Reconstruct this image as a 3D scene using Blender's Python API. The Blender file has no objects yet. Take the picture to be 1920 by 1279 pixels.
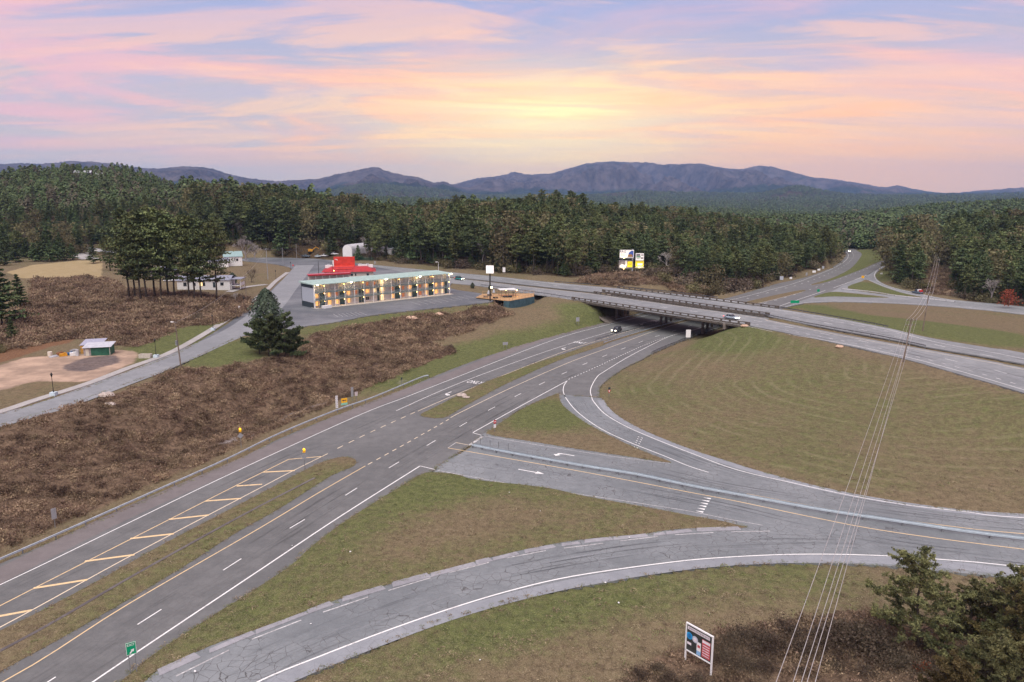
import bpy, bmesh, math, random
import numpy as np
from mathutils import Vector, Matrix, noise, geometry
random.seed(7); rng = np.random.default_rng(7)
R = math.radians
sc = bpy.context.scene
# ------------------------------------------------------------------ camera
FPX, YH, CAMZ = 1380.0, 372.0, 43.0            # focal length and horizon in 1920-wide pixels, height in metres
PITCH = math.atan((639.5-YH)/FPX)
cam_d = bpy.data.cameras.new('camera'); cam = bpy.data.objects.new('camera', cam_d)
sc.collection.objects.link(cam); sc.camera = cam
cam_d.sensor_width = 36; cam_d.lens = 36*FPX/1920; cam_d.clip_end = 60000; cam_d.clip_start = 0.5
cam.location = (0, 0, CAMZ); cam.rotation_euler = (math.pi/2-PITCH, 0, 0)
# ------------------------------------------------------------------ sky
SUN_ELEV, SUN_AZ = R(60), R(190)                 # azimuth from +Y towards +X
world = bpy.data.worlds.new('World'); sc.world = world; world.use_nodes = True
def build_sky():
    nt = world.node_tree; N = nt.nodes; L = nt.links; N.clear()
    def n(t, **k):
        o = N.new(t)
        for a, b in k.items(): setattr(o, a, b)
        return o
    def m(op, a, b=None, c=None, clamp=False):
        o = n('ShaderNodeMath', operation=op); o.use_clamp = clamp
        for i, v in enumerate((a, b, c)):
            if v is None: continue
            if isinstance(v, (int, float)): o.inputs[i].default_value = v
            else: L.new(v, o.inputs[i])
        return o.outputs[0]
    def mix(f, a, b, mode='MIX'):
        o = n('ShaderNodeMix', data_type='RGBA', blend_type=mode)
        for i, v in ((0, f), (6, a), (7, b)):
            if isinstance(v, (int, float)): o.inputs[i].default_value = v
            elif isinstance(v, tuple): o.inputs[i].default_value = (*v, 1)
            else: L.new(v, o.inputs[i])
        return o.outputs[2]
    def sm(x, a, b):
        o = n('ShaderNodeMapRange', interpolation_type='SMOOTHSTEP'); L.new(x, o.inputs[0])
        o.inputs[1].default_value = a; o.inputs[2].default_value = b; return o.outputs[0]
    tc = n('ShaderNodeTexCoord'); sp = n('ShaderNodeSeparateXYZ'); L.new(tc.outputs['Generated'], sp.inputs[0])
    x, y, z = sp.outputs
    el = m('DIVIDE', m('ARCSINE', z), math.pi/180)                    # elevation in degrees
    az = m('DIVIDE', m('ARCTAN2', x, y), math.pi/180)                 # azimuth from +Y, degrees
    # clear evening sky: mauve grey low, lavender blue above
    r1 = sm(el, 0.0, 6.5); r2 = sm(el, 6.0, 15.0); r3 = sm(el, 20.0, 60.0)
    base = mix(r1, SKY['low'], SKY['mid']); base = mix(r2, base, SKY['high']); base = mix(r3, base, SKY['zenith'])
    # warm afterglow around the place where the sun went down
    da = m('SUBTRACT', az, 2.5); de = m('SUBTRACT', el, 5.0)
    g = m('EXPONENT', m('MULTIPLY', -1.0, m('ADD', m('POWER', m('DIVIDE', da, 13.0), 2.0), m('POWER', m('DIVIDE', de, 4.2), 2.0))))
    g2 = m('EXPONENT', m('MULTIPLY', -1.0, m('ADD', m('POWER', m('DIVIDE', m('SUBTRACT', az, 24.0), 26.0), 2.0), m('POWER', m('DIVIDE', m('SUBTRACT', el, 2.0), 5.0), 2.0))))
    base = mix(m('MULTIPLY', g2, 0.8), base, SKY['peach'])
    base = mix(m('MULTIPLY', g, 0.7), base, SKY['yellow'])
    # streaked clouds, laid out on a flat deck overhead
    zz = m('ADD', m('MAXIMUM', z, 0.0), 0.10)
    u = m('DIVIDE', x, zz); v = m('DIVIDE', y, zz)
    cb = n('ShaderNodeCombineXYZ'); L.new(u, cb.inputs[0]); L.new(v, cb.inputs[1])
    def cloud(rot, sx, sy, scale, det, rough, dist, off):
        mp = n('ShaderNodeMapping'); mp.inputs['Rotation'].default_value = (0, 0, R(rot)); mp.inputs['Scale'].default_value = (sx, sy, 1)
        mp.inputs['Location'].default_value = off
        L.new(cb.outputs[0], mp.inputs[0]); t = n('ShaderNodeTexNoise', noise_dimensions='3D')
        t.inputs['Scale'].default_value = scale; t.inputs['Detail'].default_value = det; t.inputs['Roughness'].default_value = rough
        t.inputs['Distortion'].default_value = dist; L.new(mp.outputs[0], t.inputs[0]); return t.outputs['Fac']
    c1 = cloud(20, .42, .75, 1.0, 8, .62, .8, (3.1, 1.7, 0)); c2 = cloud(-22, .42, 1.0, 1.4, 9, .62, 1.1, (9.1, 4.0, 2))
    c3 = cloud(5, .25, 1.2, 3.0, 9, .65, .5, (1.1, 7.0, 5))
    m1 = sm(c1, .42, .58); m2 = sm(c2, .45, .60); m3 = sm(c3, .42, .68)
    fade = sm(el, .8, 5.0)
    # cloud colour: orange near the glow, rose pink away from it and higher up
    near = m('EXPONENT', m('MULTIPLY', -1.0, m('ADD', m('POWER', m('DIVIDE', da, 30.0), 2.0), m('POWER', m('DIVIDE', m('SUBTRACT', el, 4.0), 9.0), 2.0))))
    ccol = mix(sm(m('ADD', near, m('MULTIPLY', g2, .7)), 0.05, .95), SKY['rose'], SKY['orange'])
    sky = mix(m('MULTIPLY', m('MULTIPLY', m1, fade), .85), base, ccol)
    sky = mix(m('MULTIPLY', m('MULTIPLY', m2, fade), .6), sky, mix(near, SKY['pink'], SKY['gold']))
    sky = mix(m('MULTIPLY', m('MULTIPLY', m3, fade), .35), sky, SKY['lilac'])
    core = m('EXPONENT', m('MULTIPLY', -1.0, m('ADD', m('POWER', m('DIVIDE', m('SUBTRACT', az, 2.8), 9.0), 2.0), m('POWER', m('DIVIDE', m('SUBTRACT', el, 6.0), 2.6), 2.0))))
    sky = mix(m('MULTIPLY', core, m('ADD', .45, m('MULTIPLY', m2, .4))), sky, SKY['core'])
    # physical sky underneath
    ns = n('ShaderNodeTexSky', sky_type='NISHITA', sun_disc=False); ns.sun_elevation = SUN_ELEV; ns.sun_rotation = SUN_AZ
    b1 = n('ShaderNodeBackground'); L.new(ns.outputs[0], b1.inputs[0]); b1.inputs[1].default_value = 0.004
    b2 = n('ShaderNodeBackground'); L.new(sky, b2.inputs[0]); b2.inputs[1].default_value = 1.0
    ad = n('ShaderNodeAddShader'); L.new(b1.outputs[0], ad.inputs[0]); L.new(b2.outputs[0], ad.inputs[1])
    out = n('ShaderNodeOutputWorld'); L.new(ad.outputs[0], out.inputs[0])
SKY = dict(low=(.29,.25,.215), mid=(.25,.222,.245), high=(.145,.175,.29), zenith=(.12,.155,.23), peach=(.54,.275,.12), yellow=(.52,.38,.19),
           rose=(.385,.215,.245), pink=(.42,.225,.215), orange=(.54,.27,.125), gold=(.58,.36,.13), lilac=(.235,.215,.30), core=(.60,.50,.23))
build_sky()
sun_d = bpy.data.lights.new('sun', 'SUN'); sun = bpy.data.objects.new('sun', sun_d); sc.collection.objects.link(sun)
sun_d.energy = 1.5; sun_d.angle = R(60); sun_d.color = (1, 1, .93)
sun.rotation_euler = (math.pi/2-SUN_ELEV, 0, math.pi-SUN_AZ)
vs = sc.view_settings; vs.view_transform = 'Standard'; vs.look = 'None'; vs.gamma = 1; vs.exposure = 1.32; vs.use_curve_mapping = False
sc.render.engine = 'CYCLES'
sc.cycles.max_bounces = 5; sc.cycles.diffuse_bounces = 2; sc.cycles.glossy_bounces = 2; sc.cycles.transmission_bounces = 3
sc.cycles.transparent_max_bounces = 6; sc.cycles.volume_bounces = 0; sc.cycles.caustics_reflective = False; sc.cycles.caustics_refractive = False
# ------------------------------------------------------------------ survey helpers (picture bearing -> place on the ground)
SP, CP = math.sin(PITCH), math.cos(PITCH)
def ray(px, py):
    v = (py-639.5)/FPX; return ((px-960)/FPX, CP-v*SP, -(SP+v*CP))
def W(px, py, z=0.0):
    X, Y, D = ray(px, py); t = (z-CAMZ)/D; return Vector((X*t, Y*t, z))
def A(px, D, z=0.0):                       # at forward distance D
    return Vector((D*(px-960)/FPX*CP, D, z))
def EXT(pts):
    """carry roads on past the edges of the view"""
    out = []; n_ = len(pts); ok = lambda q: -55 < q[0] < 2040
    for i, p in enumerate(pts):
        q = next((pts[j] for j in (i-1, i+1) if 0 <= j < n_ and ok(pts[j])), None)
        if q is None and i in (0, n_-1) and ok(pts[-1-i if i == 0 else 0]): q = pts[-1] if i == 0 else pts[0]
        if ok(p) or q is None or abs(p[0]-q[0]) < 5: out.append(p); continue
        k = (380 if p[0] > 0 else 300)/abs(p[0]-q[0]); out.append((p[0]+(p[0]-q[0])*k, p[1]+max(min((p[1]-q[1])*k, 200), -150)))
    return out
def WL(pts, z=0.0): pts = EXT(pts); return [W(p[0], p[1], z) for p in pts]
def spline(pts, seg=6, closed=False):
    """Catmull-Rom through 2D/3D Vectors"""
    P_ = [Vector(p) for p in pts]; out = []; n_ = len(P_)
    for i in range(n_-1 if not closed else n_):
        p0 = P_[(i-1) % n_] if (closed or i > 0) else P_[0]; p1 = P_[i]; p2 = P_[(i+1) % n_]
        p3 = P_[(i+2) % n_] if (closed or i+2 < n_) else P_[-1]
        for k in range(seg):
            t = k/seg
            out.append(.5*((2*p1)+(p2-p0)*t+(2*p0-5*p1+4*p2-p3)*t*t+(3*p1-p0-3*p2+p3)*t**3))
    if not closed: out.append(P_[-1])
    return out
# ------------------------------------------------------------------ materials
MATS = {}
class NT:
    def __init__(s, name):
        s.m = bpy.data.materials.new(name); s.m.use_nodes = True; s.t = s.m.node_tree; s.N = s.t.nodes; s.L = s.t.links
        s.b = s.N['Principled BSDF']; s.b.inputs['Specular IOR Level'].default_value = .25; s.b.inputs['Roughness'].default_value = .8
        s._co = None
    def n(s, t, **k):
        o = s.N.new(t)
        for a, b in k.items(): setattr(o, a, b)
        return o
    def co(s):
        if s._co is None: s._co = s.n('ShaderNodeNewGeometry').outputs['Position']
        return s._co
    def obj(s): return s.n('ShaderNodeTexCoord').outputs['Object']
    def set(s, node, i, v):
        if v is None: return
        if isinstance(v, (int, float)): node.inputs[i].default_value = v
        elif isinstance(v, tuple): node.inputs[i].default_value = (*v, 1) if len(v) == 3 and len(node.inputs[i].default_value) == 4 else v
        else: s.L.new(v, node.inputs[i])
    def noise(s, scale, det=4, rough=.55, co=None, dist=0, sc3=None, out='Fac'):
        t = s.n('ShaderNodeTexNoise'); t.inputs['Scale'].default_value = scale; t.inputs['Detail'].default_value = det
        t.inputs['Roughness'].default_value = rough; t.inputs['Distortion'].default_value = dist
        c = co or s.co()
        if sc3:
            mp = s.n('ShaderNodeMapping'); mp.inputs['Scale'].default_value = sc3[:3]
            if len(sc3) > 3: mp.inputs['Rotation'].default_value = (0, 0, sc3[3])
            s.L.new(c, mp.inputs[0]); c = mp.outputs[0]
        s.L.new(c, t.inputs[0]); return t.outputs[out]
    def math(s, op, a, b=None, c=None, clamp=False):
        o = s.n('ShaderNodeMath', operation=op); o.use_clamp = clamp
        for i, v in enumerate((a, b, c)): s.set(o, i, v)
        return o.outputs[0]
    def sm(s, x, a, b, lo=0.0, hi=1.0, kind='SMOOTHSTEP'):
        o = s.n('ShaderNodeMapRange', interpolation_type=kind); s.set(o, 0, x); s.set(o, 1, float(a)); s.set(o, 2, float(b)); s.set(o, 3, lo); s.set(o, 4, hi); return o.outputs[0]
    def mix(s, f, a, b, mode='MIX'):
        o = s.n('ShaderNodeMix', data_type='RGBA', blend_type=mode); s.set(o, 0, f); s.set(o, 6, a); s.set(o, 7, b); return o.outputs[2]
    def attr(s, name):
        a = s.n('ShaderNodeAttribute'); a.attribute_name = name; return a
    def bump(s, h, strength=.3, dist=.05):
        b = s.n('ShaderNodeBump'); b.inputs['Strength'].default_value = strength; b.inputs['Distance'].default_value = dist
        s.L.new(h, b.inputs['Height']); s.L.new(b.outputs[0], s.b.inputs['Normal'])
    def col(s, c): s.set(s.b, 'Base Color', c) if not isinstance(c, tuple) else setattr(s.b.inputs['Base Color'], 'default_value', (*c, 1))
def mat(name, col, rough=.7, metal=0.0, var=.12, scale=3.0, spec=.25, emit=None, estr=0.0, dirt=None):
    """painted / plain material with procedural unevenness"""
    if name in MATS: return MATS[name]
    t = NT(name); n1 = t.noise(scale, 5, .6, co=t.obj()); n2 = t.noise(scale*7, 3, .6, co=t.obj())
    f = t.math('ADD', t.math('MULTIPLY', n1, .7), t.math('MULTIPLY', n2, .3))
    a = tuple(c*(1-var*1.6) for c in col); b = tuple(min(1, c*(1+var*1.2)) for c in col)
    if dirt: a = tuple(c*.5+d*.5 for c, d in zip(a, dirt))
    t.L.new(t.mix(t.sm(f, .35, .65), a, b), t.b.inputs['Base Color'])
    t.b.inputs['Roughness'].default_value = rough; t.b.inputs['Metallic'].default_value = metal; t.b.inputs['Specular IOR Level'].default_value = spec
    if emit: t.b.inputs['Emission Color'].default_value = (*emit, 1); t.b.inputs['Emission Strength'].default_value = estr
    MATS[name] = t.m; return t.m
# ------------------------------------------------------------------ object helpers
COL = sc.collection
def link(o, parent=None):
    COL.objects.link(o)
    if parent is not None: o.parent = parent
    return o
def tag(o, label=None, cat=None, group=None, kind=None):
    if label: o['label'] = label
    if cat: o['category'] = cat
    if group: o['group'] = group
    if kind: o['kind'] = kind
    return o
def empty(name, loc=(0, 0, 0), rz=0.0, label=None, cat=None, group=None):
    o = bpy.data.objects.new(name, None); o.empty_display_size = .5; o.location = loc; o.rotation_euler = (0, 0, rz)
    link(o); tag(o, label, cat, group); return o
class MB:
    """collects boxes, tubes and faces into one mesh"""
    def __init__(s): s.v = []; s.f = []; s.mi = []
    def add(s, vs_, fs, mi=0):
        b = len(s.v); s.v += [tuple(v) for v in vs_]; s.f += [tuple(i+b for i in f) for f in fs]; s.mi += [mi]*len(fs); return s
    def box(s, c, d, rz=0.0, mi=0, tilt=None):
        hx, hy, hz = d[0]/2, d[1]/2, d[2]/2
        M_ = Matrix.Translation(c) @ Matrix.Rotation(rz, 4, 'Z')
        if tilt: M_ = M_ @ tilt
        vs_ = [M_ @ Vector((a*hx, b*hy, e*hz)) for a in (-1, 1) for b in (-1, 1) for e in (-1, 1)]
        return s.add(vs_, [(0, 1, 3, 2), (4, 6, 7, 5), (0, 4, 5, 1), (2, 3, 7, 6), (0, 2, 6, 4), (1, 5, 7, 3)], mi)
    def tube(s, pts, r, n=8, mi=0, cap=True, r2=None):
        pts = [Vector(p) for p in pts]; m_ = len(pts); rings = []
        rs = r if isinstance(r, (list, tuple)) else [r+((r2-r)*i/(m_-1) if r2 is not None else 0) for i in range(m_)]
        for i, p in enumerate(pts):
            d = (pts[min(i+1, m_-1)]-pts[max(i-1, 0)]).normalized()
            a = d.orthogonal().normalized() if abs(d.z) < .99 else Vector((1, 0, 0))
            if abs(d.z) < .99: a = d.cross(Vector((0, 0, 1))).normalized()
            b = d.cross(a)
            rings.append([p+(a*math.cos(2*math.pi*k/n)+b*math.sin(2*math.pi*k/n))*rs[i] for k in range(n)])
        fs = [(i*n+k, i*n+(k+1) % n, (i+1)*n+(k+1) % n, (i+1)*n+k) for i in range(m_-1) for k in range(n)]
        if cap: fs += [tuple(range(n-1, -1, -1)), tuple((m_-1)*n+k for k in range(n))]
        return s.add([v for r_ in rings for v in r_], fs, mi)
    def prism(s, poly, z0, z1, mi=0):
        n = len(poly); vs_ = [(p[0], p[1], z0) for p in poly]+[(p[0], p[1], z1) for p in poly]
        return s.add(vs_, [tuple(range(n-1, -1, -1)), tuple(range(n, 2*n))]+[(i, (i+1) % n, n+(i+1) % n, n+i) for i in range(n)], mi)
    def extrude(s, prof, y0, y1, mi=0):
        """profile in x,z swept along y"""
        n = len(prof); vs_ = [(p[0], y0, p[1]) for p in prof]+[(p[0], y1, p[1]) for p in prof]
        return s.add(vs_, [tuple(range(n)), tuple(range(2*n-1, n-1, -1))]+[(i, n+i, n+(i+1) % n, (i+1) % n) for i in range(n)], mi)
    def ball(s, c, r, seg=8, ring=5, mi=0, sq=(1, 1, 1)):
        vs_ = [(c[0], c[1], c[2]-r*sq[2])]
        for i in range(1, ring):
            a = -math.pi/2+math.pi*i/ring
            vs_ += [(c[0]+r*sq[0]*math.cos(a)*math.cos(2*math.pi*k/seg), c[1]+r*sq[1]*math.cos(a)*math.sin(2*math.pi*k/seg), c[2]+r*sq[2]*math.sin(a)) for k in range(seg)]
        vs_.append((c[0], c[1], c[2]+r*sq[2])); fs = [(0, 1+(k+1) % seg, 1+k) for k in range(seg)]
        for i in range(ring-2): fs += [(1+i*seg+k, 1+i*seg+(k+1) % seg, 1+(i+1)*seg+(k+1) % seg, 1+(i+1)*seg+k) for k in range(seg)]
        t = len(vs_)-1; fs += [(1+(ring-2)*seg+k, 1+(ring-2)*seg+(k+1) % seg, t) for k in range(seg)]
        return s.add(vs_, fs, mi)
    def mesh(s, name, mats, smooth=False):
        me = bpy.data.meshes.new(name); me.from_pydata(s.v, [], s.f)
        for m_ in (mats if isinstance(mats, (list, tuple)) else [mats]): me.materials.append(m_)
        if max(s.mi, default=0) > 0: me.polygons.foreach_set('material_index', s.mi)
        if smooth: me.polygons.foreach_set('use_smooth', [True]*len(s.f))
        me.update(); return me
    def build(s, name, mats, parent=None, smooth=False, loc=None, rz=None):
        o = bpy.data.objects.new(name, s.mesh(name, mats, smooth))
        if loc is not None: o.location = loc
        if rz is not None: o.rotation_euler = (0, 0, rz)
        return link(o, parent)
def inst(name, me, parent=None, loc=(0, 0, 0), rz=0.0, scale=None):
    o = bpy.data.objects.new(name, me); o.location = loc; o.rotation_euler = (0, 0, rz)
    if scale is not None: o.scale = scale if isinstance(scale, (tuple, list)) else (scale,)*3
    return link(o, parent)
def np_mesh(name, V, F, mats, smooth=False, mi=None):
    me = bpy.data.meshes.new(name); V = np.asarray(V, np.float32); F = np.asarray(F, np.int32); k = F.shape[1]
    me.vertices.add(len(V)); me.vertices.foreach_set('co', V.ravel())
    me.loops.add(F.size); me.loops.foreach_set('vertex_index', F.ravel())
    me.polygons.add(len(F)); me.polygons.foreach_set('loop_start', np.arange(0, F.size, k, dtype=np.int32))
    for m_ in (mats if isinstance(mats, (list, tuple)) else [mats]): me.materials.append(m_)
    if mi is not None: me.polygons.foreach_set('material_index', np.asarray(mi, np.int32))
    me.update(calc_edges=True)
    if smooth: me.polygons.foreach_set('use_smooth', [True]*len(F))
    return me
def text_mesh(name, s, size, m_, extrude=.004, align='CENTER'):
    c = bpy.data.curves.new(name, 'FONT'); c.body = s; c.size = size; c.extrude = extrude; c.align_x = align; c.align_y = 'CENTER'; c.resolution_u = 2
    o = bpy.data.objects.new(name, c); COL.objects.link(o); dg = bpy.context.evaluated_depsgraph_get(); dg.update()
    me = bpy.data.meshes.new_from_object(o.evaluated_get(dg)); me.name = name; me.materials.clear(); me.materials.append(m_)
    bpy.data.objects.remove(o); bpy.data.curves.remove(c); return me
def copy_thing(root, loc, rz, label=None, group=None):
    def cp(o, par):
        c = o.copy(); COL.objects.link(c)
        if par is not None: c.parent = par
        for ch in kids.get(o.name, ()): cp(ch, c)
        return c
    kids = {}
    def gather(o):
        for ch in o.children: kids.setdefault(o.name, []).append(ch); gather(ch)
    gather(root); r = cp(root, None); r.location = loc; r.rotation_euler = (0, 0, rz)
    if label: r['label'] = label
    if group: r['group'] = group
    return r
def inside(px, py, poly):
    """vectorised even-odd test"""
    P_ = np.array([(p[0], p[1]) for p in poly]); px = np.asarray(px); py = np.asarray(py); r_ = np.zeros(px.shape, bool)
    x0, y0 = P_.min(0); x1, y1 = P_.max(0); sel = (px >= x0) & (px <= x1) & (py >= y0) & (py <= y1)
    if not sel.any(): return r_
    ax, ay = px[sel], py[sel]; ins = np.zeros(ax.shape, bool); j = len(P_)-1
    for i in range(len(P_)):
        xi, yi = P_[i]; xj, yj = P_[j]
        if yi != yj: ins ^= ((yi > ay) != (yj > ay)) & (ax < (xj-xi)*(ay-yi)/(yj-yi)+xi)
        j = i
    r_[sel] = ins; return r_
# ================================================================== surveyed outlines (bearings read off the picture)
UZ = 6.8                                       # height of the upper highway and the motel plateau above the lower highway
LOW_OUT = [(-90,1096),(0,1057),(160,988),(430,869),(525,822),(632,778),(700,753),(785,718),(845,693),(925,664),(1025,635),(1125,608),(1155,601),(1215,587.5),(1290,572),(1367,558),(1455,532.5),(1490,525),(1530,513.8),(1560,501),(1576,491),(1584,482),(1585,475),(1578,468)]
LOW_IN = [(1600,466),(1617,471),(1665,481),(1673,489),(1640,508),(1625,516),(1590,540),(1560,552),(1515,567),(1472,577),(1415,592),(1342,617),(1315,626),(1287,636),(1230,660),(1200,676),(1175,688),(1150,704),(1132,718),(1124,728),(1124,745),(1055,741),(1043,738.8),(970,770),(915,812),(820,876),(811.6,884.4),(786.3,891.4),(744,916.8),(693.4,947.8),(637,984.4),(580.8,1028),(545.6,1060),(480,1104),(304.7,1215.5),(225,1279),(120,1360),(-90,1500)]
RAMP = [(820,876),(880,840),(905,814),(950,790),(1045,740),(1055,740),(1122.8,746),(1129,749),(1150,772.6),(1183,795),(1220,812.6),(1300,844),(1357,862),(1452.5,892),(1558.7,918.4),(1665,939.7),(1771,953.8),(1920,965.5),(2060,970),(2060,1108),(1920,1088),(1842,1078),(1736,1069),(1647,1060),(1488,1055.5),(1346,1062),(1239,1074),(1113,1096),(994.7,1116),(895.7,1142),(796.7,1173.6),(678,1225),(547,1279),(400,1350),(200,1440),(150,1400),(330,1230),(480,1150),(750,960)]
UP_NEAR = [(640,514),(760,524),(845,531),(902.5,537),(1000,551),(1087.5,563.5),(1155,573.5),(1235,586),(1377.5,606),(1415,612.5),(1559.5,641.5),(1655,663),(1715,678),(1800,702),(1920,737),(2060,781)]
UP_FAR = [(2060,690),(1920,662),(1858,652.5),(1740,632.8),(1665,615),(1559.5,595),(1442.5,576.5),(1345,560),(1205,545),(1080,533.7),(1000,526),(915,517),(765,503),(665,493)]
MED_UP = [(760,511),(883,522.8),(1000,535.5),(1120,548.3),(1131,547.5),(1417,585.5),(1440,592.7),(1565,617.8),(1690,640),(1735,650),(1855,670),(1920,682),(2060,706)]
MED_LO = [(2060,716),(1920,690),(1865,678.5),(1690,647),(1565,624),(1440,599.5),(1413,592),(1133,552),(1117,551),(1000,538.5),(883,525),(760,512.4)]
LOT = [(470,483),(567.6,484),(620,487.7),(665,493),(720,503.5),(800,516),(845,526),(845,541),(900,550),(925,564),(880,571.3),(775,582.5),(700,591),(625,605),(555,615),(505,632),(463,629),(425.5,641.3),(335,685),(250,715),(125,759),(0,796.5),(-60,815),(-60,797),(0,779),(75,754),(175,722.7),(250,694),(338,660),(425.5,607.5),(480,567.5),(507.6,545),(522.6,530.3),(545,513),(549,506),(538,500),(505,494),(455,489)]
FARR = [(1470,576),(1517.6,559),(1557,547.7),(1590,530),(1625,516.4),(1640,508),(1671.5,489),(1664,495),(1657.7,501),(1644,511),(1641.5,519),(1652.7,530),(1677.7,540),(1712.8,547.7),(1765,559),(1815,565),(1920,575),(2060,590),(2060,607),(1920,590),(1790,576.5),(1690,570),(1580,566),(1515,568),(1490,571)]
ISLE = {
 'median_far_left': [(1440,556.4),(1497.6,544.7),(1507.6,546.4),(1440,564),(1402,571.5),(1390,570),(1395,567)],
 'median_far_right': [(1522.6,532.7),(1560,521.4),(1595,503.5),(1612.7,483.5),(1615,474.9),(1605,469),(1617,471),(1660,481.5),(1627.7,500),(1565,524),(1530,533.5)],
 'green_far_upper': [(1590,541),(1615,528),(1626,525),(1652.7,536.5),(1690,549),(1730,557.7),(1677.7,554.5)],
 'green_far_lower': [(1525,557.7),(1557.6,547.7),(1600,550),(1665,557.5),(1640,558),(1565,556)],
 'median_near': [(-90,1222),(0,1182.7),(163.8,1100),(320,1013),(480,930),(561,887),(600,868),(637,857.7),(654,857.7),(667,863),(662.4,874.5),(620,893),(524.5,953.4),(440,1001),(327.6,1073),(131,1187.7),(0,1259.7),(-90,1310)],
 'median_middle': [(789,777),(815,764),(896,723),(960,698),(1000,682.5),(1075,658),(1112,645),(1175,628),(1232,613),(1300,596),(1330,590),(1336,592),(1280,604),(1225,618),(1150,640),(1122,651),(1050,675),(955,717),(896,748),(850,774),(831,783.5),(803,783)],
 'triangle_small': [(1045,738.8),(1049,747.6),(1057.7,762.6),(1090,787.6),(1120,805),(1170,830),(1215,850),(1258,867.7),(1170,855),(1070,840),(995,827.6),(915,813.9),(930,800),(970,772),(1010,752)],
 'triangle_big': [(786.3,891.4),(811.6,885.5),(856.7,890),(895,900),(1020,914),(1095,930),(1220,952.8),(1300,967.8),(1353,977),(1381.6,984),(1400,989),(1360,990.5),(1293,991),(1240,995.8),(1208,1001),(1074,1014),(955,1037),(836,1068),(737,1094),(670,1112),(579,1144),(480,1181),(393,1212),(295,1258),(255,1279),(120,1350),(60,1400),(225,1279),(304.7,1215.5),(480,1104),(545.6,1060),(580.8,1028),(637,984.4),(693.4,947.8),(744,916.8)],
}
low_w = spline(WL(LOW_OUT), 4)+spline(WL(LOW_IN[:20]), 4)+WL(LOW_IN[20:23])+spline(WL(LOW_IN[23:]), 4)
ramp_w = spline(WL(RAMP), 4, True)
far_w = spline(WL(FARR), 3, True)
isle_w = {k: spline(WL(v), 4, True) for k, v in ISLE.items()}
upn_w, upf_w = spline(WL(UP_NEAR, UZ), 4), spline(WL(UP_FAR, UZ), 4)
mu_w, ml_w = spline(WL(MED_UP, UZ), 4), spline(WL(MED_LO, UZ), 4)
near_car = upn_w+ml_w                          # near carriageway
far_car = upf_w+[p for p in mu_w]
def _order_far():                              # far carriageway outline: far edge (right to left), then near edge (left to right)
    return upf_w+mu_w
far_car = _order_far()
lot_w = spline(WL(LOT, UZ), 3, True)
# bridge ends along the upper highway
BL, BR = W(1090, 563.8, UZ), W(1385, 607.3, UZ)
udir = (BR-BL); udir.z = 0; BLEN = udir.length; udir.normalize(); unrm = Vector((-udir.y, udir.x, 0))
if unrm.y < 0: unrm = -unrm
def on_bridge(x, y, pad=0.0):                  # between the abutments (skewed like the road below)
    sk = .35
    s_ = (x-BL.x)*udir.x+(y-BL.y)*udir.y; q = (x-BL.x)*unrm.x+(y-BL.y)*unrm.y
    return (s_+sk*q > pad-2) & (s_+sk*q < BLEN-pad+2)
# ------------------------------------------------------------------ ground heights
ctrl = []
def C(px, py, z): p = W(px, py, z); ctrl.append((p.x, p.y, z))
def CA(px, D, z): p = A(px, D); ctrl.append((p.x, p.y, z))
def sample(poly, z, step=7.0, skip=None):
    acc = 1e9
    for i in range(len(poly)):
        a, b = poly[i-1] if i else poly[-1], poly[i]; acc += (Vector(b)-Vector(a)).length
        if acc >= step and (skip is None or not skip(b)): ctrl.append((b.x, b.y, z)); acc = 0
sample(low_w, 0, 9); sample(ramp_w, 0, 9); sample(far_w, 0, 9); sample(lot_w, UZ, 8)
for k in ('triangle_big', 'median_near'): sample(isle_w[k], 0, 14)
ob = lambda p: bool(on_bridge(p.x, p.y, -1))
sample(upn_w, UZ, 8, ob); sample(upf_w, UZ, 9, ob)
for i in range(0, len(mu_w), 3):
    if not ob(mu_w[i]): ctrl.append((mu_w[i].x, mu_w[i].y, UZ-.4))
# loop field: bowl falling away from the upper highway
for a in [(1430,625,6.6),(1560,655,6.4),(1700,690,6.6),(1860,735,6.3),(1330,640,3.2),(1400,660,4.6),(1500,690,4.8),(1650,720,5.0),(1800,760,4.8),(1920,790,4.8),(1250,680,1.4),(1220,720,1.0),(1330,720,1.9),(1450,750,2.0),(1600,780,2.4),(1800,830,2.2),(1950,850,2.2),(1200,770,.6),(1300,800,.7),(1450,840,.8),(1600,870,.9),(1800,910,.9),(1950,930,.8)]: C(*a)
# kudzu slope below the left road, ditch by the highway
for a in [(0,830,6.2),(130,785,6.2),(260,735,6.3),(360,690,6.5),(440,672,6.6),(0,870,4.6),(150,830,4.2),(300,775,4.2),(420,730,4.4),(520,700,4.6),(0,960,1.0),(150,905,.4),(300,855,-1.4),(400,815,-1.9),(480,785,-2.1),(560,762,-1.6),(640,735,-.6),(0,1010,-.5),(150,945,-.7),(300,885,-.7),(430,842,-.5),(560,790,-.4),(700,722,-.2),(780,690,0),
          (585,635,6.2),(650,612,6.4),(720,598,6.5),(800,588,6.5),(880,577,6.6),(590,660,5.0),(560,690,4.0),(660,640,4.6),(740,622,4.0),(830,604,4.2),(900,592,4.6),(650,690,1.6),(720,665,1.5),(790,650,1.2),(850,655,.4),(880,628,2.0),(940,600,4.2),(985,585,4.6),(1040,575,5.6),(960,640,1.2),(1040,612,2.0),(1090,585,4.2),(1100,600,1.6),(1060,570,6.2)]: C(*a)
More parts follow.
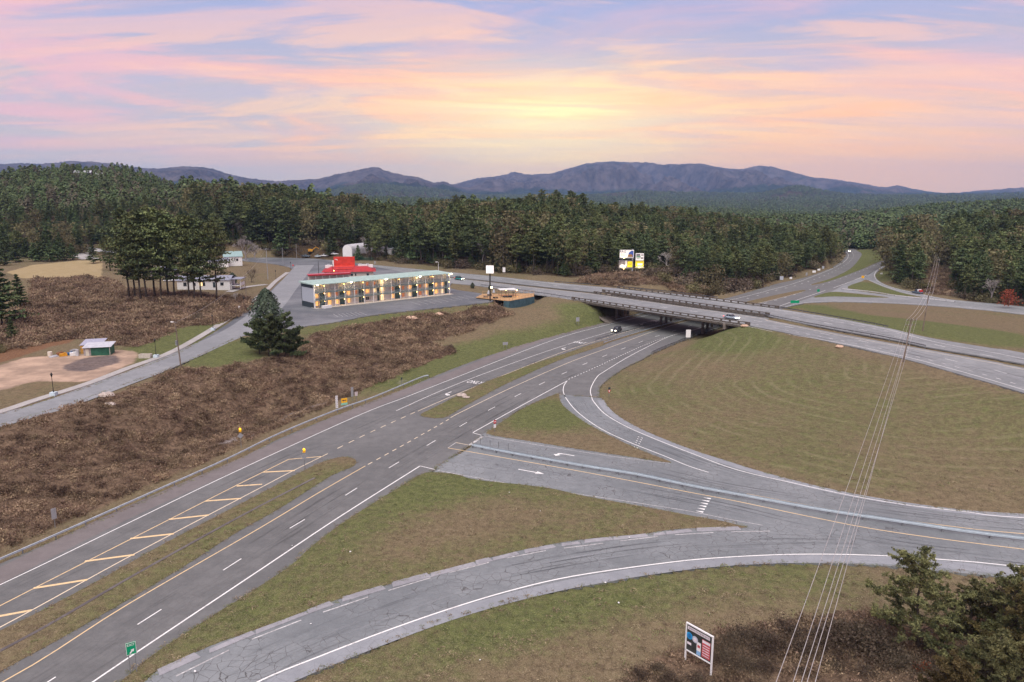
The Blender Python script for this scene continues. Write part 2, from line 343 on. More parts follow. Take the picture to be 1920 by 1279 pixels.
# field and lots west of the left road
for a in [(100,735,6.9),(220,690,6.9),(300,655,6.9),(400,600,7),(0,700,7),(0,640,7.4),(150,640,7.2),(250,610,7.4),(100,580,8.2),(250,570,7.8),(350,560,7.6),(440,545,7.2),(0,560,8.5),(60,510,9.0),(180,495,9.0),(300,530,8.2),(400,515,7.6),(470,510,7.2),(-120,700,7.5),(-150,600,8.5),(300,480,9),(420,480,8),(150,470,9.5),(50,470,11)]: C(*a)
for a in [(946,577,4.3),(962,577,4.2),(980,573,4.0),(1003,567.5,3.9),(1008,561,4.4),(940,573,4.6)]: C(*a)
# under the bridge: road level across, steep banks at both abutments
for s_ in (6, 9, 14, 22, 30, 40, 48, 54, 58):
    for q in (2, 12, 22, 32):
        p = BL+udir*(s_-.35*q)+unrm*q
        z = UZ-1.6 if s_ <= 6 else (3.2 if s_ <= 9 else 0)
        e = BLEN-s_
        if e < 9: z = UZ-1.6 if e < 4 else 3.0
        ctrl.append((p.x, p.y, z))
# far side of the upper highway, right
for a in [(1600,585,3.0),(1750,600,2.2),(1900,615,2.5),(1500,577,3.5),(1700,575,.4),(1850,590,.6),(2050,640,3)]: C(*a)
# banks beyond the upper highway
for a in [(1150,528,8.5),(1190,518,10),(1240,522,10),(1300,535,8.5),(1380,545,6),(1450,525,3),(1520,508,1.5),(1000,520,8),(860,507,8),(760,497,8),(690,491,8),(1575,470,1),(1100,522,8.5)]: C(*a)
# wooded hill in the middle: crest heights from the tree-line
for px, yt in [(340,350),(420,350),(480,351),(540,353),(600,366),(650,382),(720,387),(800,388),(860,386),(930,375),(980,374),(1040,378),(1090,376),(1150,387),(1230,391),(1330,396),(1420,404),(1500,410),(1560,414)]:
    zc = CAMZ+(YH-yt)/1406*560-21; CA(px, 560, zc)
    CA(px, 460, 9+(zc-9)*.3 if px < 1250 else 6); CA(px, 700, zc-3); CA(px, 900, max(zc-12, 2)); CA(px, 1100, 4)
CA(1585, 560, 1.0); CA(1600, 700, -8); CA(1680, 700, -8); CA(1630, 560, 2)
# left hill
for px, yt in [(-500,330),(-250,300),(-100,296),(0,299),(60,304),(110,311),(150,322),(190,318),(235,310),(270,316),(300,334)]:
    zc = CAMZ+(YH-yt)/1406*800-13
    CA(px, 800, zc); CA(px, 680, zc*.78); CA(px, 560, zc*.47+3); CA(px, 460, 15); CA(px, 405, 10); CA(px, 1000, zc*.8); CA(px, 1200, 25)
CA(-350, 300, 10); CA(-600, 200, 9)
# right woods
for a in [(1690,400,4),(1760,400,4),(1860,400,6),(1960,400,7),(1700,520,6),(1770,500,10),(1860,520,12),(1960,520,12),(1720,700,2),(1850,700,6),(2100,700,8),(1780,600,9),(2100,400,6)]: CA(*a)
for a in [(1700,545,1.0),(1760,552,1.5),(1850,562,2),(1950,572,2.4)]: C(*a)
# near right, in front of the bottom ramp
for a in [(1000,1180,0),(1300,1130,-.1),(1600,1120,-.2),(1300,1230,-.8),(1600,1230,-1.0),(1900,1200,-.6),(1100,1260,-.4),(1900,1400,-2),(1300,1500,-2),(900,1350,-.6)]: C(*a)
for a in [(-200,60,4),(-250,150,7),(200,60,-1),(320,150,2),(320,300,5),(0,25,-1),(-60,20,0),(60,15,-2)]: ctrl.append(a)
ctrl = np.array(ctrl); 
_, ui = np.unique(np.round(ctrl[:, :2]/1.2), axis=0, return_index=True); ctrl = ctrl[ui]
def _rbf(Cp):
    n_ = len(Cp); d = np.sqrt(((Cp[:, None, :2]-Cp[None, :, :2])**2).sum(2)+4.0)
    Am = np.zeros((n_+3, n_+3)); Am[:n_, :n_] = -d; Am[np.arange(n_), np.arange(n_)] += .4
    Am[:n_, n_] = 1; Am[:n_, n_+1:] = Cp[:, :2]; Am[n_, :n_] = 1; Am[n_+1:, :n_] = Cp[:, :2].T
    return np.linalg.solve(Am, np.r_[Cp[:, 2], 0, 0, 0])
_w = _rbf(ctrl)
GX0, GX1, GY0, GY1, GS = -520., 620., 4., 1250., 2.5
gx = np.arange(GX0, GX1+.1, GS); gy = np.arange(GY0, GY1+.1, GS)
GXX, GYY = np.meshgrid(gx, gy)
def _eval(x, y):
    o = np.empty(x.size); x = x.ravel(); y = y.ravel()
    cx, cy = ctrl[:, 0].astype(np.float32), ctrl[:, 1].astype(np.float32); w = _w[:len(ctrl)].astype(np.float32)
    for i in range(0, x.size, 20000):
        xs, ys = x[i:i+20000].astype(np.float32), y[i:i+20000].astype(np.float32)
        d = np.sqrt((xs[:, None]-cx)**2+(ys[:, None]-cy)**2+4.0)
        o[i:i+20000] = -(d@w)+_w[-3]+_w[-2]*xs+_w[-1]*ys
    return o
GZ = _eval(GXX, GYY).reshape(GXX.shape)
def value_noise(x, y, s, seed=0):
    """smooth value noise, vectorised"""
    x = np.asarray(x)/s+seed*17.3; y = np.asarray(y)/s+seed*9.1; xi = np.floor(x).astype(np.int64); yi = np.floor(y).astype(np.int64)
    fx = x-xi; fy = y-yi; fx = fx*fx*(3-2*fx); fy = fy*fy*(3-2*fy)
    def h(a, b):
        k = (a*374761393+b*668265263+seed*1442695041) & 0xffffffff; k = ((k ^ (k >> 13))*1274126177) & 0xffffffff
        return ((k ^ (k >> 16)) & 0xffff)/65535.0
    return (h(xi, yi)*(1-fx)+h(xi+1, yi)*fx)*(1-fy)+(h(xi, yi+1)*(1-fx)+h(xi+1, yi+1)*fx)*fy
def fbm(x, y, s, oct_=4, seed=0, g=.5):
    t = 0; a = 1; n_ = 0
    for i in range(oct_): t = t+a*(value_noise(x, y, s/2**i, seed+i)-.5); n_ += a; a *= g
    return t/n_
def far_height(x, y):
    r = np.hypot(x, y); az = 960+x/np.maximum(y, 1)*1406
    z = -6+26*fbm(x, y, 700, 4, 3)+8*fbm(x, y, 240, 3, 8)
    def bump(px, D, h, wpx, wD): return h*np.exp(-((az-px)/wpx)**2-((r-D)/wD)**2)
    z = z+bump(467, 1550, 44, 75, 350)+bump(560, 1900, 18, 120, 350)+bump(1760, 1400, 20, 150, 300)+bump(2000, 1500, 34, 160, 300)+bump(1000, 2300, 14, 250, 500)+bump(700, 2800, 28, 200, 500)
    z = z+bump(1530, 2600, -14, 120, 900)+bump(250, 2600, 40, 260, 800)
    z = z+np.clip((r-3500)/3000, 0, 1)**1.5*55*(1+.8*fbm(x, y, 900, 3, 5))
    z = z+bump(700, 5600, 95, 95, 700)*(1+.3*fbm(x, y, 500, 3, 11))+bump(820, 5800, 35, 60, 500)+bump(1495, 5600, 62, 55, 600)+bump(1300, 6000, 30, 130, 600)+bump(1200, 5500, 36, 70, 500)
    return z
def G(x, y):
    """ground height anywhere"""
    x = np.asarray(x, float); y = np.asarray(y, float)
    fx = np.clip((x-GX0)/GS, 0, len(gx)-1.001); fy = np.clip((y-GY0)/GS, 0, len(gy)-1.001)
    i = fx.astype(int); j = fy.astype(int); u = fx-i; v = fy-j
    z = (GZ[j, i]*(1-u)+GZ[j, i+1]*u)*(1-v)+(GZ[j+1, i]*(1-u)+GZ[j+1, i+1]*u)*v
    r = np.hypot(x, y); w = np.clip((r-950)/300, 0, 1); w = w*w*(3-2*w)
    ex = np.clip(np.maximum(GX0+60-x, x-(GX1-60))/60, 0, 1); w = np.maximum(w, ex*np.clip((r-500)/300, 0, 1))
    if np.any(w > 0): z = z*(1-w)+far_height(x, y)*w
    return z
def Gp(x, y): return float(G(np.array([x]), np.array([y]))[0])
def hit(px, py, up=0.0):
    """where the bearing meets the ground"""
    X, Y, D = ray(px, py); t0 = 30.; prev = None; ts = np.geomspace(30, 1400, 500)
    zz = G(X*ts, Y*ts)+up-(CAMZ+D*ts); k = np.argmax(zz > 0)
    if not (zz > 0).any(): return A(px, 800, Gp(*A(px, 800)[:2]))
    a, b = (ts[k-1], ts[k]) if k else (ts[0], ts[0]); za, zb = zz[k-1], zz[k]
    t = a+(b-a)*(-za/(zb-za)) if k and zb != za else a
    return Vector((X*t, Y*t, CAMZ+D*t-up))
def PWL(pts): return [A(p[0], p[1]) for p in pts]
def HL(pts): return [hit(*p) for p in pts]
# ------------------------------------------------------------------ regions painted on the ground (world outlines)
REG = {
 'kudzu': [HL([(-60,828),(0,808),(125,772),(250,728),(335,697),(375,694),(440,684),(480,676),(560,672),(575,640),(620,622),(700,604),(780,592.5),(880,583),(930,576),(962,590),(905,612),(880,622),(800,642),(835,655),(850,662),(800,680),(745,706),(690,728),(650,744),(560,786),(430,845),(300,903),(150,967),(0,1032),(-60,1058)]),
           HL([(-80,650),(0,622),(60,560),(62,522),(200,524),(240,545),(440,560),(462,560),(470,576),(440,598),(400,610),(345,612),(300,632),(262,650),(215,652),(213,640),(150,635),(100,640),(40,655),(-80,670)]),
           HL([(1726,549),(1742,500),(1788,500),(1802,558)]),
           HL([(1075,529),(1140,517),(1200,512),(1300,530),(1340,552),(1260,547),(1150,538)])],
 'brush': [HL([(1120,1330),(1210,1235),(1340,1188),(1500,1168),(1640,1150),(1700,1185),(1920,1140),(2000,1200),(2000,1400)])],
 'red': [HL([(-80,690),(-80,625),(0,612),(60,600),(130,615),(140,640),(100,650),(60,660),(0,680)])],
 'rows': [HL([(1140,700),(1200,672),(1380,615),(1500,638),(1700,690),(1920,748),(2050,780),(2050,960),(1920,955),(1770,940),(1560,905),(1350,850),(1220,800),(1150,750)])],
 'tan': [HL([(12,510),(60,497),(150,488),(192,490),(190,520),(110,523),(40,522)]), HL([(1790,455),(1772,470),(1776,490),(1790,480)])],
 'dirt': [HL([(-80,725),(0,684),(60,668),(120,668),(220,655),(262,660),(250,678),(200,705),(160,716),(60,715),(0,732),(-80,750)])],
 'dark': [HL([(112,690),(150,672),(215,665),(232,678),(170,695),(125,697)])],
 'green': [HL([(330,700),(360,678),(425,646),(463,634),(478,640),(470,672),(400,690)]), HL([(640,735),(700,716),(745,698),(800,672),(850,655),(900,640),(960,630),(1020,620),(1100,600),(1150,590),(1160,602),(1125,611),(1025,639),(925,668),(845,697),(785,722)]),
           HL([(555,618),(625,607),(700,593),(775,585),(880,574),(930,567),(930,573),(880,580),(775,592),(700,601),(625,617),(560,632)]),
           HL([(240,660),(300,632),(400,604),(420,608),(340,655),(260,690)]), HL([(1600,1062),(1488,1060),(1346,1066),(1239,1078),(1113,1100),(994,1120),(895,1146),(796,1178),(678,1230),(547,1285),(640,1300),(800,1240),(950,1200),(1100,1160),(1250,1120),(1400,1095),(1600,1090)]),
           HL([(1060,600),(1040,575),(1090,566),(1120,590),(1100,604)]), HL([(1380,612),(1440,640),(1400,660),(1300,650),(1330,630)]), HL([(1480,572),(1540,572),(1620,590),(1750,604),(1920,628),(1920,655),(1800,640),(1700,622),(1560,592)]),
           HL([(1610,470),(1672,462),(1672,483),(1630,498),(1590,530),(1560,545),(1500,560),(1530,540),(1600,505)]),
           HL([(1665,500),(1672,498),(1672,530),(1650,525),(1645,515)])],
 'clay': [HL([(1085,605),(1113,600),(1110,608),(1090,612)]), HL([(765,597),(778,592),(785,600),(770,606)]), PWL([(300,655),(350,640),(356,700),(305,740)]), PWL([(140,640),(205,610),(212,650),(150,720)])],
 'pale': [HL([(760,943),(770,936),(795,928),(820,925),(858,931),(855,935),(815,934),(785,944),(770,953)]), HL([(962,815),(975,805),(982,806),(975,818),(965,820)]), HL([(735,722),(800,688),(805,690),(745,726)]), HL([(400,840),(560,775),(640,742),(645,745),(565,782),(410,848)]), HL([(998,566),(1012,578),(1018,577),(1004,564)]), HL([(1550,612),(1568,590),(1572,592),(1558,614)]) ],
}
REG['green'] += [HL([(786,891),(856,888),(1020,914),(1220,952),(1381,985),(1300,975),(1150,955),(1000,930),(880,920),(800,935),(700,1000),(560,1085),(430,1170),(255,1279),(120,1350),(225,1279),(480,1104),(637,984)]), HL([(1240,995),(1074,1014),(836,1068),(670,1112),(480,1181),(480,1150),(670,1095),(836,1045),(1074,998),(1240,980)]), HL([(0,1240),(327,1052),(600,885),(662,865),(662,875),(524,953),(327,1073),(0,1259)]), HL([(1045,739),(1090,787),(1100,810),(980,800),(940,812),(970,772)]), HL([(789,777),(955,705),(1100,655),(1122,651),(955,718),(831,783)]), HL([(1590,541),(1615,528),(1652,536),(1730,558)]), HL([(1525,558),(1557,548),(1665,558)])]
REG['kudzu'] += REG.pop('brush')
# strips of track and drain in the medians
RDIST = [low_w, ramp_w]
# ------------------------------------------------------------------ ground materials
def ground_material(name='ground_cover'):
    t = NT(name)
    kud, red, tan, dirt, dark, green, clay, pale, wood, mow = [t.attr('m_'+k).outputs['Fac'] for k in ('kudzu','red','tan','dirt','dark','green','clay','pale','wood','mow')]
    n1 = t.noise(.035, 4, .6); n2 = t.noise(.18, 5, .65); n3 = t.noise(1.1, 6, .7); n4 = t.noise(5, 4, .75); n5 = t.noise(.5, 5, .7, dist=.8)
    str1 = t.noise(1.0, 4, .7, sc3=(.25, 1.6, 1, R(-20)))
    # mown winter turf, brown with green coming through
    brown = t.mix(t.sm(n3, .3, .7), (.095, .072, .044), (.185, .142, .088)); brown = t.mix(t.math('MULTIPLY', t.sm(n4, .45, .8), .55), brown, (.28, .23, .15))
    brown = t.mix(t.math('MULTIPLY', t.sm(n2, .55, .75), .45), brown, (.18, .12, .075))
    gcol = t.mix(t.sm(n3, .3, .7), (.055, .07, .026), (.125, .145, .05)); gcol = t.mix(t.math('MULTIPLY', t.sm(n4, .5, .8), .4), gcol, (.19, .18, .09))
    fld0 = t.attr('m_rows').outputs['Fac']
    gf = t.math('ADD', t.math('MULTIPLY', fld0, .13), t.math('ADD', t.math('MULTIPLY', green, .56), t.math('ADD', t.math('MULTIPLY', n1, .55), t.math('ADD', t.math('MULTIPLY', n5, .45), t.math('MULTIPLY', n3, .22)))))
    c = t.mix(t.sm(gf, .58, .94), brown, gcol)
    # windrows left by the mower follow the ramp
    rows = t.math('SINE', t.math('ADD', t.math('MULTIPLY', mow, 1.7), t.math('MULTIPLY', n2, 2.6)))
    rw = t.math('MULTIPLY', t.sm(rows, .5, 1.0), t.sm(t.noise(.07, 5, .75), .44, .6))
    fld = t.attr('m_rows').outputs['Fac']; c = t.mix(t.math('MULTIPLY', t.math('MULTIPLY', rw, fld), .2), c, (.32, .275, .18)); rows2 = t.sm(rows, -1.0, -.2, 1.0, 0.0)
    c = t.mix(t.math('MULTIPLY', t.math('MULTIPLY', rows2, fld), .14), c, (.10, .08, .045))
    n6 = t.noise(9, 3, .8); c = t.mix(t.math('MULTIPLY', t.sm(n6, .5, .68), .6), c, (.04, .034, .018)); c = t.mix(t.math('MULTIPLY', t.sm(n6, .5, .33, 0., 1.), .5), c, (.36, .31, .20))
    # dead vine tangle
    v1 = t.noise(.9, 8, .78, dist=1.2); v2 = t.noise(3.2, 5, .75, dist=.6)
    kc = t.mix(t.sm(v1, .35, .68), (.05, .034, .024), (.21, .148, .10)); kc = t.mix(t.math('MULTIPLY', t.sm(v2, .5, .75), .6), kc, (.26, .175, .12))
    def edge(a, w=.35): return t.sm(t.math('ADD', a, t.math('MULTIPLY', t.math('SUBTRACT', n5, .5), w*1.6)), .35, .65)
    c = t.mix(edge(kud), c, kc)
    c = t.mix(t.math('MULTIPLY', edge(red), .8), c, t.mix(t.sm(v2, .4, .7), (.13, .06, .035), (.27, .15, .085)))
    c = t.mix(t.math('MULTIPLY', edge(tan), .9), c, t.mix(t.sm(str1, .3, .7), (.26, .20, .10), (.40, .32, .19)))
    c = t.mix(t.math('MULTIPLY', edge(dirt), .9), c, t.mix(t.sm(n2, .35, .65), (.30, .22, .17), (.50, .36, .27)))
    c = t.mix(t.math('MULTIPLY', edge(dark), .85), c, t.mix(t.sm(n3, .3, .7), (.06, .05, .055), (.14, .12, .12)))
    c = t.mix(t.math('MULTIPLY', edge(clay, .2), .85), c, (.30, .13, .08))
    c = t.mix(t.math('MULTIPLY', edge(pale, .25), .8), c, t.mix(t.sm(n3, .3, .7), (.20, .17, .16), (.36, .33, .32)))
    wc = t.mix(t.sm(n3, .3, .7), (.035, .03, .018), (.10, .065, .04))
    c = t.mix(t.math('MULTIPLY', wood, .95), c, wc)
    t.col(c); t.b.inputs['Roughness'].default_value = 1.0; t.b.inputs['Specular IOR Level'].default_value = .05
    hgt = t.math('ADD', t.math('MULTIPLY', n3, .5), t.math('ADD', t.math('MULTIPLY', n4, .35), t.math('MULTIPLY', t.math('MULTIPLY', v1, kud), 1.2)))
    t.bump(hgt, .8, .22)
    return t.m
M_GROUND = ground_material()
# wooded areas (world outlines) ------------------------------------------------
def PW(pts): return [A(p[0], p[1]) for p in pts]
WOODS = {
 'main': HL([(384,478),(470,470),(500,468),(530,480),(556,481),(600,484),(640,488)])+HL([(690,488),(760,494),(830,501),(920,508),(1000,515),(1080,521)])+HL([(1130,512)])+[hit(1190,508), hit(1235,510), hit(1330,540), hit(1400,545), hit(1450,526), hit(1500,510), hit(1550,493), hit(1568,478)]+PW([(1590,560),(1592,760),(1560,1050),(1100,1050),(340,1050),(340,620)]),
 'left_hill': PW([(-560,470),(-100,425),(20,415),(160,425),(340,450),(385,480),(345,620),(340,1050),(-560,1150)]),
 'valley_gap': PW([(1588,630),(1668,630),(1672,1045),(1588,1045)]),
 'right_a': [hit(1674,500), hit(1676,525), hit(1700,541), hit(1722,546)]+PW([(1742,400),(1748,520),(1760,720),(1660,720),(1664,520)]),
 'right_b': [hit(1800,560), hit(1860,566), hit(1960,574), hit(2100,590)]+PW([(2200,420),(2200,800),(1830,800),(1790,560),(1782,430)]),
}
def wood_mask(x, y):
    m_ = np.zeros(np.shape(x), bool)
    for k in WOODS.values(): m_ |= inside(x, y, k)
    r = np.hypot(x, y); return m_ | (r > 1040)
def nearest_dist(x, y, polys):
    S = np.array([(p.x, p.y) for P_ in polys for p in P_], np.float32); o = np.full(x.size, 1e9, np.float32); xf = x.ravel().astype(np.float32); yf = y.ravel().astype(np.float32)
    for i in range(0, xf.size, 30000): o[i:i+30000] = np.sqrt(((xf[i:i+30000, None]-S[:, 0])**2+(yf[i:i+30000, None]-S[:, 1])**2).min(1))
    return o.reshape(x.shape)
def resample(P_, step):
    out = [Vector(P_[0])]
    for i in range(1, len(P_)):
        a, b = Vector(P_[i-1]), Vector(P_[i]); L_ = (b-a).length; k = max(1, int(L_/step))
        out += [a.lerp(b, (j+1)/k) for j in range(k)]
    return out
loop_edge = resample(spline(WL([(1225,660),(1175,688),(1132,718),(1124,735),(1150,772),(1220,812),(1357,862),(1558,918),(1771,954),(1920,966),(2060,972)]), 3), 2.0)
_mx = np.arange(-360, 420, 1.5); _my = np.arange(30, 900, 1.5); _MX, _MY = np.meshgrid(_mx, _my); _soft = {}
def soft(k):
    if k not in _soft:
        w = np.zeros(_MX.shape, np.float32)
        for poly in REG[k]: w = np.maximum(w, inside(_MX, _MY, poly).astype(np.float32))
        for _ in range(3 if k == 'green' else 1):
            for ax in (0, 1):
                r_ = 2 if k == 'green' else 1; acc = sum(np.roll(w, d, ax) for d in range(-r_, r_+1)); w = acc/(2*r_+1)
        _soft[k] = w
    return _soft[k]
def sample_soft(k, X_, Y_):
    w = soft(k); fx = np.clip((X_+360)/1.5, 0, w.shape[1]-1.01); fy = np.clip((Y_-30)/1.5, 0, w.shape[0]-1.01); i = fx.astype(int); j = fy.astype(int); u = fx-i; v = fy-j
    return (w[j, i]*(1-u)+w[j, i+1]*u)*(1-v)+(w[j+1, i]*(1-u)+w[j+1, i+1]*u)*v
def paint(me, X_, Y_, kud_only=False):
    n_ = len(X_)
    for k in ('kudzu','red','tan','dirt','dark','green','clay','pale','rows'):
        w = sample_soft(k, np.asarray(X_), np.asarray(Y_)).astype(np.float32)
        me.attributes.new('m_'+k, 'FLOAT', 'POINT').data.foreach_set('value', w)
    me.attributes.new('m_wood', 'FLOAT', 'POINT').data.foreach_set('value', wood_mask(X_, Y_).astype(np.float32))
    mw = np.full(n_, 0., np.float32); s_ = (np.hypot(X_, Y_) < 420)
    if s_.any(): mw[s_] = nearest_dist(X_[s_], Y_[s_], [loop_edge])
    me.attributes.new('m_mow', 'FLOAT', 'POINT').data.foreach_set('value', mw)
# ------------------------------------------------------------------ terrain sheet (fans out from under the viewpoint, finer where near)
def terrain():
    rr = [18.]
    while rr[-1] < 7600: rr.append(rr[-1]*(1.0075 if rr[-1] < 900 else 1.013))
    rr = np.array(rr); th = np.radians(np.linspace(-62, 62, 540)); RR, TT = np.meshgrid(rr, th, indexing='ij')
    X_ = (RR*np.sin(TT)).ravel(); Y_ = (RR*np.cos(TT)).ravel()-6; Z_ = G(X_, Y_)
    near = np.hypot(X_, Y_) < 800
    kud = np.zeros(len(X_), bool)
    for poly in REG['kudzu']: kud |= inside(X_, Y_, poly)
    Z_ = Z_+kud*(fbm(X_, Y_, 11, 4, 2, .6)*2.6+.35)+(~kud)*near*fbm(X_, Y_, 14, 3, 5)*.12
    nr_ = near & (np.hypot(X_, Y_) < 480)
    for z0, P3 in ((0, [low_w, ramp_w, far_w]), (UZ, [lot_w, near_car, far_car])):
        k = np.where(nr_)[0]; d_ = nearest_dist(X_[k], Y_[k], [resample([Vector((p.x, p.y, 0)) for p in q+[q[0]]], 1.2) for q in P3])
        if z0: c_ = (d_ < 3.0) & ~on_bridge(X_[k], Y_[k], -3)
        else: c_ = (d_ < 3.0) & (Z_[k] < 3.5)
        lim_ = z0-.05+np.clip(d_-.6, 0, 9)*.3; Z_[k[c_]] = np.minimum(Z_[k[c_]], lim_[c_])
    pave = inside(X_, Y_, low_w) | inside(X_, Y_, ramp_w) | inside(X_, Y_, far_w)
    Z_[pave] = -.45
    lot = inside(X_, Y_, lot_w); Z_[lot] = UZ-.45
    br = on_bridge(X_, Y_, 0)
    up = (inside(X_, Y_, near_car) | inside(X_, Y_, far_car)) & ~br
    Z_[up] = np.minimum(Z_[up], UZ-.5)
    nr, nt_ = len(rr), len(th); i = np.arange(nr-1)[:, None]*nt_+np.arange(nt_-1)[None]
    F = np.stack([i, i+1, i+nt_+1, i+nt_], -1).reshape(-1, 4)[:, ::-1]
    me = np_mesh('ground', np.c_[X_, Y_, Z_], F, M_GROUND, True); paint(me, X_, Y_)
    tag(link(bpy.data.objects.new('ground', me)), 'brown and green winter turf and banks', kind='structure')
terrain()
def grass_isle(name, poly, dome=.12, z=0.0):
    P2 = [Vector((p.x, p.y)) for p in poly]; xs = [p.x for p in P2]; ys = [p.y for p in P2]
    d0 = min(Vector(p).length for p in P2); st = .8 if d0 < 120 else 1.6
    PX, PY = np.meshgrid(np.arange(min(xs), max(xs), st), np.arange(min(ys), max(ys), st)); PX = PX.ravel()+rng.uniform(-.2, .2, PX.size)*st; PY = PY.ravel()+rng.uniform(-.2, .2, PY.size)*st
    k = inside(PX, PY, P2); PX, PY = PX[k], PY[k]; d = nearest_dist(PX, PY, [resample([Vector((p.x, p.y, 0)) for p in poly+[poly[0]]], 1.0)]); k = d > st*.4; PX, PY, d = PX[k], PY[k], d[k]
    pts = P2+[Vector((a, b)) for a, b in zip(PX, PY)]; n_ = len(P2)
    vs_, es, fs, ov, oe, of = geometry.delaunay_2d_cdt(pts, [(i, (i+1) % n_) for i in range(n_)], [], 1, 1e-4)
    V = np.array([(v.x, v.y) for v in vs_]); dd = nearest_dist(V[:, 0], V[:, 1], [resample([Vector((p.x, p.y, 0)) for p in poly+[poly[0]]], .7)])
    Z_ = z+.03+dome*(1-np.exp(-dd/.9))+fbm(V[:, 0], V[:, 1], 6, 3, 4)*.1*np.clip(dd, 0, 1)
    me = np_mesh(name, np.c_[V, Z_], [f for f in fs if len(f) == 3], M_GROUND, True); paint(me, V[:, 0], V[:, 1])
    return tag(link(bpy.data.objects.new(name, me)), kind='structure')
for k, v in isle_w.items():
    grass_isle('grass_median' if 'median' in k else 'grass_island', v, .14 if 'far' not in k else .2)
# ------------------------------------------------------------------ paving
def asphalt(name, c1, c2, crack=.0, fine=.5, streak=None, blotch=.5):
    t = NT(name); n1 = t.noise(.06, 5, .6); n2 = t.noise(.5, 5, .6); n3 = t.noise(14, 3, .7); n4 = t.noise(2.5, 6, .7)
    f = t.math('ADD', t.math('MULTIPLY', n1, blotch), t.math('ADD', t.math('MULTIPLY', n2, .7-blotch*.5), t.math('MULTIPLY', n4, .3)))
    c = t.mix(t.sm(f, .38*(.55+blotch*.5+.3)/.85, .62*(.55+blotch*.5+.3)/.85), c1, c2)
    c = t.mix(t.math('MULTIPLY', t.sm(n3, .35, .7), fine), c, tuple(min(1, x*1.35) for x in c2))
    if crack:
        wv = t.n('ShaderNodeTexVoronoi', feature='DISTANCE_TO_EDGE'); wv.inputs['Scale'].default_value = 1.05
        dn = t.noise(1.2, 4, .7, out='Color'); mv = t.n('ShaderNodeMix', data_type='VECTOR'); mv.inputs[0].default_value = .16
        t.L.new(t.co(), mv.inputs[4]); t.L.new(dn, mv.inputs[5]); t.L.new(mv.outputs[1], wv.inputs[0])
        k = t.math('MULTIPLY', t.sm(wv.outputs['Distance'], .0, .03, 1., 0.), t.sm(t.noise(.12, 4, .7), .42, .56))
        c = t.mix(t.math('MULTIPLY', k, crack), c, (.06, .056, .055))
    t.col(c); t.b.inputs['Roughness'].default_value = .82; t.b.inputs['Specular IOR Level'].default_value = .3
    t.bump(n3, .25, .02); return t.m
M_ASPH_LOW = asphalt('worn_grey_asphalt', (.098, .101, .101), (.155, .157, .155), .25, .35)
M_ASPH_RAMP = asphalt('cracked_blue_asphalt', (.125, .138, .146), (.22, .236, .244), .9, .3, blotch=.7)
M_ASPH_UP = asphalt('pale_highway_asphalt', (.15, .16, .165), (.245, .255, .26), .3, .3)
M_ASPH_LOT = asphalt('patched_lot_asphalt', (.072, .082, .095), (.18, .188, .20), .5, .3, blotch=.9)
M_ASPH_ROAD = asphalt('grey_street_asphalt', (.17, .18, .19), (.25, .26, .27), .3, .3)
M_CONC = asphalt('weathered_concrete', (.27, .26, .25), (.40, .385, .37), .35, .3)
M_SHOULDER = asphalt('pale_shoulder_asphalt', (.20, .212, .23), (.27, .285, .305), .4, .3)
def pave(name, poly, z, m_, thick=.35, label=None):
    """a sheet of paving with its own cut edges"""
    P_ = [Vector((p.x, p.y, 0)) for p in poly]; Q = [P_[0]]
    for p in P_[1:]:
        if (p-Q[-1]).length > .05: Q.append(p)
    tri = geometry.tessellate_polygon([Q]); n_ = len(Q)
    V = [(p.x, p.y, z) for p in Q]+[(p.x, p.y, z-thick) for p in Q]
    area = sum(Q[i-1].x*Q[i].y-Q[i].x*Q[i-1].y for i in range(n_))
    F = []
    for a, b, c in tri:
        n3 = (Q[b]-Q[a]).cross(Q[c]-Q[a]).z; F.append((a, b, c) if n3 > 0 else (a, c, b))
    for i in range(n_):
        j = (i+1) % n_; F.append((i, n_+i, n_+j, j) if area > 0 else (j, n_+j, n_+i, i))
    me = bpy.data.meshes.new(name); me.from_pydata(V, [], F); me.materials.append(m_); me.update()
    return tag(link(bpy.data.objects.new(name, me)), label, kind='structure')
def strip_verts(path, w, z, off=0.0):
    P_ = [Vector((p.x, p.y, 0)) for p in path]; L_, R_ = [], []
    for i, p in enumerate(P_):
        d = (P_[min(i+1, len(P_)-1)]-P_[max(i-1, 0)]); d.z = 0; d.normalize(); nn = Vector((-d.y, d.x, 0)); ww = w(i/(len(P_)-1)) if callable(w) else w
        L_.append(p+nn*(off+ww/2)); R_.append(p+nn*(off-ww/2))
    return L_, R_
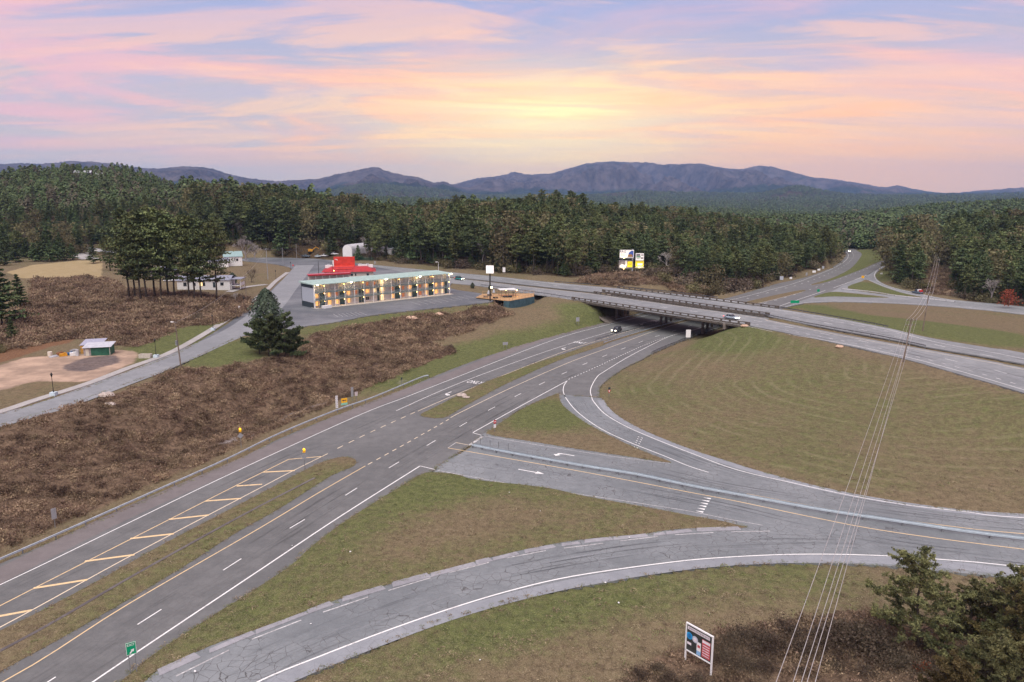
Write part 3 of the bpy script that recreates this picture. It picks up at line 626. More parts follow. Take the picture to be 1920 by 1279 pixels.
def strip(name, path, w, z, m_, thick=0.0, parent=None, off=0.0, kind='structure', label=None):
    L_, R_ = strip_verts(path, w, z, off); n_ = len(L_)
    V = [(p.x, p.y, z) for p in L_]+[(p.x, p.y, z) for p in R_]; F = [(i, n_+i, n_+i+1, i+1) for i in range(n_-1)]
    me = bpy.data.meshes.new(name)
    if thick:
        V += [(p.x, p.y, z-thick) for p in L_]+[(p.x, p.y, z-thick) for p in R_]
        F += [(2*n_+i, i, i+1, 2*n_+i+1) for i in range(n_-1)]+[(n_+i, 3*n_+i, 3*n_+i+1, n_+i+1) for i in range(n_-1)]+[(0, 2*n_, 3*n_, n_), (n_-1, 2*n_-1, 4*n_-1, 3*n_-1)]
    me.from_pydata(V, [], F); me.materials.append(m_)
    uv = me.uv_layers.new(name='UVMap'); run = [0]
    for i in range(1, len(path)): run.append(run[-1]+(Vector(path[i])-Vector(path[i-1])).length)
    vv = [(0, run[i]) for i in range(n_)]+[(1, run[i]) for i in range(n_)]; vv = vv*2
    for lp in me.loops: uv.data[lp.index].uv = vv[lp.vertex_index % len(vv)]
    me.update(); o = link(bpy.data.objects.new(name, me), parent)
    if kind and parent is None: tag(o, label, kind=kind)
    return o
low = pave('lower_highway', low_w, 0, M_ASPH_LOW, label='grey brown four-lane highway passing under the bridge')
rampo = pave('ramp_road', ramp_w, .006, M_ASPH_RAMP, label='cracked blue grey ramp roads curving off the highway')
farr = pave('far_ramp_road', far_w, .006, M_ASPH_UP)
lot = pave('motel_lot', lot_w, UZ+.0, M_ASPH_LOT)
_ns = lambda L_, a, b: [p for p in L_ if a <= (p-BL).dot(udir) <= b]
up_n = pave('upper_highway', near_car, UZ+.006, M_ASPH_UP, .3)
up_f = pave('upper_highway', far_car, UZ+.008, M_ASPH_UP, .3)
road_c = spline(WL([(-60,806),(0,788),(100,760),(213,719),(290,690),(380,651),(452,617),(505,577),(532,545),(555,518),(572,497)], UZ), 5)
street = strip('left_street', road_c, lambda t: 7.6+2.2*t*t, UZ+.012, M_ASPH_ROAD)
side_c = spline(WL([(-60,795),(0,776.5),(75,751.5),(175,719.5),(250,690.5),(338,656.5),(425.5,604),(480,564.5),(507,542),(522,527),(543,511)], UZ), 5)
sidewalk = strip('sidewalk', side_c, 2.0, UZ+.13, M_CONC, .4, off=1.0)
# far street behind the intersection
def drape(name, pts, w, m_, up=.14, label=None):
    P_ = resample(spline(pts, 5), 3.0); V, F = [], []
    for i, p in enumerate(P_):
        d = (P_[min(i+1, len(P_)-1)]-P_[max(i-1, 0)]); d.z = 0; d.normalize(); n_ = Vector((-d.y, d.x, 0))
        for k in (-1, -.5, 0, .5, 1): q = p+n_*(k*w/2); V.append((q.x, q.y, Gp(q.x, q.y)+up))
    for i in range(len(P_)-1):
        for k in range(4): F.append((i*5+k, i*5+k+1, (i+1)*5+k+1, (i+1)*5+k))
    me = bpy.data.meshes.new(name); me.from_pydata(V, [], F); me.materials.append(m_); me.update()
    if me.polygons[0].normal.z < 0: me.flip_normals()
    return tag(link(bpy.data.objects.new(name, me)), label, kind='structure')
drape('back_street', [hit(*q) for q in [(520,486),(470,489),(420,488),(330,482),(230,474),(150,464),(120,458)]], 8, M_ASPH_ROAD)
drape('driveway', [hit(*q) for q in [(500,534),(480,536),(455,540),(430,548)]], 3, M_CONC); drape('driveway', [hit(*q) for q in [(185,468),(150,474),(170,486)]], 9, M_CONC)
# wear: dark and light wheel tracks along the lanes, as thin stained films
def track_mat(name, dark=(.07, .07, .078), light=(.36, .37, .40), amt=.5, freq=9.):
    t = NT(name); uv = t.n('ShaderNodeUVMap').outputs[0]
    a = t.noise(1.0, 4, .65, co=uv, sc3=(freq, .035, 1)); b = t.noise(1.0, 3, .6, co=uv, sc3=(freq*.4, .012, 1))
    s_ = t.n('ShaderNodeSeparateXYZ'); t.L.new(uv, s_.inputs[0])
    edge = t.math('MULTIPLY', t.sm(s_.outputs[0], 0, .12), t.sm(s_.outputs[0], .88, 1., 1., 0.))
    c = t.mix(t.sm(a, .4, .6), dark, light); al = t.math('MULTIPLY', t.math('MULTIPLY', t.sm(t.math('ABSOLUTE', t.math('SUBTRACT', a, .5)), .03, .2), t.sm(b, .35, .6, .3, 1.)), t.math('MULTIPLY', edge, amt))
    t.col(c); t.b.inputs['Roughness'].default_value = .8; t.L.new(al, t.b.inputs['Alpha']); return t.m
M_TRACK = track_mat('wheel_track_stains', (.055, .058, .065), (.38, .40, .42), .8, 7.); M_TRACK_UP = track_mat('highway_track_stains', (.10, .105, .11), (.42, .43, .45), .75, 7.)
M_TRACK_LOW = track_mat('faint_track_stains', (.06, .06, .062), (.22, .22, .22), .5, 7.)
# ================================================================== painted markings (thin sheets 4 mm over the paving)
def paintmat(name, col, wear=.25):
    t = NT(name); n1 = t.noise(3, 6, .75); n2 = t.noise(.4, 3, .6)
    k = t.sm(t.math('ADD', t.math('MULTIPLY', n1, .7), t.math('MULTIPLY', n2, .3)), .58-wear*.3, .72-wear*.2)
    t.col(t.mix(t.math('MULTIPLY', k, .75), col, (.22, .21, .21))); t.b.inputs['Roughness'].default_value = .6; return t.m
M_WHITE = paintmat('white_road_paint', (.78, .78, .76)); M_WORN = paintmat('worn_white_road_paint', (.62, .62, .61), .7)
M_YEL = paintmat('faded_yellow_road_paint', (.72, .53, .29)); M_YEL2 = paintmat('pale_yellow_road_paint', (.76, .64, .46))
def line(parent, pts, w, m_, z=0.0, seg=5, dz=.006, zp=None, name='lane_line'):
    P_ = spline(WL(pts, z), seg) if len(pts) > 2 else resample(WL(pts, z), 20)
    o = strip(name, P_, w, (zp if zp is not None else z)+dz, m_, parent=parent); return o
def dashes(parent, pts, w, m_, on, cyc, z=0.0, dz=.006, phase=0.0, name='lane_dash', skip=None):
    P_ = resample(spline(WL(pts, z), 6), .5); acc = [0.]
    for i in range(1, len(P_)): acc.append(acc[-1]+(P_[i]-P_[i-1]).length)
    acc = np.array(acc); s_ = phase; k = 0
    def at(d):
        i = min(max(int(np.searchsorted(acc, d)), 1), len(P_)-1); f = (d-acc[i-1])/max(acc[i]-acc[i-1], 1e-6); return P_[i-1].lerp(P_[i], min(max(f, 0), 1))
    while s_+on < acc[-1]:
        a, b = at(s_), at(s_+on); strip(name, [a, a.lerp(b, .5), b], w, z+dz, m_, parent=parent); s_ += cyc; k += 1
H1 = .012
# outer (guardrail side) carriageway
line(low, [(-90,1137),(0,1096.6),(240,981),(452.5,879),(675,777.7),(760,745),(825,719.5),(1037.5,637.5),(1125,612.5),(1187.5,597.5),(1235,586.5),(1300,574),(1380,560),(1440,545),(1490,531),(1540,512.5),(1570,499),(1588,486),(1590,476),(1582,469)], .16, M_WHITE)
line(low, [(742.9,770.2),(865,717),(1025,658.7),(1150,620),(1237,598)], .14, M_WHITE)
line(low, [(783.5,771),(880,729.5),(1050,662),(1112.5,641.5),(1175,622),(1225,609),(1290,592)], .14, M_YEL2)
dashes(low, [(778,773),(700,808),(625.8,844.4)], .16, M_YEL2, 1.6, 3.3)
line(low, [(614.5,850.6),(547,884),(480,919),(240,1045),(0,1176.2),(-90,1222)], .16, M_YEL2)
line(low, [(606,855.7),(541.4,861.3)], .22, M_YEL); line(low, [(541.4,861.3),(440,911.7),(300,983),(0,1135.9),(-90,1183)], .16, M_YEL)
def hatch(a, b): line(low, [a, b], .42, M_YEL, dz=.010, name='hatch_bar')
def zz(x, y): return (x/3.052, 860+y/3.052)
for a, b in [((1355,157),(1500,147)),((1175,243),(1380,228)),((965,348),(1195,323)),((745,458),(995,430)),((485,588),(770,550)),((190,742),(500,693)),((-160,930),(180,868)),((-600,1150),(-250,1050))]: hatch(zz(*a), zz(*b))
hatch((493.5,885.5),(552.6,882.4))
# inner carriageway
line(low, [(-90,1322),(6.5,1277.8),(240,1133),(480,994.3),(600,922.5),(685,873.7)], .16, M_YEL)
dashes(low, [(690,871),(768,828),(842,786)], .17, M_YEL2, 1.2, 2.4)
line(low, [(845,783),(870,770),(960,726.5),(1070,678.5),(1150,649),(1225,621.5),(1280,604.5),(1340,590)], .15, M_YEL2)
dashes(low, [(-60,1375),(225,1192),(400,1081),(531,998),(636,936),(720,883),(791,841),(851,806),(905.6,775),(953,750),(997,728),(1037.7,709),(1074.5,692),(1109,677),(1140.5,664.5),(1170,653),(1198,642.5),(1225,632.5),(1251,624.5),(1275,616.7),(1330,600),(1380,587)], .15, M_WHITE, 3.05, 12.1, phase=3.2)
line(low, [(60,1360),(173.7,1279),(340,1167),(500.5,1060),(640,967),(787.7,873.7)], .2, M_WHITE); line(low, [(787.7,873.7),(820,881.5)], .16, M_WHITE)
line(low, [(886,811.4),(975,762),(1064,713.8)], .18, M_WHITE); line(low, [(886,811.4),(907.6,817.6)], .15, M_WHITE)
line(low, [(1064,713.8),(1058,722),(1056,733),(1060,745)], .15, M_WHITE)
dashes(low, [(1066,711.5),(1125,685),(1187.5,656),(1237.5,636),(1262.5,628.7),(1290,620)], .2, M_WHITE, .7, 1.6)
line(low, [(1340,604),(1305,617.5),(1260,629),(1215,650),(1175,671),(1132.5,697),(1120,706),(1110,722.5),(1107,734),(1109.5,745)], .16, M_WHITE)
# far stretch beyond the bridge
line(low, [(1462,574),(1490,564),(1520,554),(1547.6,544.7)], .2, M_WHITE); line(low, [(1562.6,540),(1595,528),(1623,516.5)], .2, M_WHITE)
dashes(low, [(1390,582),(1440,567),(1500,549),(1560,528),(1610,510),(1665,487)], .18, M_WHITE, 3.05, 12.1)
dashes(low, [(1400,560),(1450,546),(1500,533),(1550,515),(1585,497),(1600,482),(1597,472)], .18, M_WHITE, 3.05, 12.1)
line(low, [(1507,546.8),(1440,564.6),(1400,573)], .15, M_YEL2); line(low, [(1519,534),(1560,522.4),(1597,503.5),(1614,484),(1616,475)], .15, M_WHITE)
line(low, [(1624,516),(1623,521),(1630,526)], .15, M_WHITE)
# ramps
line(rampo, [(1060,745),(1080,770),(1120,800),(1170,825),(1245.4,855),(1290,873.5),(1328.5,885.8)], .16, M_WHITE, dz=H1)
line(rampo, [(1109.5,745),(1112.8,752.6),(1132.8,775),(1170,797.6),(1220,820),(1300,851.4),(1381.6,881),(1488,906),(1594,929),(1700,946.8),(1806.6,959),(1920,971),(2050,978)], .17, M_WHITE, dz=H1)
line(rampo, [(907.6,817.6),(1000,833),(1095,848),(1180,860),(1256,869)], .12, M_WORN, dz=H1)
line(rampo, [(879,835.5),(905,818.5)], .55, M_WORN, dz=.016, name='stop_bar')
line(rampo, [(839.8,840),(945,858.5),(1070,880.5),(1195,904),(1300,924.5),(1381.6,940),(1523,969.8),(1665,996.3),(1920,1030),(2050,1045)], .17, M_YEL, dz=H1)
line(rampo, [(839.8,840),(855,830)], .15, M_WORN, dz=H1); line(rampo, [(855,830),(880,835)], .15, M_YEL2, dz=.016)
line(rampo, [(1400,926),(1523,948.8),(1665,970.8),(1800,989),(1920,1001),(2050,1012)], .16, M_YEL, dz=H1)
line(rampo, [(820,882),(905,898),(995,914),(1095,928),(1240,950),(1300,960),(1364,973),(1430,985)], .13, M_WORN, dz=H1)
line(rampo, [(380,1335),(492,1274.5),(598.8,1231),(717.5,1185.4),(836,1144),(955,1108),(1074,1080.5),(1239,1056.6),(1346,1046),(1488,1039.5),(1629.5,1041),(1771,1049.5),(1920,1064),(2050,1080)], .2, M_WHITE, dz=H1)
dashes(rampo, [(330,1268),(480,1195.3),(579,1157.7),(670,1126),(796.7,1086.5),(900,1059),(994.7,1037),(1113,1021),(1239,1005.3),(1340,998.5),(1430,996),(1502,996.5)], .17, M_WORN, 5.2, 7.6, dz=H1)
# upper highway
ZU = .012
line(up_n, [(900,540.5),(1000,552.5),(1087.5,564.2),(1235,587.5),(1377.5,608),(1460,624),(1565,641),(1655,659.5),(1715,673),(1800,696),(1920,731),(2050,771)][0:], .16, M_WHITE, z=UZ, dz=ZU)
dashes(up_n, [(900,530.5),(1000,544.5),(1120,562),(1250,577),(1400,598.5),(1461,610),(1530,623),(1602.7,637),(1671.5,651.5),(1739,665.5),(1830,686),(1920,709),(2050,745)], .16, M_WHITE, 3.05, 12.1, z=UZ, dz=ZU)
dashes(up_n, [(1400,604.5),(1500,624),(1620,647),(1715,668),(1830,698),(1920,724.5)], .3, M_WORN, 1.2, 3.6, z=UZ, dz=ZU, name='rumble_mark')
line(up_n, [(880,526.5),(1000,540),(1133,554.5),(1411,595),(1440,601.5),(1565,627),(1690,650),(1865,681.5),(1920,693),(2050,719)], .15, M_YEL2, z=UZ, dz=ZU)
line(up_f, [(700,500),(765,504.5),(915,518.8),(1080,535.7),(1205,547),(1345,562),(1442.5,578.5),(1559.5,597.5),(1665,618),(1748,640),(1855,660),(1920,673),(2050,700)], .15, M_WHITE, z=UZ, dz=.014)
dashes(up_f, [(765,507.5),(915,521),(1080,541),(1205,556),(1345,573),(1455,589),(1580,611.5),(1646.5,624.5),(1794,654.8),(1900,676)], .16, M_WHITE, 3.05, 12.1, z=UZ, dz=.014)
dashes(up_f, [(1205,550),(1345,566),(1455,582),(1600,609),(1720,632)], .3, M_WORN, 1.2, 3.8, z=UZ, dz=.014, name='rumble_mark')
# far ramps
line(farr, [(1672,489),(1646,506),(1640,518),(1652,531),(1700,546),(1790,564),(1920,578)], .15, M_WHITE, dz=.014)
line(farr, [(1472,575.5),(1515,567),(1580,564.5),(1690,568.5),(1790,574.5),(1920,588)], .15, M_WHITE, dz=.014)
line(farr, [(1630,526),(1677,543),(1735,557.5),(1790,566)], .15, M_WHITE, dz=.014)
# arrows, ONLY, yield teeth
def flat(name, poly, z, m_, parent):
    me = bpy.data.meshes.new(name); me.from_pydata([(p.x, p.y, z) for p in poly], [], [tuple(range(len(poly)))]); me.materials.append(m_); me.update()
    if me.polygons[0].normal.z < 0: me.flip_normals()
    return link(bpy.data.objects.new(name, me), parent)
def arrow(px, py, dirp, m_, parent, z=.008, turn=1, L_=3.4):
    c = W(px, py); d = (W(*dirp)-c).normalized(); n_ = Vector((-d.y, d.x, 0))*turn
    P_ = lambda a, b: c+d*a+n_*b
    flat('lane_arrow', [P_(-L_/2, -.12), P_(-L_/2, .12), P_(.1, .12), P_(.5, .35), P_(.55, .75), P_(.2, .75), P_(.85, 1.45), P_(1.5, .75), P_(1.05, .75), P_(.95, .1), P_(.4, -.12)], z, m_, parent)
arrow(838, 738, (790,757), M_WHITE, low, turn=1, L_=3.6); arrow(1055, 653.5, (1000,672), M_WHITE, low, L_=3.6); arrow(1202, 608, (1150,622), M_WHITE, low)
arrow(1056.5, 851.4, (1000,842), M_WHITE, rampo, z=.014, turn=1, L_=4)
c_ = W(997, 884.5); d_ = (W(1060, 896)-c_).normalized(); n_ = Vector((-d_.y, d_.x, 0))
flat('lane_arrow', [c_+d_*a+n_*b for a, b in ((-2.4,.12),(-2.4,-.12),(.8,-.12),(.8,-.5),(2.2,0),(.8,.5),(.8,.12))], .014, M_WHITE, rampo)
def road_word(word, px, py, dirp, size, z, parent):
    c = W(px, py); d = (W(*dirp)-c).normalized(); me = text_mesh('road_word', word, size, M_WHITE, .0, 'CENTER')
    o = link(bpy.data.objects.new('road_word', me), parent); me.transform(Matrix.Scale(2.3, 4, (0, 1, 0)))
    o.location = (c.x, c.y, z); o.rotation_euler = (0, 0, math.atan2(d.y, d.x)-math.pi/2)
road_word('ONLY', 890, 717, (940,695), 1.5, .012, low); road_word('ONLY', 1087, 642.5, (1140,625), 1.5, .012, low); road_word('ONLY', 1230, 602, (1290,588), 1.5, .012, low)
def teeth(px, py, dirp, n, cross, parent, m_=M_WHITE, z=.014, w=.5, h=.95):
    c = W(px, py); d = (W(*dirp)-c).normalized(); q = (W(*cross)-c); L_ = q.length; q.normalize()
    for i in range(n):
        b = c+q*(L_*(i+.5)/n); flat('yield_tooth', [b-q*w/2, b+q*w/2, b+d*h], z, m_, parent)
teeth(1334, 933, (1270,922), 6, (1317,963), rampo, w=.5, h=1.1)
teeth(1206, 820, (1170,806), 7, (1193,846), rampo, w=.35, h=.5); teeth(1199, 818, (1165,802), 7, (1188,844), rampo, w=.35, h=.5)
# wear films
def film(name, pts, w, z, m_, parent, zz=0.0): strip(name, resample(spline(WL(pts, zz), 5), 4), w, z, m_, parent=parent)
film('wheel_tracks', [(850,858),(1000,883),(1200,920),(1350,950),(1500,985),(1700,1022),(1920,1048),(2050,1064)], 4.6, .009, M_TRACK, rampo)
film('wheel_tracks', [(905,828),(1050,849),(1200,876),(1350,910),(1500,935),(1700,965),(1920,988),(2050,998)], 3.8, .009, M_TRACK, rampo)
film('wheel_tracks', [(1085,750),(1110,780),(1160,808),(1240,840),(1350,880),(1480,912),(1650,945),(1920,980)], 4.0, .0102, M_TRACK, rampo)
film('wheel_tracks', [(430,1275),(560,1212),(700,1155),(850,1103),(1000,1066),(1150,1040),(1300,1022),(1450,1016),(1600,1018)], 5.0, .0102, M_TRACK, rampo)
film('wheel_tracks', [(0,1235+95),(240,1180),(480,1035),(700,898),(900,785),(1040,713),(1200,650),(1300,615)], 7.0, .004, M_TRACK_LOW, low)
film('wheel_tracks', [(0,1118),(240,1006),(480,893),(700,795),(850,733),(1000,676),(1150,627),(1240,600)], 6.0, .004, M_TRACK_LOW, low)
film('wheel_tracks', [(880,532.5),(1087,558.5),(1235,580),(1400,602),(1560,633),(1700,661),(1920,712)], 7.6, .009, M_TRACK_UP, up_n, UZ)
film('wheel_tracks', [(760,507),(915,520.5),(1087,541),(1235,558),(1400,582),(1560,608),(1700,635),(1920,676)], 7.6, .0105, M_TRACK_UP, up_f, UZ)
for o in bpy.data.objects:
    if o.parent in (up_n, up_f) and o.name.startswith('wheel_tracks'): o.location.z += UZ
M_PATCH = asphalt('asphalt_repair_patch', (.062, .064, .068), (.10, .103, .108), .0, .3)
def patch(px, py, dirp, L_, w_, m_, parent, z=.0075):
    c = W(px, py); d = (W(*dirp)-c).normalized(); n_ = Vector((-d.y, d.x, 0)); jt = lambda: random.uniform(-.12, .12)
    flat('repair_patch', [c+d*(-L_/2+jt())+n_*(-w_/2+jt()), c+d*(L_/2+jt())+n_*(-w_/2+jt()), c+d*(L_/2+jt())+n_*(w_/2+jt()), c+d*(-L_/2+jt())+n_*(w_/2+jt())], z, m_, parent)
M_SKID = track_mat('skid_mark_rubber', (.03, .03, .032), (.06, .06, .06), .9, 1.); film('skid_mark', [(586,840.8),(671,824),(763.8,812.6),(834,816.8),(880,826)], .28, .0085, M_SKID, low)
M_SHB = asphalt('brownish_shoulder_asphalt', (.125, .112, .11), (.175, .158, .155), .2, .4)
film('shoulder_band', [(-80,1120),(0,1079),(240,961),(452,868),(640,783),(760,735),(845,704),(1037,629),(1187,594)], 3.7, .0045, M_SHB, low)
strip('drain_channel', resample(spline(WL([(-90,1270),(0,1223.7),(114.7,1161),(229,1094),(377,1010.7),(480,955),(590,898)]), 5), 3), .42, .20, asphalt('dirty_drain', (.07, .06, .06), (.16, .145, .14), .2, .3), .1, label='narrow concrete drain along the middle of the near median')
# pale outer shoulders of the ramps
film('shoulder_band', [(1126,750),(1140,770),(1178,796),(1250,829),(1357,866.5),(1470,899),(1600,929),(1771,955.5),(1920,967.5),(2050,974)], 1.5, .0095, M_SHOULDER, rampo)
film('shoulder_band', [(470,1306),(560,1261),(690,1209),(830,1158),(960,1120),(1100,1089),(1239,1067),(1346,1055),(1488,1048.5),(1640,1050),(1771,1058.5),(1920,1076),(2050,1094)], 1.9, .0095, M_SHOULDER, rampo)
# broken concrete apron slabs beside the bottom ramp
sl = resample(spline(WL([(300,1268),(393,1226),(480,1190),(579,1152),(670,1120),(737,1102),(836,1076),(955,1045),(1074,1022),(1208,1008),(1300,998),(1380,995),(1430,993)]), 6), .5)
acc_ = 0; i0 = 0; M_SLAB = asphalt('broken_slab_concrete', (.20, .20, .215), (.33, .33, .35), .3, .3)
while i0 < len(sl)-6:
    Ls = random.randint(3, 9); i1 = min(i0+Ls, len(sl)-1); a, b = sl[i0], sl[i1]; d = (b-a).normalized(); n_ = Vector((-d.y, d.x, 0)); w1 = random.uniform(.75, 1.15)
    j = lambda: random.uniform(-.12, .12)
    q = [a+n_*(.05+j()*.4), b+n_*(.05+j()*.4), b-d*.1+n_*(w1+j()), a+d*(.3+j())+n_*(w1+j())]
    if random.random() < .35: q.insert(3, (q[2]+q[3])/2+n_*j()*1.5)
    m_ = MB(); m_.prism([(p.x, p.y) for p in q], .0, .05+random.uniform(0, .03)); m_.build('slab', M_SLAB, rampo); i0 = i1+(1 if random.random() < .5 else 0)
# weeds in the joint between slabs and road get built with the tufts
# parking bay lines by the motel
for k in range(7): line(lot, [(625+k*8,589-k*.7),(634+k*9,594-k*.5)], .12, M_WORN, z=UZ, dz=.006, name='bay_line')
for k in range(9): line(lot, [(770+k*12.5,566-k*1.55),(790+k*12.8,572.5-k*1.6)], .12, M_WORN, z=UZ, dz=.006, name='bay_line')
# ================================================================== mountains beyond the woods
def skyline(pts):
    P_ = np.array(pts, float); return P_[:, 0], P_[:, 1]
SK_MAIN = skyline([(-600,345),(300,345),(780,352),(850,347),(890,336),(930,331),(965,325),(985,329),(1035,326),(1070,316),(1100,308.5),(1120,306),(1150,304.5),(1180,306),(1215,307),(1240,310.5),(1290,308.5),(1310,308),(1335,313),(1365,318),(1390,318),(1410,313),(1422,312),(1445,314),(1480,323),(1505,330),(1530,335),(1560,337),(1600,343),(1640,350),(1660,352),(1680,348.5),(1700,353),(1740,360),(1790,363),(1830,358),(1870,356),(1920,351),(2100,345),(2600,352)])
SK_LEFT = skyline([(-600,330),(-200,320),(0,310),(70,309),(100,310),(125,306),(150,303.5),(190,307),(225,311),(280,317),(300,319),(330,316),(360,314),(385,315),(405,320),(430,328),(470,336),(500,338),(530,341),(545,339),(600,336.5),(640,326),(670,320),(700,315.5),(715,317),(735,324),(760,330),(785,333),(800,339),(815,343),(832,341),(845,346),(870,352),(950,360),(2600,365)])
def range_mesh(name, D, half, sk, seed, r0, r1, lbl, front=.55):
    az = np.linspace(-620, 2560, 1350); rs = np.concatenate([np.linspace(r0, D, 90), np.linspace(D, r1, 25)[1:]])
    top = CAMZ+(YH-np.interp(az, *sk))/1406*D
    AZ, RR = np.meshgrid(az, rs); TOP = np.broadcast_to(top, AZ.shape); X_ = (AZ-960)/1406*RR; Y_ = RR
    t = np.clip((RR-r0)/(D-r0), 0, 1); prof = np.where(RR <= D, t**(1+front), np.clip(1-(RR-D)/(r1-D), 0, 1))
    sp = fbm(X_+fbm(X_, Y_, 1800, 3, seed)*900, Y_*.45, 900, 5, seed+3, .55); rid = 1-np.abs(sp)*5.5
    Z_ = -30+(TOP+30)*prof+(np.clip(rid, -1, 1)-.4)*(TOP*.75+25)*np.where(RR <= D, np.sin(np.pi*np.clip(t, 0, 1)**1.1), 0)*1.0
    Z_ = Z_+fbm(X_, Y_, 130, 3, seed+7)*16*t+rng.uniform(-1, 1, X_.shape)*5*t*(RR <= D*1.01)
    lim = CAMZ+(YH-np.interp(az, *sk))/1406*RR
    Z_ = np.where(RR < D*.97, np.minimum(Z_, np.broadcast_to(lim, Z_.shape)-10-30*(1-t)), Z_)
    n_, m_ = AZ.shape; i = np.arange(n_-1)[:, None]*m_+np.arange(m_-1)[None]
    F = np.stack([i, i+1, i+m_+1, i+m_], -1).reshape(-1, 4)
    me = np_mesh(name, np.c_[X_.ravel(), Y_.ravel(), Z_.ravel()], F, M_MOUNT, True)
    tag(link(bpy.data.objects.new(name, me)), lbl, kind='structure')
def mountain_material():
    t = NT('leafless_mountain_woods'); g = t.n('ShaderNodeNewGeometry'); s_ = t.n('ShaderNodeSeparateXYZ'); t.L.new(g.outputs['Normal'], s_.inputs[0]); p = t.n('ShaderNodeSeparateXYZ'); t.L.new(g.outputs['Position'], p.inputs[0])
    n1 = t.noise(.0011, 6, .62, dist=.6); n2 = t.noise(.02, 5, .8); n3 = t.noise(.006, 5, .7)
    c = t.mix(t.sm(n3, .35, .65), (.036, .033, .038), (.165, .135, .13)); c = t.mix(t.math('MULTIPLY', t.sm(n2, .4, .7), .6), c, (.13, .115, .12))
    lowz = t.sm(p.outputs[2], 60, 230, .34, 0.)
    c = t.mix(t.sm(t.math('ADD', n1, lowz), .60, .72), c, t.mix(t.sm(n2, .4, .65), (.018, .035, .026), (.05, .075, .05)))
    n8 = t.noise(.0028, 7, .75, dist=1.0); c = t.mix(t.math('MULTIPLY', t.sm(n8, .5, .62), .55), c, (.03, .028, .032)); t.col(c); t.b.inputs['Roughness'].default_value = 1; t.b.inputs['Specular IOR Level'].default_value = 0; t.bump(n2, 1., 45.); return t.m
M_MOUNT = mountain_material()
range_mesh('mountain_range', 11000, 0, SK_MAIN, 21, 6200, 13500, 'long blue wooded mountain with rounded tops filling the right horizon')
range_mesh('mountain_range', 7800, 0, SK_LEFT, 33, 4800, 9500, 'lower wooded mountains on the left and middle horizon')
# ================================================================== trees
def leafmat(name, c1, c2, c3=None, scale=.35, big=None):
    t = NT(name); oi = t.n('ShaderNodeObjectInfo'); n1 = t.noise(scale, 3, .6, co=t.obj()) if big is None else t.noise(big, 5, .7); n2 = t.noise(3.0, 2, .6, co=t.obj())
    f = t.math('ADD', t.math('MULTIPLY', n1, .6), t.math('MULTIPLY', n2, .4))
    c = t.mix(t.sm(f, .38, .64), c1, c2)
    h = t.n('ShaderNodeHueSaturation'); t.L.new(c, h.inputs['Color']); h.inputs['Hue'].default_value = .5
    t.L.new(t.sm(oi.outputs['Random'], 0, 1, .72, 1.28, 'LINEAR'), h.inputs['Value']); t.L.new(t.sm(oi.outputs['Random'], 0, 1, .485, .515, 'LINEAR'), h.inputs['Hue'])
    t.L.new(h.outputs[0], t.b.inputs['Base Color']); t.b.inputs['Roughness'].default_value = .75; t.b.inputs['Specular IOR Level'].default_value = .12
    return t.m
M_PINE = leafmat('pine_needles', (.048, .07, .032), (.15, .185, .082)); M_PINE2 = leafmat('light_pine_needles', (.065, .085, .034), (.19, .21, .085))
M_YPINE = leafmat('young_pine_needles', (.042, .066, .03), (.13, .17, .07)); M_DARK = leafmat('dark_evergreen_leaves', (.028, .042, .028), (.10, .125, .085))
M_OLIVE = leafmat('olive_foliage', (.08, .075, .04), (.19, .165, .085)); M_BRUSH = leafmat('brown_brush_twigs', (.07, .052, .038), (.17, .135, .10)); M_FARB = leafmat('far_leafless_crowns', (.07, .062, .04), (.15, .135, .09)); M_GREY = leafmat('grey_bare_twigs', (.22, .20, .19), (.45, .41, .39))
M_RED = leafmat('red_autumn_leaves', (.18, .045, .025), (.36, .10, .05)); M_ORANGE = leafmat('orange_autumn_leaves', (.20, .09, .03), (.38, .19, .06))
M_KUD = leafmat('dead_vine_leaves', (.085, .058, .04), (.37, .265, .18), big=.16); M_TUFT = leafmat('grass_tufts', (.16, .125, .08), (.34, .27, .18)); M_TUFTG = leafmat('green_grass_tufts', (.11, .125, .05), (.22, .23, .10))
M_BARK = mat('pine_bark', (.08, .066, .056), .9, var=.3, scale=2, spec=.05); M_BARKG = mat('grey_bark', (.26, .235, .22), .9, var=.25, scale=2, spec=.05)
def quad_cloud(cen, size, nrm, asp=1.6, seed=0):
    """small leaf-sized faces, one per centre"""
    n_ = len(cen); nrm = nrm/np.maximum(np.linalg.norm(nrm, axis=1, keepdims=True), 1e-6)
    r_ = np.random.default_rng(seed).normal(size=(n_, 3)); a = np.cross(nrm, r_); a /= np.maximum(np.linalg.norm(a, axis=1, keepdims=True), 1e-6); b = np.cross(nrm, a)
    s_ = size[:, None]; a = a*s_*asp*.5; b = b*s_*.5
    V = np.stack([cen-a-b*.5, cen+a*.15-b, cen+a, cen+a*.1+b], 1).reshape(-1, 3); return V, np.arange(n_*4).reshape(-1, 4)
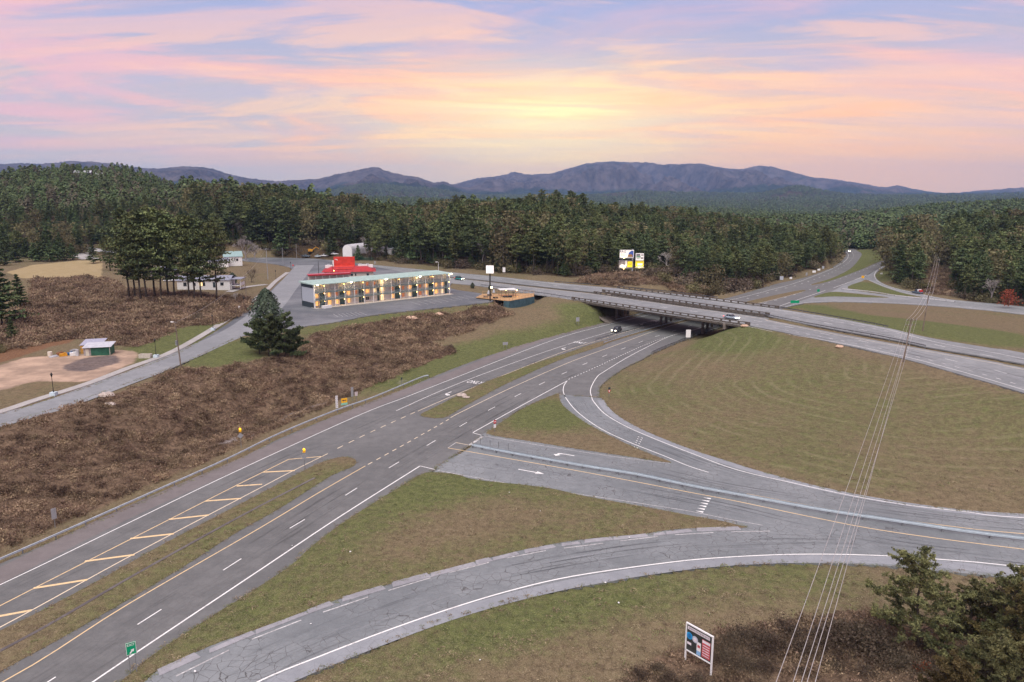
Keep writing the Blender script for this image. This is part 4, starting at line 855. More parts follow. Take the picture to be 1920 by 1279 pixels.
def pine_crown(h, seed, n_br=46, per=62, base=.34, spread=.17, size=.5, cone=False, dens=1.0):
    g = np.random.default_rng(seed); cen, nr, sz = [], [], []
    for i in range(n_br):
        t = (i+.5)/n_br; t = t**.85; z = h*(base+(1-base)*t); ang = i*2.4+g.uniform(-.5, .5)
        if cone: L_ = h*spread*(1.02-t)**.75*g.uniform(.75, 1.15)
        else: L_ = h*spread*(math.sin(math.pi*min(1, (.16+t*.84)))**.6)*g.uniform(.45, 1.2)*(1 if t > .15 else .7)
        L_ = max(L_, .6); up = g.uniform(.0, .35) if not cone else g.uniform(-.05, .25)
        k = max(6, int(per*dens*(.4+L_/(h*spread))))
        s_ = g.uniform(.15, 1.05, k)**.7; d = np.array([math.cos(ang), math.sin(ang), up])
        c = d*(L_*s_)[:, None]; w_ = L_*.34*(.55+.6*s_)
        c += np.c_[g.normal(0, 1, k)*w_*.62, g.normal(0, 1, k)*w_*.62, np.abs(g.normal(0, 1, k))*w_*.30]; c[:, 2] += z
        cen.append(c); nr.append(np.c_[g.normal(0, .8, k), g.normal(0, .8, k), g.uniform(.3, 1.3, k)]); sz.append(g.uniform(.55, 1.3, k)*size)
    cen = np.concatenate(cen); return quad_cloud(cen, np.concatenate(sz), np.concatenate(nr), 1.7, seed)
def trunk_mb(h, r, seed, bend=.02, branches=0, base=.3, blen=.14, n=7):
    g = random.Random(seed); m_ = MB(); px_, py_ = 0, 0; pts = []; k = 7
    for i in range(k): pts.append((px_, py_, h*i/(k-1)-.3*(i == 0))); px_ += g.uniform(-bend, bend)*h; py_ += g.uniform(-bend, bend)*h
    pts[-1] = (pts[-1][0], pts[-1][1], h*.96); m_.tube(pts, [r*(1.15 if i == 0 else 1-.85*i/(k-1)) for i in range(k)], n)
    for b in range(branches):
        t = base+(1-base)*(b+.5)/branches*.92; z = h*t; f = t*(k-1); i = int(f); p = Vector(pts[i]).lerp(Vector(pts[min(i+1, k-1)]), f-i)
        a = b*2.4+g.uniform(-.4, .4); L_ = h*blen*(1.15-t)*g.uniform(.6, 1.2); e = p+Vector((math.cos(a)*L_, math.sin(a)*L_, L_*g.uniform(.05, .5)))
        m_.tube([p, e], r*.25*(1.1-t)+.02, 4, cap=False, r2=.02)
    return m_
def bare_tree(h, r, seed, depth=5, spread=.55, twig=.02, first=.28):
    g = random.Random(seed); m_ = MB()
    def grow(p, d, L_, rad, lev):
        e = p+d*L_; mid = p.lerp(e, .5)+Vector((g.uniform(-1, 1), g.uniform(-1, 1), 0))*L_*.05
        m_.tube([p, mid, e], max(rad, twig), 6 if lev < 2 else 3, cap=False, r2=max(rad*.62, twig*.8))
        if lev >= depth: return
        for k in range(g.choice((2, 3)) if lev else 4):
            a = g.uniform(0, 6.28); ax = d.orthogonal().normalized(); ax.rotate(Matrix.Rotation(a, 3, d)); nd = d.copy(); nd.rotate(Matrix.Rotation(g.uniform(.25, spread+.15), 3, ax)); nd = (nd+Vector((0, 0, .12))).normalized()
            grow(p.lerp(e, g.uniform(.6, 1)), nd, L_*g.uniform(.62, .85), rad*.6, lev+1)
    grow(Vector((0, 0, -.2)), Vector((0, 0, 1)), h*first, r, 0); return m_
def bush_cloud(r, h, seed, n, size, flat_=1.0, up=.6):
    g = np.random.default_rng(seed); k = 14; bl = np.c_[g.normal(0, r*.42, k), g.normal(0, r*.42, k), g.uniform(.15, .8, k)*h]; i = g.integers(0, k, n)
    c = bl[i]+g.normal(0, 1, (n, 3))*np.array([r*.27, r*.27, h*.17]); c[:, 2] = np.clip(np.abs(c[:, 2]), .05, h)
    return quad_cloud(c, g.uniform(.5, 1.4, n)*size, np.c_[g.normal(0, 1, n), g.normal(0, 1, n), g.uniform(.1, 1.2, n)*up], 1.5, seed)
KIND = {}
def reg(kind, crown, trunk, cm, tm, h):
    KIND.setdefault(kind, []).append((np_mesh(kind+'_crown', crown[0], crown[1], cm) if crown is not None else None, trunk.mesh(kind+'_trunk', tm, True) if trunk else None, h))
for s_ in range(7): reg('pine', pine_crown(22, 100+s_, 44, 62, base=.24+.07*(s_ % 4), spread=.15+.014*(s_ % 4)), trunk_mb(21.5, .27, s_, .012, 10, .25), M_PINE if s_ % 3 else M_PINE2, M_BARK, 22)
for s_ in range(3): reg('tall_pine', pine_crown(28, 200+s_, 58, 84, base=.23, spread=.20, size=.46), trunk_mb(27.5, .34, 40+s_, .012, 14, .2), M_PINE2 if s_ else M_PINE, M_BARK, 28)
for s_ in range(4): reg('young_pine', pine_crown(9, 300+s_, 34, 52, base=.03, spread=.27, size=.42, cone=True), trunk_mb(8.6, .13, 60+s_, .01), M_YPINE, M_BARK, 9)
for s_ in range(3): reg('cone_pine', pine_crown(18, 330+s_, 48, 72, base=.08, spread=.21, size=.48, cone=True), trunk_mb(17, .2, 70+s_, .01), M_YPINE, M_BARK, 18)
for s_ in range(3): reg('hardwood', bush_cloud(5.2, 15, 400+s_, 1500, .55), trunk_mb(13, .25, 80+s_, .02, 9, .3, .3), M_OLIVE, M_BARKG, 15)
for s_ in range(3): reg('bare_tree', None, bare_tree(13, .28, 500+s_, 6, .65, .04, .22), M_GREY, M_GREY, 13)
for s_ in range(2): reg('bare_brown_tree', bush_cloud(4.5, 12, 520+s_, 420, .28), bare_tree(12, .2, 530+s_, 5, .55, .03, .27), M_BRUSH, M_BRUSH, 12)
for s_ in range(3): reg('brush', bush_cloud(2.6, 3.4, 600+s_, 900, .32), None, M_BRUSH, M_BARKG, 3.4)
for s_ in range(2): reg('olive_brush', bush_cloud(2.6, 4.0, 620+s_, 900, .34), None, M_OLIVE, M_BARKG, 4)
reg('red_tree', bush_cloud(2.6, 6, 640, 800, .35), trunk_mb(5, .1, 90, .02), M_RED, M_BARKG, 6); reg('orange_tree', bush_cloud(4.5, 11, 641, 1000, .5), trunk_mb(9, .18, 91, .02), M_ORANGE, M_BARKG, 11)
def plant(kind, p, h, name, label, cat='tree', group=None, rz=None, sx=1.0, k=None, bury=.15):
    v = KIND[kind][k if k is not None else random.randrange(len(KIND[kind]))]; s_ = h/v[2]
    o = empty(name, (p[0], p[1], p[2]-bury), random.uniform(0, 6.28) if rz is None else rz, label, cat, group); o.scale = (s_*sx, s_*sx, s_)
    o['_'] = 0; del o['_']
    if v[1]: inst('trunk', v[1], o)
    if v[0]: inst('crown' if cat == 'tree' else 'foliage', v[0], o)
    return o
# ---- which trees of the woods show: front rows are individuals, the rest is one mass
def poisson(poly_list, dens, dfun, seed=1, maxn=60000):
    g = np.random.default_rng(seed); out = []
    for P_ in poly_list:
        xs = [p[0] for p in P_]; ys = [p[1] for p in P_]; ar = (max(xs)-min(xs))*(max(ys)-min(ys)); n_ = int(min(ar*dens, maxn*3))
        x = g.uniform(min(xs), max(xs), n_); y = g.uniform(min(ys), max(ys), n_); k = inside(x, y, P_); x, y = x[k], y[k]
        k = g.uniform(0, 1, x.size) < dfun(x, y); out.append(np.c_[x[k], y[k]])
    return np.concatenate(out)
def thin(P_, rmin):
    """keep points at least rmin apart (grid hashing)"""
    cell = {}; keep = []
    for i, (x, y) in enumerate(P_):
        a, b = int(x//rmin), int(y//rmin); ok = True
        for u in (-1, 0, 1):
            for v in (-1, 0, 1):
                for j in cell.get((a+u, b+v), ()):
                    if (P_[j, 0]-x)**2+(P_[j, 1]-y)**2 < rmin*rmin: ok = False; break
                if not ok: break
            if not ok: break
        if ok: cell.setdefault((a, b), []).append(i); keep.append(i)
    return P_[keep]
clear = [PW([(296,640),(350,625),(358,705),(300,745)]), PW([(136,625),(207,590),(216,655),(146,725)])]+[PW([(150,405),(245,410),(248,470),(140,480)])]
huts = [(W(662,484,7.5), 13), (W(600,481,8), 7), (W(735,490,7.5), 6), (W(1185,512,9.5), 9), (W(712,482,7.5), 11), (W(575,481,7.5), 6), (W(627,479,7.5), 5)]
def wooded(x, y):
    w = np.ones(x.shape)
    for c in clear: w[inside(x, y, c)] = 0
    for p, r_ in huts: w[(x-p.x)**2+(y-p.y)**2 < r_*r_] = 0
    w[inside(x, y, lot_w) | inside(x, y, low_w) | inside(x, y, near_car) | inside(x, y, far_car) | inside(x, y, far_w)] = 0
    return w
pts = {}
for k, P_ in WOODS.items():
    q = poisson([P_], .045 if k != 'left_hill' else .05, wooded, 5); g = np.random.default_rng(3); g.shuffle(q); pts[k] = thin(q, 4.6 if k != 'left_hill' else 4.2)
allp = np.concatenate([np.c_[v, np.full(len(v), i)] for i, v in enumerate(pts.values())])
names = list(pts)
# front-most trees seen from the road side: small distance to the wood's front outline and near
gz = G(allp[:, 0], allp[:, 1]); dist = np.hypot(allp[:, 0], allp[:, 1])
azp = 960+allp[:, 0]/allp[:, 1]*1406
inframe = (azp > -25) & (azp < 1945)
order = np.argsort(dist+1e4*(~inframe)+np.where(allp[:, 2] == names.index('left_hill'), -40, 0)+np.where(allp[:, 2] == names.index('right_b'), 15, 0))
FRONT = set(order[:262].tolist())
rnd = random.Random(11)
def wood_kind(i):
    k = names[int(allp[i, 2])]; u = rnd.random(); x, y = allp[i, :2]; px = azp[i]
    if k == 'left_hill':
        h = 10+7*rnd.random(); return ('cone_pine' if u < .3 else 'pine' if u < .80 else 'hardwood' if u < .91 else 'bare_brown_tree'), h
    if k == 'main' and 1180 < px < 1440 and dist[i] < 345+(px-1180)*.12:
        return ('brush' if u < .3 else 'bare_brown_tree' if u < .55 else 'olive_brush' if u < .75 else 'hardwood' if u < .9 else 'cone_pine'), 4+7*rnd.random()
    h = (17+8*rnd.random())*(1+.5*float(fbm(np.array([x]), np.array([y]), 70, 2, 31)[0])); h *= .82 if k == 'main' and px > 1100 else 1.0
    if k == 'right_b': h *= .95
    return ('pine' if u < .60 else 'tall_pine' if u < .74 else 'cone_pine' if u < .87 else 'hardwood' if u < .95 else 'bare_tree'), h*(1.1 if u > .6 and u < .74 else 1)
GRP = {'main': ('pines along the edge of the middle wood', 'behind the upper highway'), 'left_hill': ('trees at the foot of the left hill', 'at the foot of the left hill'), 'right_a': ('pines in the small wood by the far ramp', 'in the small wood by the far ramp'), 'right_b': ('pines along the right-hand wood', 'at the front of the right-hand wood')}
KN = {'pine': ('pine_tree', 'dark bare-stemmed pine'), 'tall_pine': ('pine_tree', 'very tall spreading pine'), 'cone_pine': ('pine_tree', 'cone-shaped pine'), 'hardwood': ('hardwood_tree', 'olive brown leafy tree'), 'bare_tree': ('bare_tree', 'leafless grey tree'), 'bare_brown_tree': ('bare_tree', 'thin leafless brown tree'), 'brush': ('bush', 'rounded brown leafless bush'), 'olive_brush': ('bush', 'dull olive green bush')}
SIDE = lambda px: 'behind the motel and intersection' if px < 820 else ('behind the tall white sign' if px < 1080 else ('behind the billboards and bank' if px < 1300 else 'beside the far end of the lower highway'))
rest = []
BINS = [(-900, 60, 'at the foot of the left hill near the left border'), (60, 150, 'at the hill foot behind the young pines'), (150, 250, 'at the hill foot behind the white trailers'), (250, 390, 'on the slope behind the tall pine grove'), (390, 470, 'behind the pale bare tree'), (470, 540, 'behind the intersection poles'), (540, 620, 'behind the yard with the orange digger'), (620, 670, 'around the arched white building'), (670, 730, 'around the pale warehouse'), (730, 790, 'behind the middle of the motel roof'), (790, 850, 'behind the white lamp pole by the motel'), (850, 905, 'left of the tall blank sign'), (905, 960, 'behind the tall blank sign'), (960, 1020, 'above the wooden deck'), (1020, 1080, 'beyond the left end of the bridge'), (1080, 1140, 'between the bridge end and the billboards'), (1140, 1215, 'behind the two billboards'), (1215, 1300, 'right of the billboards'), (1300, 1400, 'above the scrubby bank'), (1400, 1480, 'where the far highway leaves the bridge'), (1480, 1540, 'beside the white signs of the far highway'), (1540, 1640, 'at the far curve'), (1640, 1765, 'in the small wood left of the power line gap'), (1765, 1840, 'right of the power line gap'), (1840, 1890, 'in the right-hand wood left of the red shrub'), (1890, 2900, 'at the right border')]
ORD = ['leftmost', 'second from left', 'third from left', 'fourth from left', 'fifth from left', 'sixth from left', 'seventh from left', 'eighth from left', 'ninth from left', 'tenth from left', 'eleventh from left', 'twelfth from left', 'thirteenth from left', 'fourteenth from left', 'fifteenth from left', 'sixteenth from left']
rest = []; fr = []
for i in range(len(allp)):
    kind, h = wood_kind(i)
    if i in FRONT: fr.append((i, kind, h, next(b_[2] for b_ in BINS if b_[0] <= azp[i] < b_[1])))
    else: rest.append((allp[i, 0], allp[i, 1], gz[i], kind, h))
sets = {}
for f in sorted(fr, key=lambda f: azp[f[0]]): sets.setdefault((f[1], f[3]), []).append(f)
for (kind, where), L_ in sets.items():
    nm, lb = KN[kind]
    for k, (i, _, h, _w) in enumerate(L_):
        n_ = len(L_); o_ = '' if n_ == 1 else (ORD[k] if k < (n_+1)//2 or k == 0 else ORD[n_-1-k].replace('left', 'right'))+': '
        plant(kind, (allp[i, 0], allp[i, 1], gz[i]), h, nm, f'{o_}{lb} {where}', 'bush' if nm == 'bush' else 'tree', f'{lb}, one of those {where}' if n_ > 1 else None)
# ---- the mass of the woods: instances of the same trees
PROTO = bpy.data.collections.new('tree_kinds')             # not linked to the scene: only feeds the instancer
proto_idx = {}
def low_tree(name, cm, n_, h, r, seed, cone=True, size=1.5):
    g = np.random.default_rng(seed); t = g.uniform(0, 1, n_)**.8
    rad = r*((1-t)**.7+.12)*np.sqrt(g.uniform(.25, 1, n_)) if cone else r*np.sin(np.pi*np.clip(t*.85+.15, 0, 1))**.6*np.sqrt(g.uniform(.2, 1, n_)); a = g.uniform(0, 6.28, n_)
    c = np.c_[rad*np.cos(a), rad*np.sin(a), h*(.12+.85*t)]; V, F = quad_cloud(c, g.uniform(.7, 1.3, n_)*size, np.c_[np.cos(a)*.7+g.normal(0, .3, n_), np.sin(a)*.7+g.normal(0, .3, n_), g.uniform(.3, 1.2, n_)], 1.4, seed)
    return np_mesh(name, V, F, cm)
def add_proto(key, me):
    o = bpy.data.objects.new('kind_%03d' % len(PROTO.objects), me); PROTO.objects.link(o); proto_idx.setdefault(key, []).append(len(PROTO.objects)-1)
def joined(me1, me2):
    bm_ = bmesh.new(); mats_ = []
    for me in (me1, me2):
        if me is None: continue
        base = len(mats_); mats_ += list(me.materials); n0 = len(bm_.faces); bm_.from_mesh(me); bm_.faces.ensure_lookup_table()
        for f in bm_.faces[n0:]: f.material_index += base
    out = bpy.data.meshes.new('tree_mass_kind'); bm_.to_mesh(out); bm_.free()
    for m_ in mats_: out.materials.append(m_)
    return out
for kind in ('pine','tall_pine','cone_pine','hardwood','bare_tree','bare_brown_tree','brush','olive_brush'):
    for v in KIND[kind]: add_proto(kind, joined(v[0], v[1]))
for s_ in range(4): add_proto('far', low_tree('far_tree', M_PINE if s_ % 2 else M_YPINE, 150, 20, 4.6, 700+s_, s_ % 2 == 0))
for s_ in range(2): add_proto('farbare', low_tree('far_bare_tree', M_FARB, 130, 16, 4.6, 720+s_, False, 1.1))
HK = {k: KIND[k][0][2] for k in KIND}; HK.update(far=20, farbare=16)
def gn_scatter(name, P_, S_, I_, coll, label=None, rotmax=6.283, kind='stuff', tilt=.06):
    """point cloud -> instances of the kinds in coll; attributes scl (xy,z) and idx steer each"""
    me = bpy.data.meshes.new(name); me.vertices.add(len(P_)); me.vertices.foreach_set('co', np.asarray(P_, np.float32).ravel())
    me.attributes.new('scl', 'FLOAT_VECTOR', 'POINT').data.foreach_set('vector', np.asarray(S_, np.float32).ravel())
    me.attributes.new('idx', 'INT', 'POINT').data.foreach_set('value', np.asarray(I_, np.int32))
    rt = np.c_[rng.uniform(-tilt, tilt, len(P_)), rng.uniform(-tilt, tilt, len(P_)), rng.uniform(0, rotmax, len(P_))]
    me.attributes.new('rot', 'FLOAT_VECTOR', 'POINT').data.foreach_set('vector', np.asarray(rt, np.float32).ravel())
    o = link(bpy.data.objects.new(name, me)); tag(o, label, kind=kind)
    ng = bpy.data.node_groups.new(name+'_nodes', 'GeometryNodeTree'); ng.interface.new_socket('Geometry', in_out='INPUT', socket_type='NodeSocketGeometry'); ng.interface.new_socket('Geometry', in_out='OUTPUT', socket_type='NodeSocketGeometry')
    N, L_ = ng.nodes, ng.links; gi, go = N.new('NodeGroupInput'), N.new('NodeGroupOutput')
    ip = N.new('GeometryNodeInstanceOnPoints'); ci = N.new('GeometryNodeCollectionInfo'); ci.inputs['Collection'].default_value = coll; ci.inputs['Separate Children'].default_value = True; ci.inputs['Reset Children'].default_value = True
    def na(nm, dt):
        a = N.new('GeometryNodeInputNamedAttribute'); a.data_type = dt; a.inputs[0].default_value = nm; return a.outputs[0]
    L_.new(gi.outputs[0], ip.inputs['Points']); L_.new(ci.outputs[0], ip.inputs['Instance']); ip.inputs['Pick Instance'].default_value = True
    L_.new(na('idx', 'INT'), ip.inputs['Instance Index']); L_.new(na('scl', 'FLOAT_VECTOR'), ip.inputs['Scale'])
    er = N.new('FunctionNodeEulerToRotation'); L_.new(na('rot', 'FLOAT_VECTOR'), er.inputs[0]); L_.new(er.outputs[0], ip.inputs['Rotation'])
    L_.new(ip.outputs[0], go.inputs[0]); md = o.modifiers.new('scatter', 'NODES'); md.node_group = ng; return o
P_, S_, I_ = [], [], []
for x, y, z, kind, h in rest:
    r_ = math.hypot(x, y); s_ = h/HK[kind]; far_ = r_ > 620
    key = kind if not far_ else ('farbare' if kind in ('hardwood', 'bare_tree', 'bare_brown_tree') else 'far')
    s_ = h/HK[key]; P_.append((x, y, z-.2)); S_.append((s_*rnd.uniform(.9, 1.15), s_*rnd.uniform(.9, 1.15), s_)); I_.append(rnd.choice(proto_idx[key]))
ug = poisson(list(WOODS.values()), .05, lambda x, y: wooded(x, y)*(np.hypot(x, y) < 520), 77)
for x, y in ug: kd = rnd.choice(('brush', 'olive_brush', 'olive_brush', 'cone_pine', 'cone_pine')); h = rnd.uniform(2, 5) if kd != 'cone_pine' else rnd.uniform(4, 9); s_ = h/HK[kd]; P_.append((x, y, Gp(x, y)-.2)); S_.append((s_*1.3, s_*1.3, s_)); I_.append(rnd.choice(proto_idx[kd]))
gn_scatter('wood', P_, S_, I_, PROTO, 'dense pine wood covering the hills behind the roads')
# far woods, thinner and coarser with distance
P_, S_, I_ = [], [], []
for r0, r1, dens, hs in ((1040, 1700, .0105, 1.0), (1700, 2800, .0048, 1.25), (2800, 4300, .0016, 1.9), (4300, 6600, .0006, 2.6)):
    n_ = int(.5*R(76)*(r1*r1-r0*r0)*dens); r_ = np.sqrt(rng.uniform(r0*r0, r1*r1, n_)); a = rng.uniform(R(-38), R(38), n_); x = r_*np.sin(a); y = r_*np.cos(a)
    k = fbm(x, y, 260, 3, 14) < .34; x, y = x[k], y[k]; z = G(x, y); hh = (18+6*rng.random(len(x)))/20*hs; bare = fbm(x, y, 320, 3, 19)+rng.normal(0, .1, len(x)) > .17
    P_.append(np.c_[x, y, z-.5]); S_.append(np.c_[hh*1.25, hh*1.25, hh/ (hs**.55)]); I_.append(np.where(bare, rng.choice(proto_idx['farbare'], len(x)), rng.choice(proto_idx['far'], len(x))))
gn_scatter('far_woods', np.concatenate(P_), np.concatenate(S_), np.concatenate(I_), PROTO, 'distant forest rolling to the foot of the mountains')
# ---- dead kudzu: leaf clumps over the banks
VINE = bpy.data.collections.new('vine_kinds')
for s_ in range(5):
    n_ = 220; g = np.random.default_rng(800+s_); c = np.c_[g.normal(0, .55, n_), g.normal(0, .55, n_), np.abs(g.normal(0, .30, n_))]
    V, F = quad_cloud(c, g.uniform(.07, .22, n_), np.c_[g.normal(0, 1, n_), g.normal(0, 1, n_), g.uniform(0, 1.4, n_)], 2.2, s_); VINE.objects.link(bpy.data.objects.new('vine_%d' % s_, np_mesh('vine_clump', V, F, M_KUD)))
q = poisson(REG['kudzu'], .9, lambda x, y: np.clip(1.15-np.hypot(x, y)/520, .22, 1), 9); xk, yk = q[:, 0], q[:, 1]
zk = G(xk, yk)+fbm(xk, yk, 11, 4, 2, .6)*2.6+.2; s_ = np.clip(np.hypot(xk, yk)/190, .7, 1.35)*rng.uniform(.6, 1.3, len(xk))
gn_scatter('dead_vine_cover', np.c_[xk, yk, zk], np.c_[s_, s_, s_*rng.uniform(.5, 1.5, len(xk))], rng.integers(0, 5, len(xk)), VINE, 'brown dead kudzu vines blanketing the bank beside the highway')
# ---- turf tufts
TUFT = bpy.data.collections.new('tuft_kinds')
for s_ in range(4):
    n_ = 26; g = np.random.default_rng(820+s_); c = np.c_[g.normal(0, .22, n_), g.normal(0, .22, n_), g.uniform(.01, .09, n_)]
    V, F = quad_cloud(c, g.uniform(.03, .07, n_), np.c_[g.normal(0, .5, n_), g.normal(0, .5, n_), g.uniform(.4, 1.2, n_)], 3.0, s_); TUFT.objects.link(bpy.data.objects.new('tuft_%d' % s_, np_mesh('turf_tuft', V, F, M_TUFT if s_ < 2 else M_TUFTG)))
xs_ = rng.uniform(-110, 150, 60000); ys_ = rng.uniform(45, 250, 60000); r_ = np.hypot(xs_, ys_); k = (rng.random(60000) < np.clip(1.25-r_/110, 0, 1)) & (np.abs(np.arctan2(xs_, ys_)) < R(40))
xs_, ys_ = xs_[k], ys_[k]; iz = np.full(len(xs_), -1e3); pav = inside(xs_, ys_, low_w) | inside(xs_, ys_, ramp_w) | inside(xs_, ys_, far_w)
onis = np.zeros(len(xs_), bool)
for v in isle_w.values(): onis |= inside(xs_, ys_, v)
bad = (pav & ~onis) | inside(xs_, ys_, lot_w) | inside(xs_, ys_, near_car) | inside(xs_, ys_, far_car)
for v in REG['kudzu']+REG['dirt']+REG['dark']: bad |= inside(xs_, ys_, v)
xs_, ys_, onis = xs_[~bad], ys_[~bad], onis[~bad]; zs_ = np.where(onis, .12, G(xs_, ys_)+.02)
gr = np.zeros(len(xs_), bool)
for v in REG['green']: gr |= inside(xs_, ys_, v)
idx = np.where(gr, rng.integers(1, 4, len(xs_)), rng.choice([0, 0, 1, 1, 2], len(xs_))); s_ = rng.uniform(.7, 1.6, len(xs_))
gn_scatter('turf_tufts', np.c_[xs_, ys_, zs_], np.c_[s_, s_, s_*rng.uniform(.6, 1.5, len(xs_))], idx, TUFT, 'loose tufts of mown grass on the verges', tilt=.1)
# ragged grass edges where turf meets paving
ed = []
for P2 in (low_w, ramp_w, lot_w)+tuple(isle_w.values()):
    z0 = UZ if P2 is lot_w else 0
    for p in resample(P2+[P2[0]], .5):
        if 50 < p.length < 260 and abs(math.atan2(p.x, p.y)) < R(40) and rnd.random() < .8: ed.append((p.x+rnd.gauss(0, .16), p.y+rnd.gauss(0, .16), z0, P2))
ex = np.array([e[0] for e in ed]); ey = np.array([e[1] for e in ed]); ez = np.array([e[2] for e in ed])
shr = inside(ex, ey, [ (p.x, p.y) for p in low_w]) & inside(ex, ey, [(p.x, p.y) for p in ramp_w])
isl = np.zeros(len(ex), bool)
for v in isle_w.values(): isl |= nearest_dist(ex, ey, [resample(v+[v[0]], 1.0)]) < .9
kp = ~(shr & ~isl); ex, ey, ez = ex[kp], ey[kp], ez[kp]; s_ = rng.uniform(.5, 1.3, len(ex))
gn_scatter('edge_grass', np.c_[ex, ey, ez+.01], np.c_[s_, s_, s_], rng.integers(0, 4, len(ex)), TUFT, 'ragged grass creeping over the edges of the paving', tilt=.1)
# ================================================================== single trees
# grove of tall pines left of the street
gr_pts = [(242,563,390,0),(253,562,400,1),(265,566,395,2),(276,566,392,0),(292,563,386,1),(303,566,388,2),(317,562,400,1),(328,563,398,0),(354,566,402,2),(365,566,405,1),(379,566,410,0),(406,566,412,2)]
for n_, (px, py, yt, k) in enumerate(gr_pts):
    p = hit(px, py); D = p.y; H = CAMZ-p.z-(yt-YH)/1406*D
    side = ['leftmost', 'second from left', 'third from left', 'fourth from left', 'fifth from left', 'sixth from left', 'sixth from right', 'fifth from right', 'fourth from right', 'third from right', 'second from right', 'rightmost'][n_]
    plant('tall_pine', p, H, 'pine_tree', f'tall pine, {side} of the twelve in the grove by the white porch house', group='grove of tall pines beside the white porch house', k=k, sx=.95)
p = hit(207, 508); plant('tall_pine', p, 17, 'pine_tree', 'light green pine leaning out left of the tall pine grove', k=1, sx=1.35)
# young pines behind the tan field
for n_, (px, py, h) in enumerate([(-20,520,13),(8,498,10),(14,488,11),(30,492,10.5),(52,484,11),(66,490,10),(78,490,10.5),(95,491,10),(108,488,10),(122,489,10),(136,487,8.5),(40,476,12),(85,478,11),(112,479,10),(-5,475,12),(62,474,12)]):
    p = hit(px, py); plant('young_pine', p, h, 'young_pine', f'bushy young pine behind the tan field, {["cut by the left border","second from left","third from left","fourth from left","fifth from left","sixth from left","seventh from left","eighth from left","fourth from right","third from right","second from right","rightmost","back row left","back row right","back row far left","back row middle"][n_]}', group='young pines behind the tan grass field', sx=1.15)
for n_, (px, py, h, lb) in enumerate([(4,612,19,'big dark pine at the left border of the photo'),(-22,590,21,'dark pine cut off by the left border'),(38,578,11,'dark drooping pine right of the big pine at the left border'),(24,640,6,'low dark pine at the foot of the big left border pine'),(175,494,12,'dark pine standing left of the grove by the back street')]):
    p = hit(px, py); plant('cone_pine', p, h, 'pine_tree', lb, sx=1.25, k=n_ % 3)
# magnolia and pines in front of the street
KIND['magnolia'] = []
def dense_crown(h, r, seed, n_, size, base=.1):
    g = np.random.default_rng(seed); t = g.uniform(0, 1, n_); prof = np.sin(np.pi*np.clip(t*.8+.2, 0, 1))**.7; rad = r*prof*g.uniform(.55, 1.05, n_); a = g.uniform(0, 6.28, n_)
    lump = 1+.18*np.sin(a*3+t*9+seed)+.12*np.sin(a*7-t*14); c = np.c_[rad*lump*np.cos(a), rad*lump*np.sin(a), h*(base+(1-base)*t)]
    return quad_cloud(c, g.uniform(.6, 1.3, n_)*size, np.c_[np.cos(a)+g.normal(0, .6, n_), np.sin(a)+g.normal(0, .6, n_), g.uniform(-.1, 1.2, n_)], 1.5, seed)
reg('magnolia', dense_crown(13, 3.7, 901, 4200, .40, .14), trunk_mb(11, .2, 95, .01, 8), M_DARK, M_BARK, 13)
reg('cedar', pine_crown(8, 905, 30, 60, base=.16, spread=.34, size=.34, cone=False), trunk_mb(7.5, .16, 96, .02, 14, .1, .3), M_YPINE, M_BARK, 8)
p = hit(503, 640); plant('magnolia', p, CAMZ-p.z-(541-YH)/1406*p.y, 'magnolia_tree', 'dark glossy broadleaf tree at the street corner left of the motel', k=0)
# bare trees, bushes
for px, py, h, kind, nm, lb, ct in [(461,489,23,'bare_tree','bare_tree','large pale grey leafless tree right of the pine grove','tree'),(478,486,15,'bare_tree','bare_tree','smaller grey leafless tree beside the large pale one','tree'),
    (472,530,8.5,'bare_brown_tree','bare_tree','purplish brown leafless tree behind the utility poles','tree'),(566,484,11,'bare_brown_tree','bare_tree','brown leafless tree at the mouth of the intersection','tree'),(443,568,6,'bare_tree','bare_tree','twisted bare tree below the round green bush by the porch','tree'),
    (437,535,5.5,'magnolia','round_bush','round green bush right of the white porch house','bush'),(886,541,2.6,'magnolia','round_bush','round dark bush on the grass right of the motel','bush'),(918,543,1.8,'magnolia','round_bush','small dark bush behind the tall sign pole','bush'),
    (372,600,2.4,'brush','bush','small brown bush standing alone in the vine field','bush'),(845,656,1.6,'brush','bush','dark brown bush at the end of the vine bank by the highway','bush'),(838,660,1.4,'brush','bush','low brown bush beside the highway verge at the vine bank','bush'),
    (1288,508,7,'red_tree','red_tree','small red-leaved tree in the brush right of the billboards','tree'),(1484,497,5,'red_tree','red_tree','red shrub at the wood edge beside the far highway','tree'),(1892,572,6,'red_tree','red_tree','bright red shrub at the foot of the right-hand wood','tree'),(1836,470,13,'orange_tree','orange_tree','rusty orange tree rising above the right-hand wood','tree'),
    (347,420,10,'orange_tree','orange_tree','rusty tree on the hill slope behind the pine grove','tree'),(1384,602,1.2,'olive_brush','bush','little green bush at the end of the bridge rail','bush'),(0,660,2.2,'olive_brush','bush','low olive bush beside the sandy lot','bush')]:
    p = hit(px, py); plant(kind, p, h, nm, lb, ct, sx=1.15 if nm == 'round_bush' else 1)
SCR = [f'scrubby bush on the bank {w}' for w in ('just right of the billboards', 'a little right of the billboards, low', 'in the middle of the left bank, low row', 'second along the low row of the bank', 'third along the low row of the bank', 'fourth along the low row of the bank', 'fifth along the low row of the bank', 'sixth along the low row, near the bridge rail', 'seventh along the low row, near the bridge rail', 'highest and nearest to the billboards', 'below the small red-leaved tree', 'right of the red-leaved tree', 'above the middle of the bridge', 'second above the middle of the bridge', 'at the right end by the far highway', 'at the far right tip by the far highway', 'left of the billboards', 'at the far left end near the orange sign')]
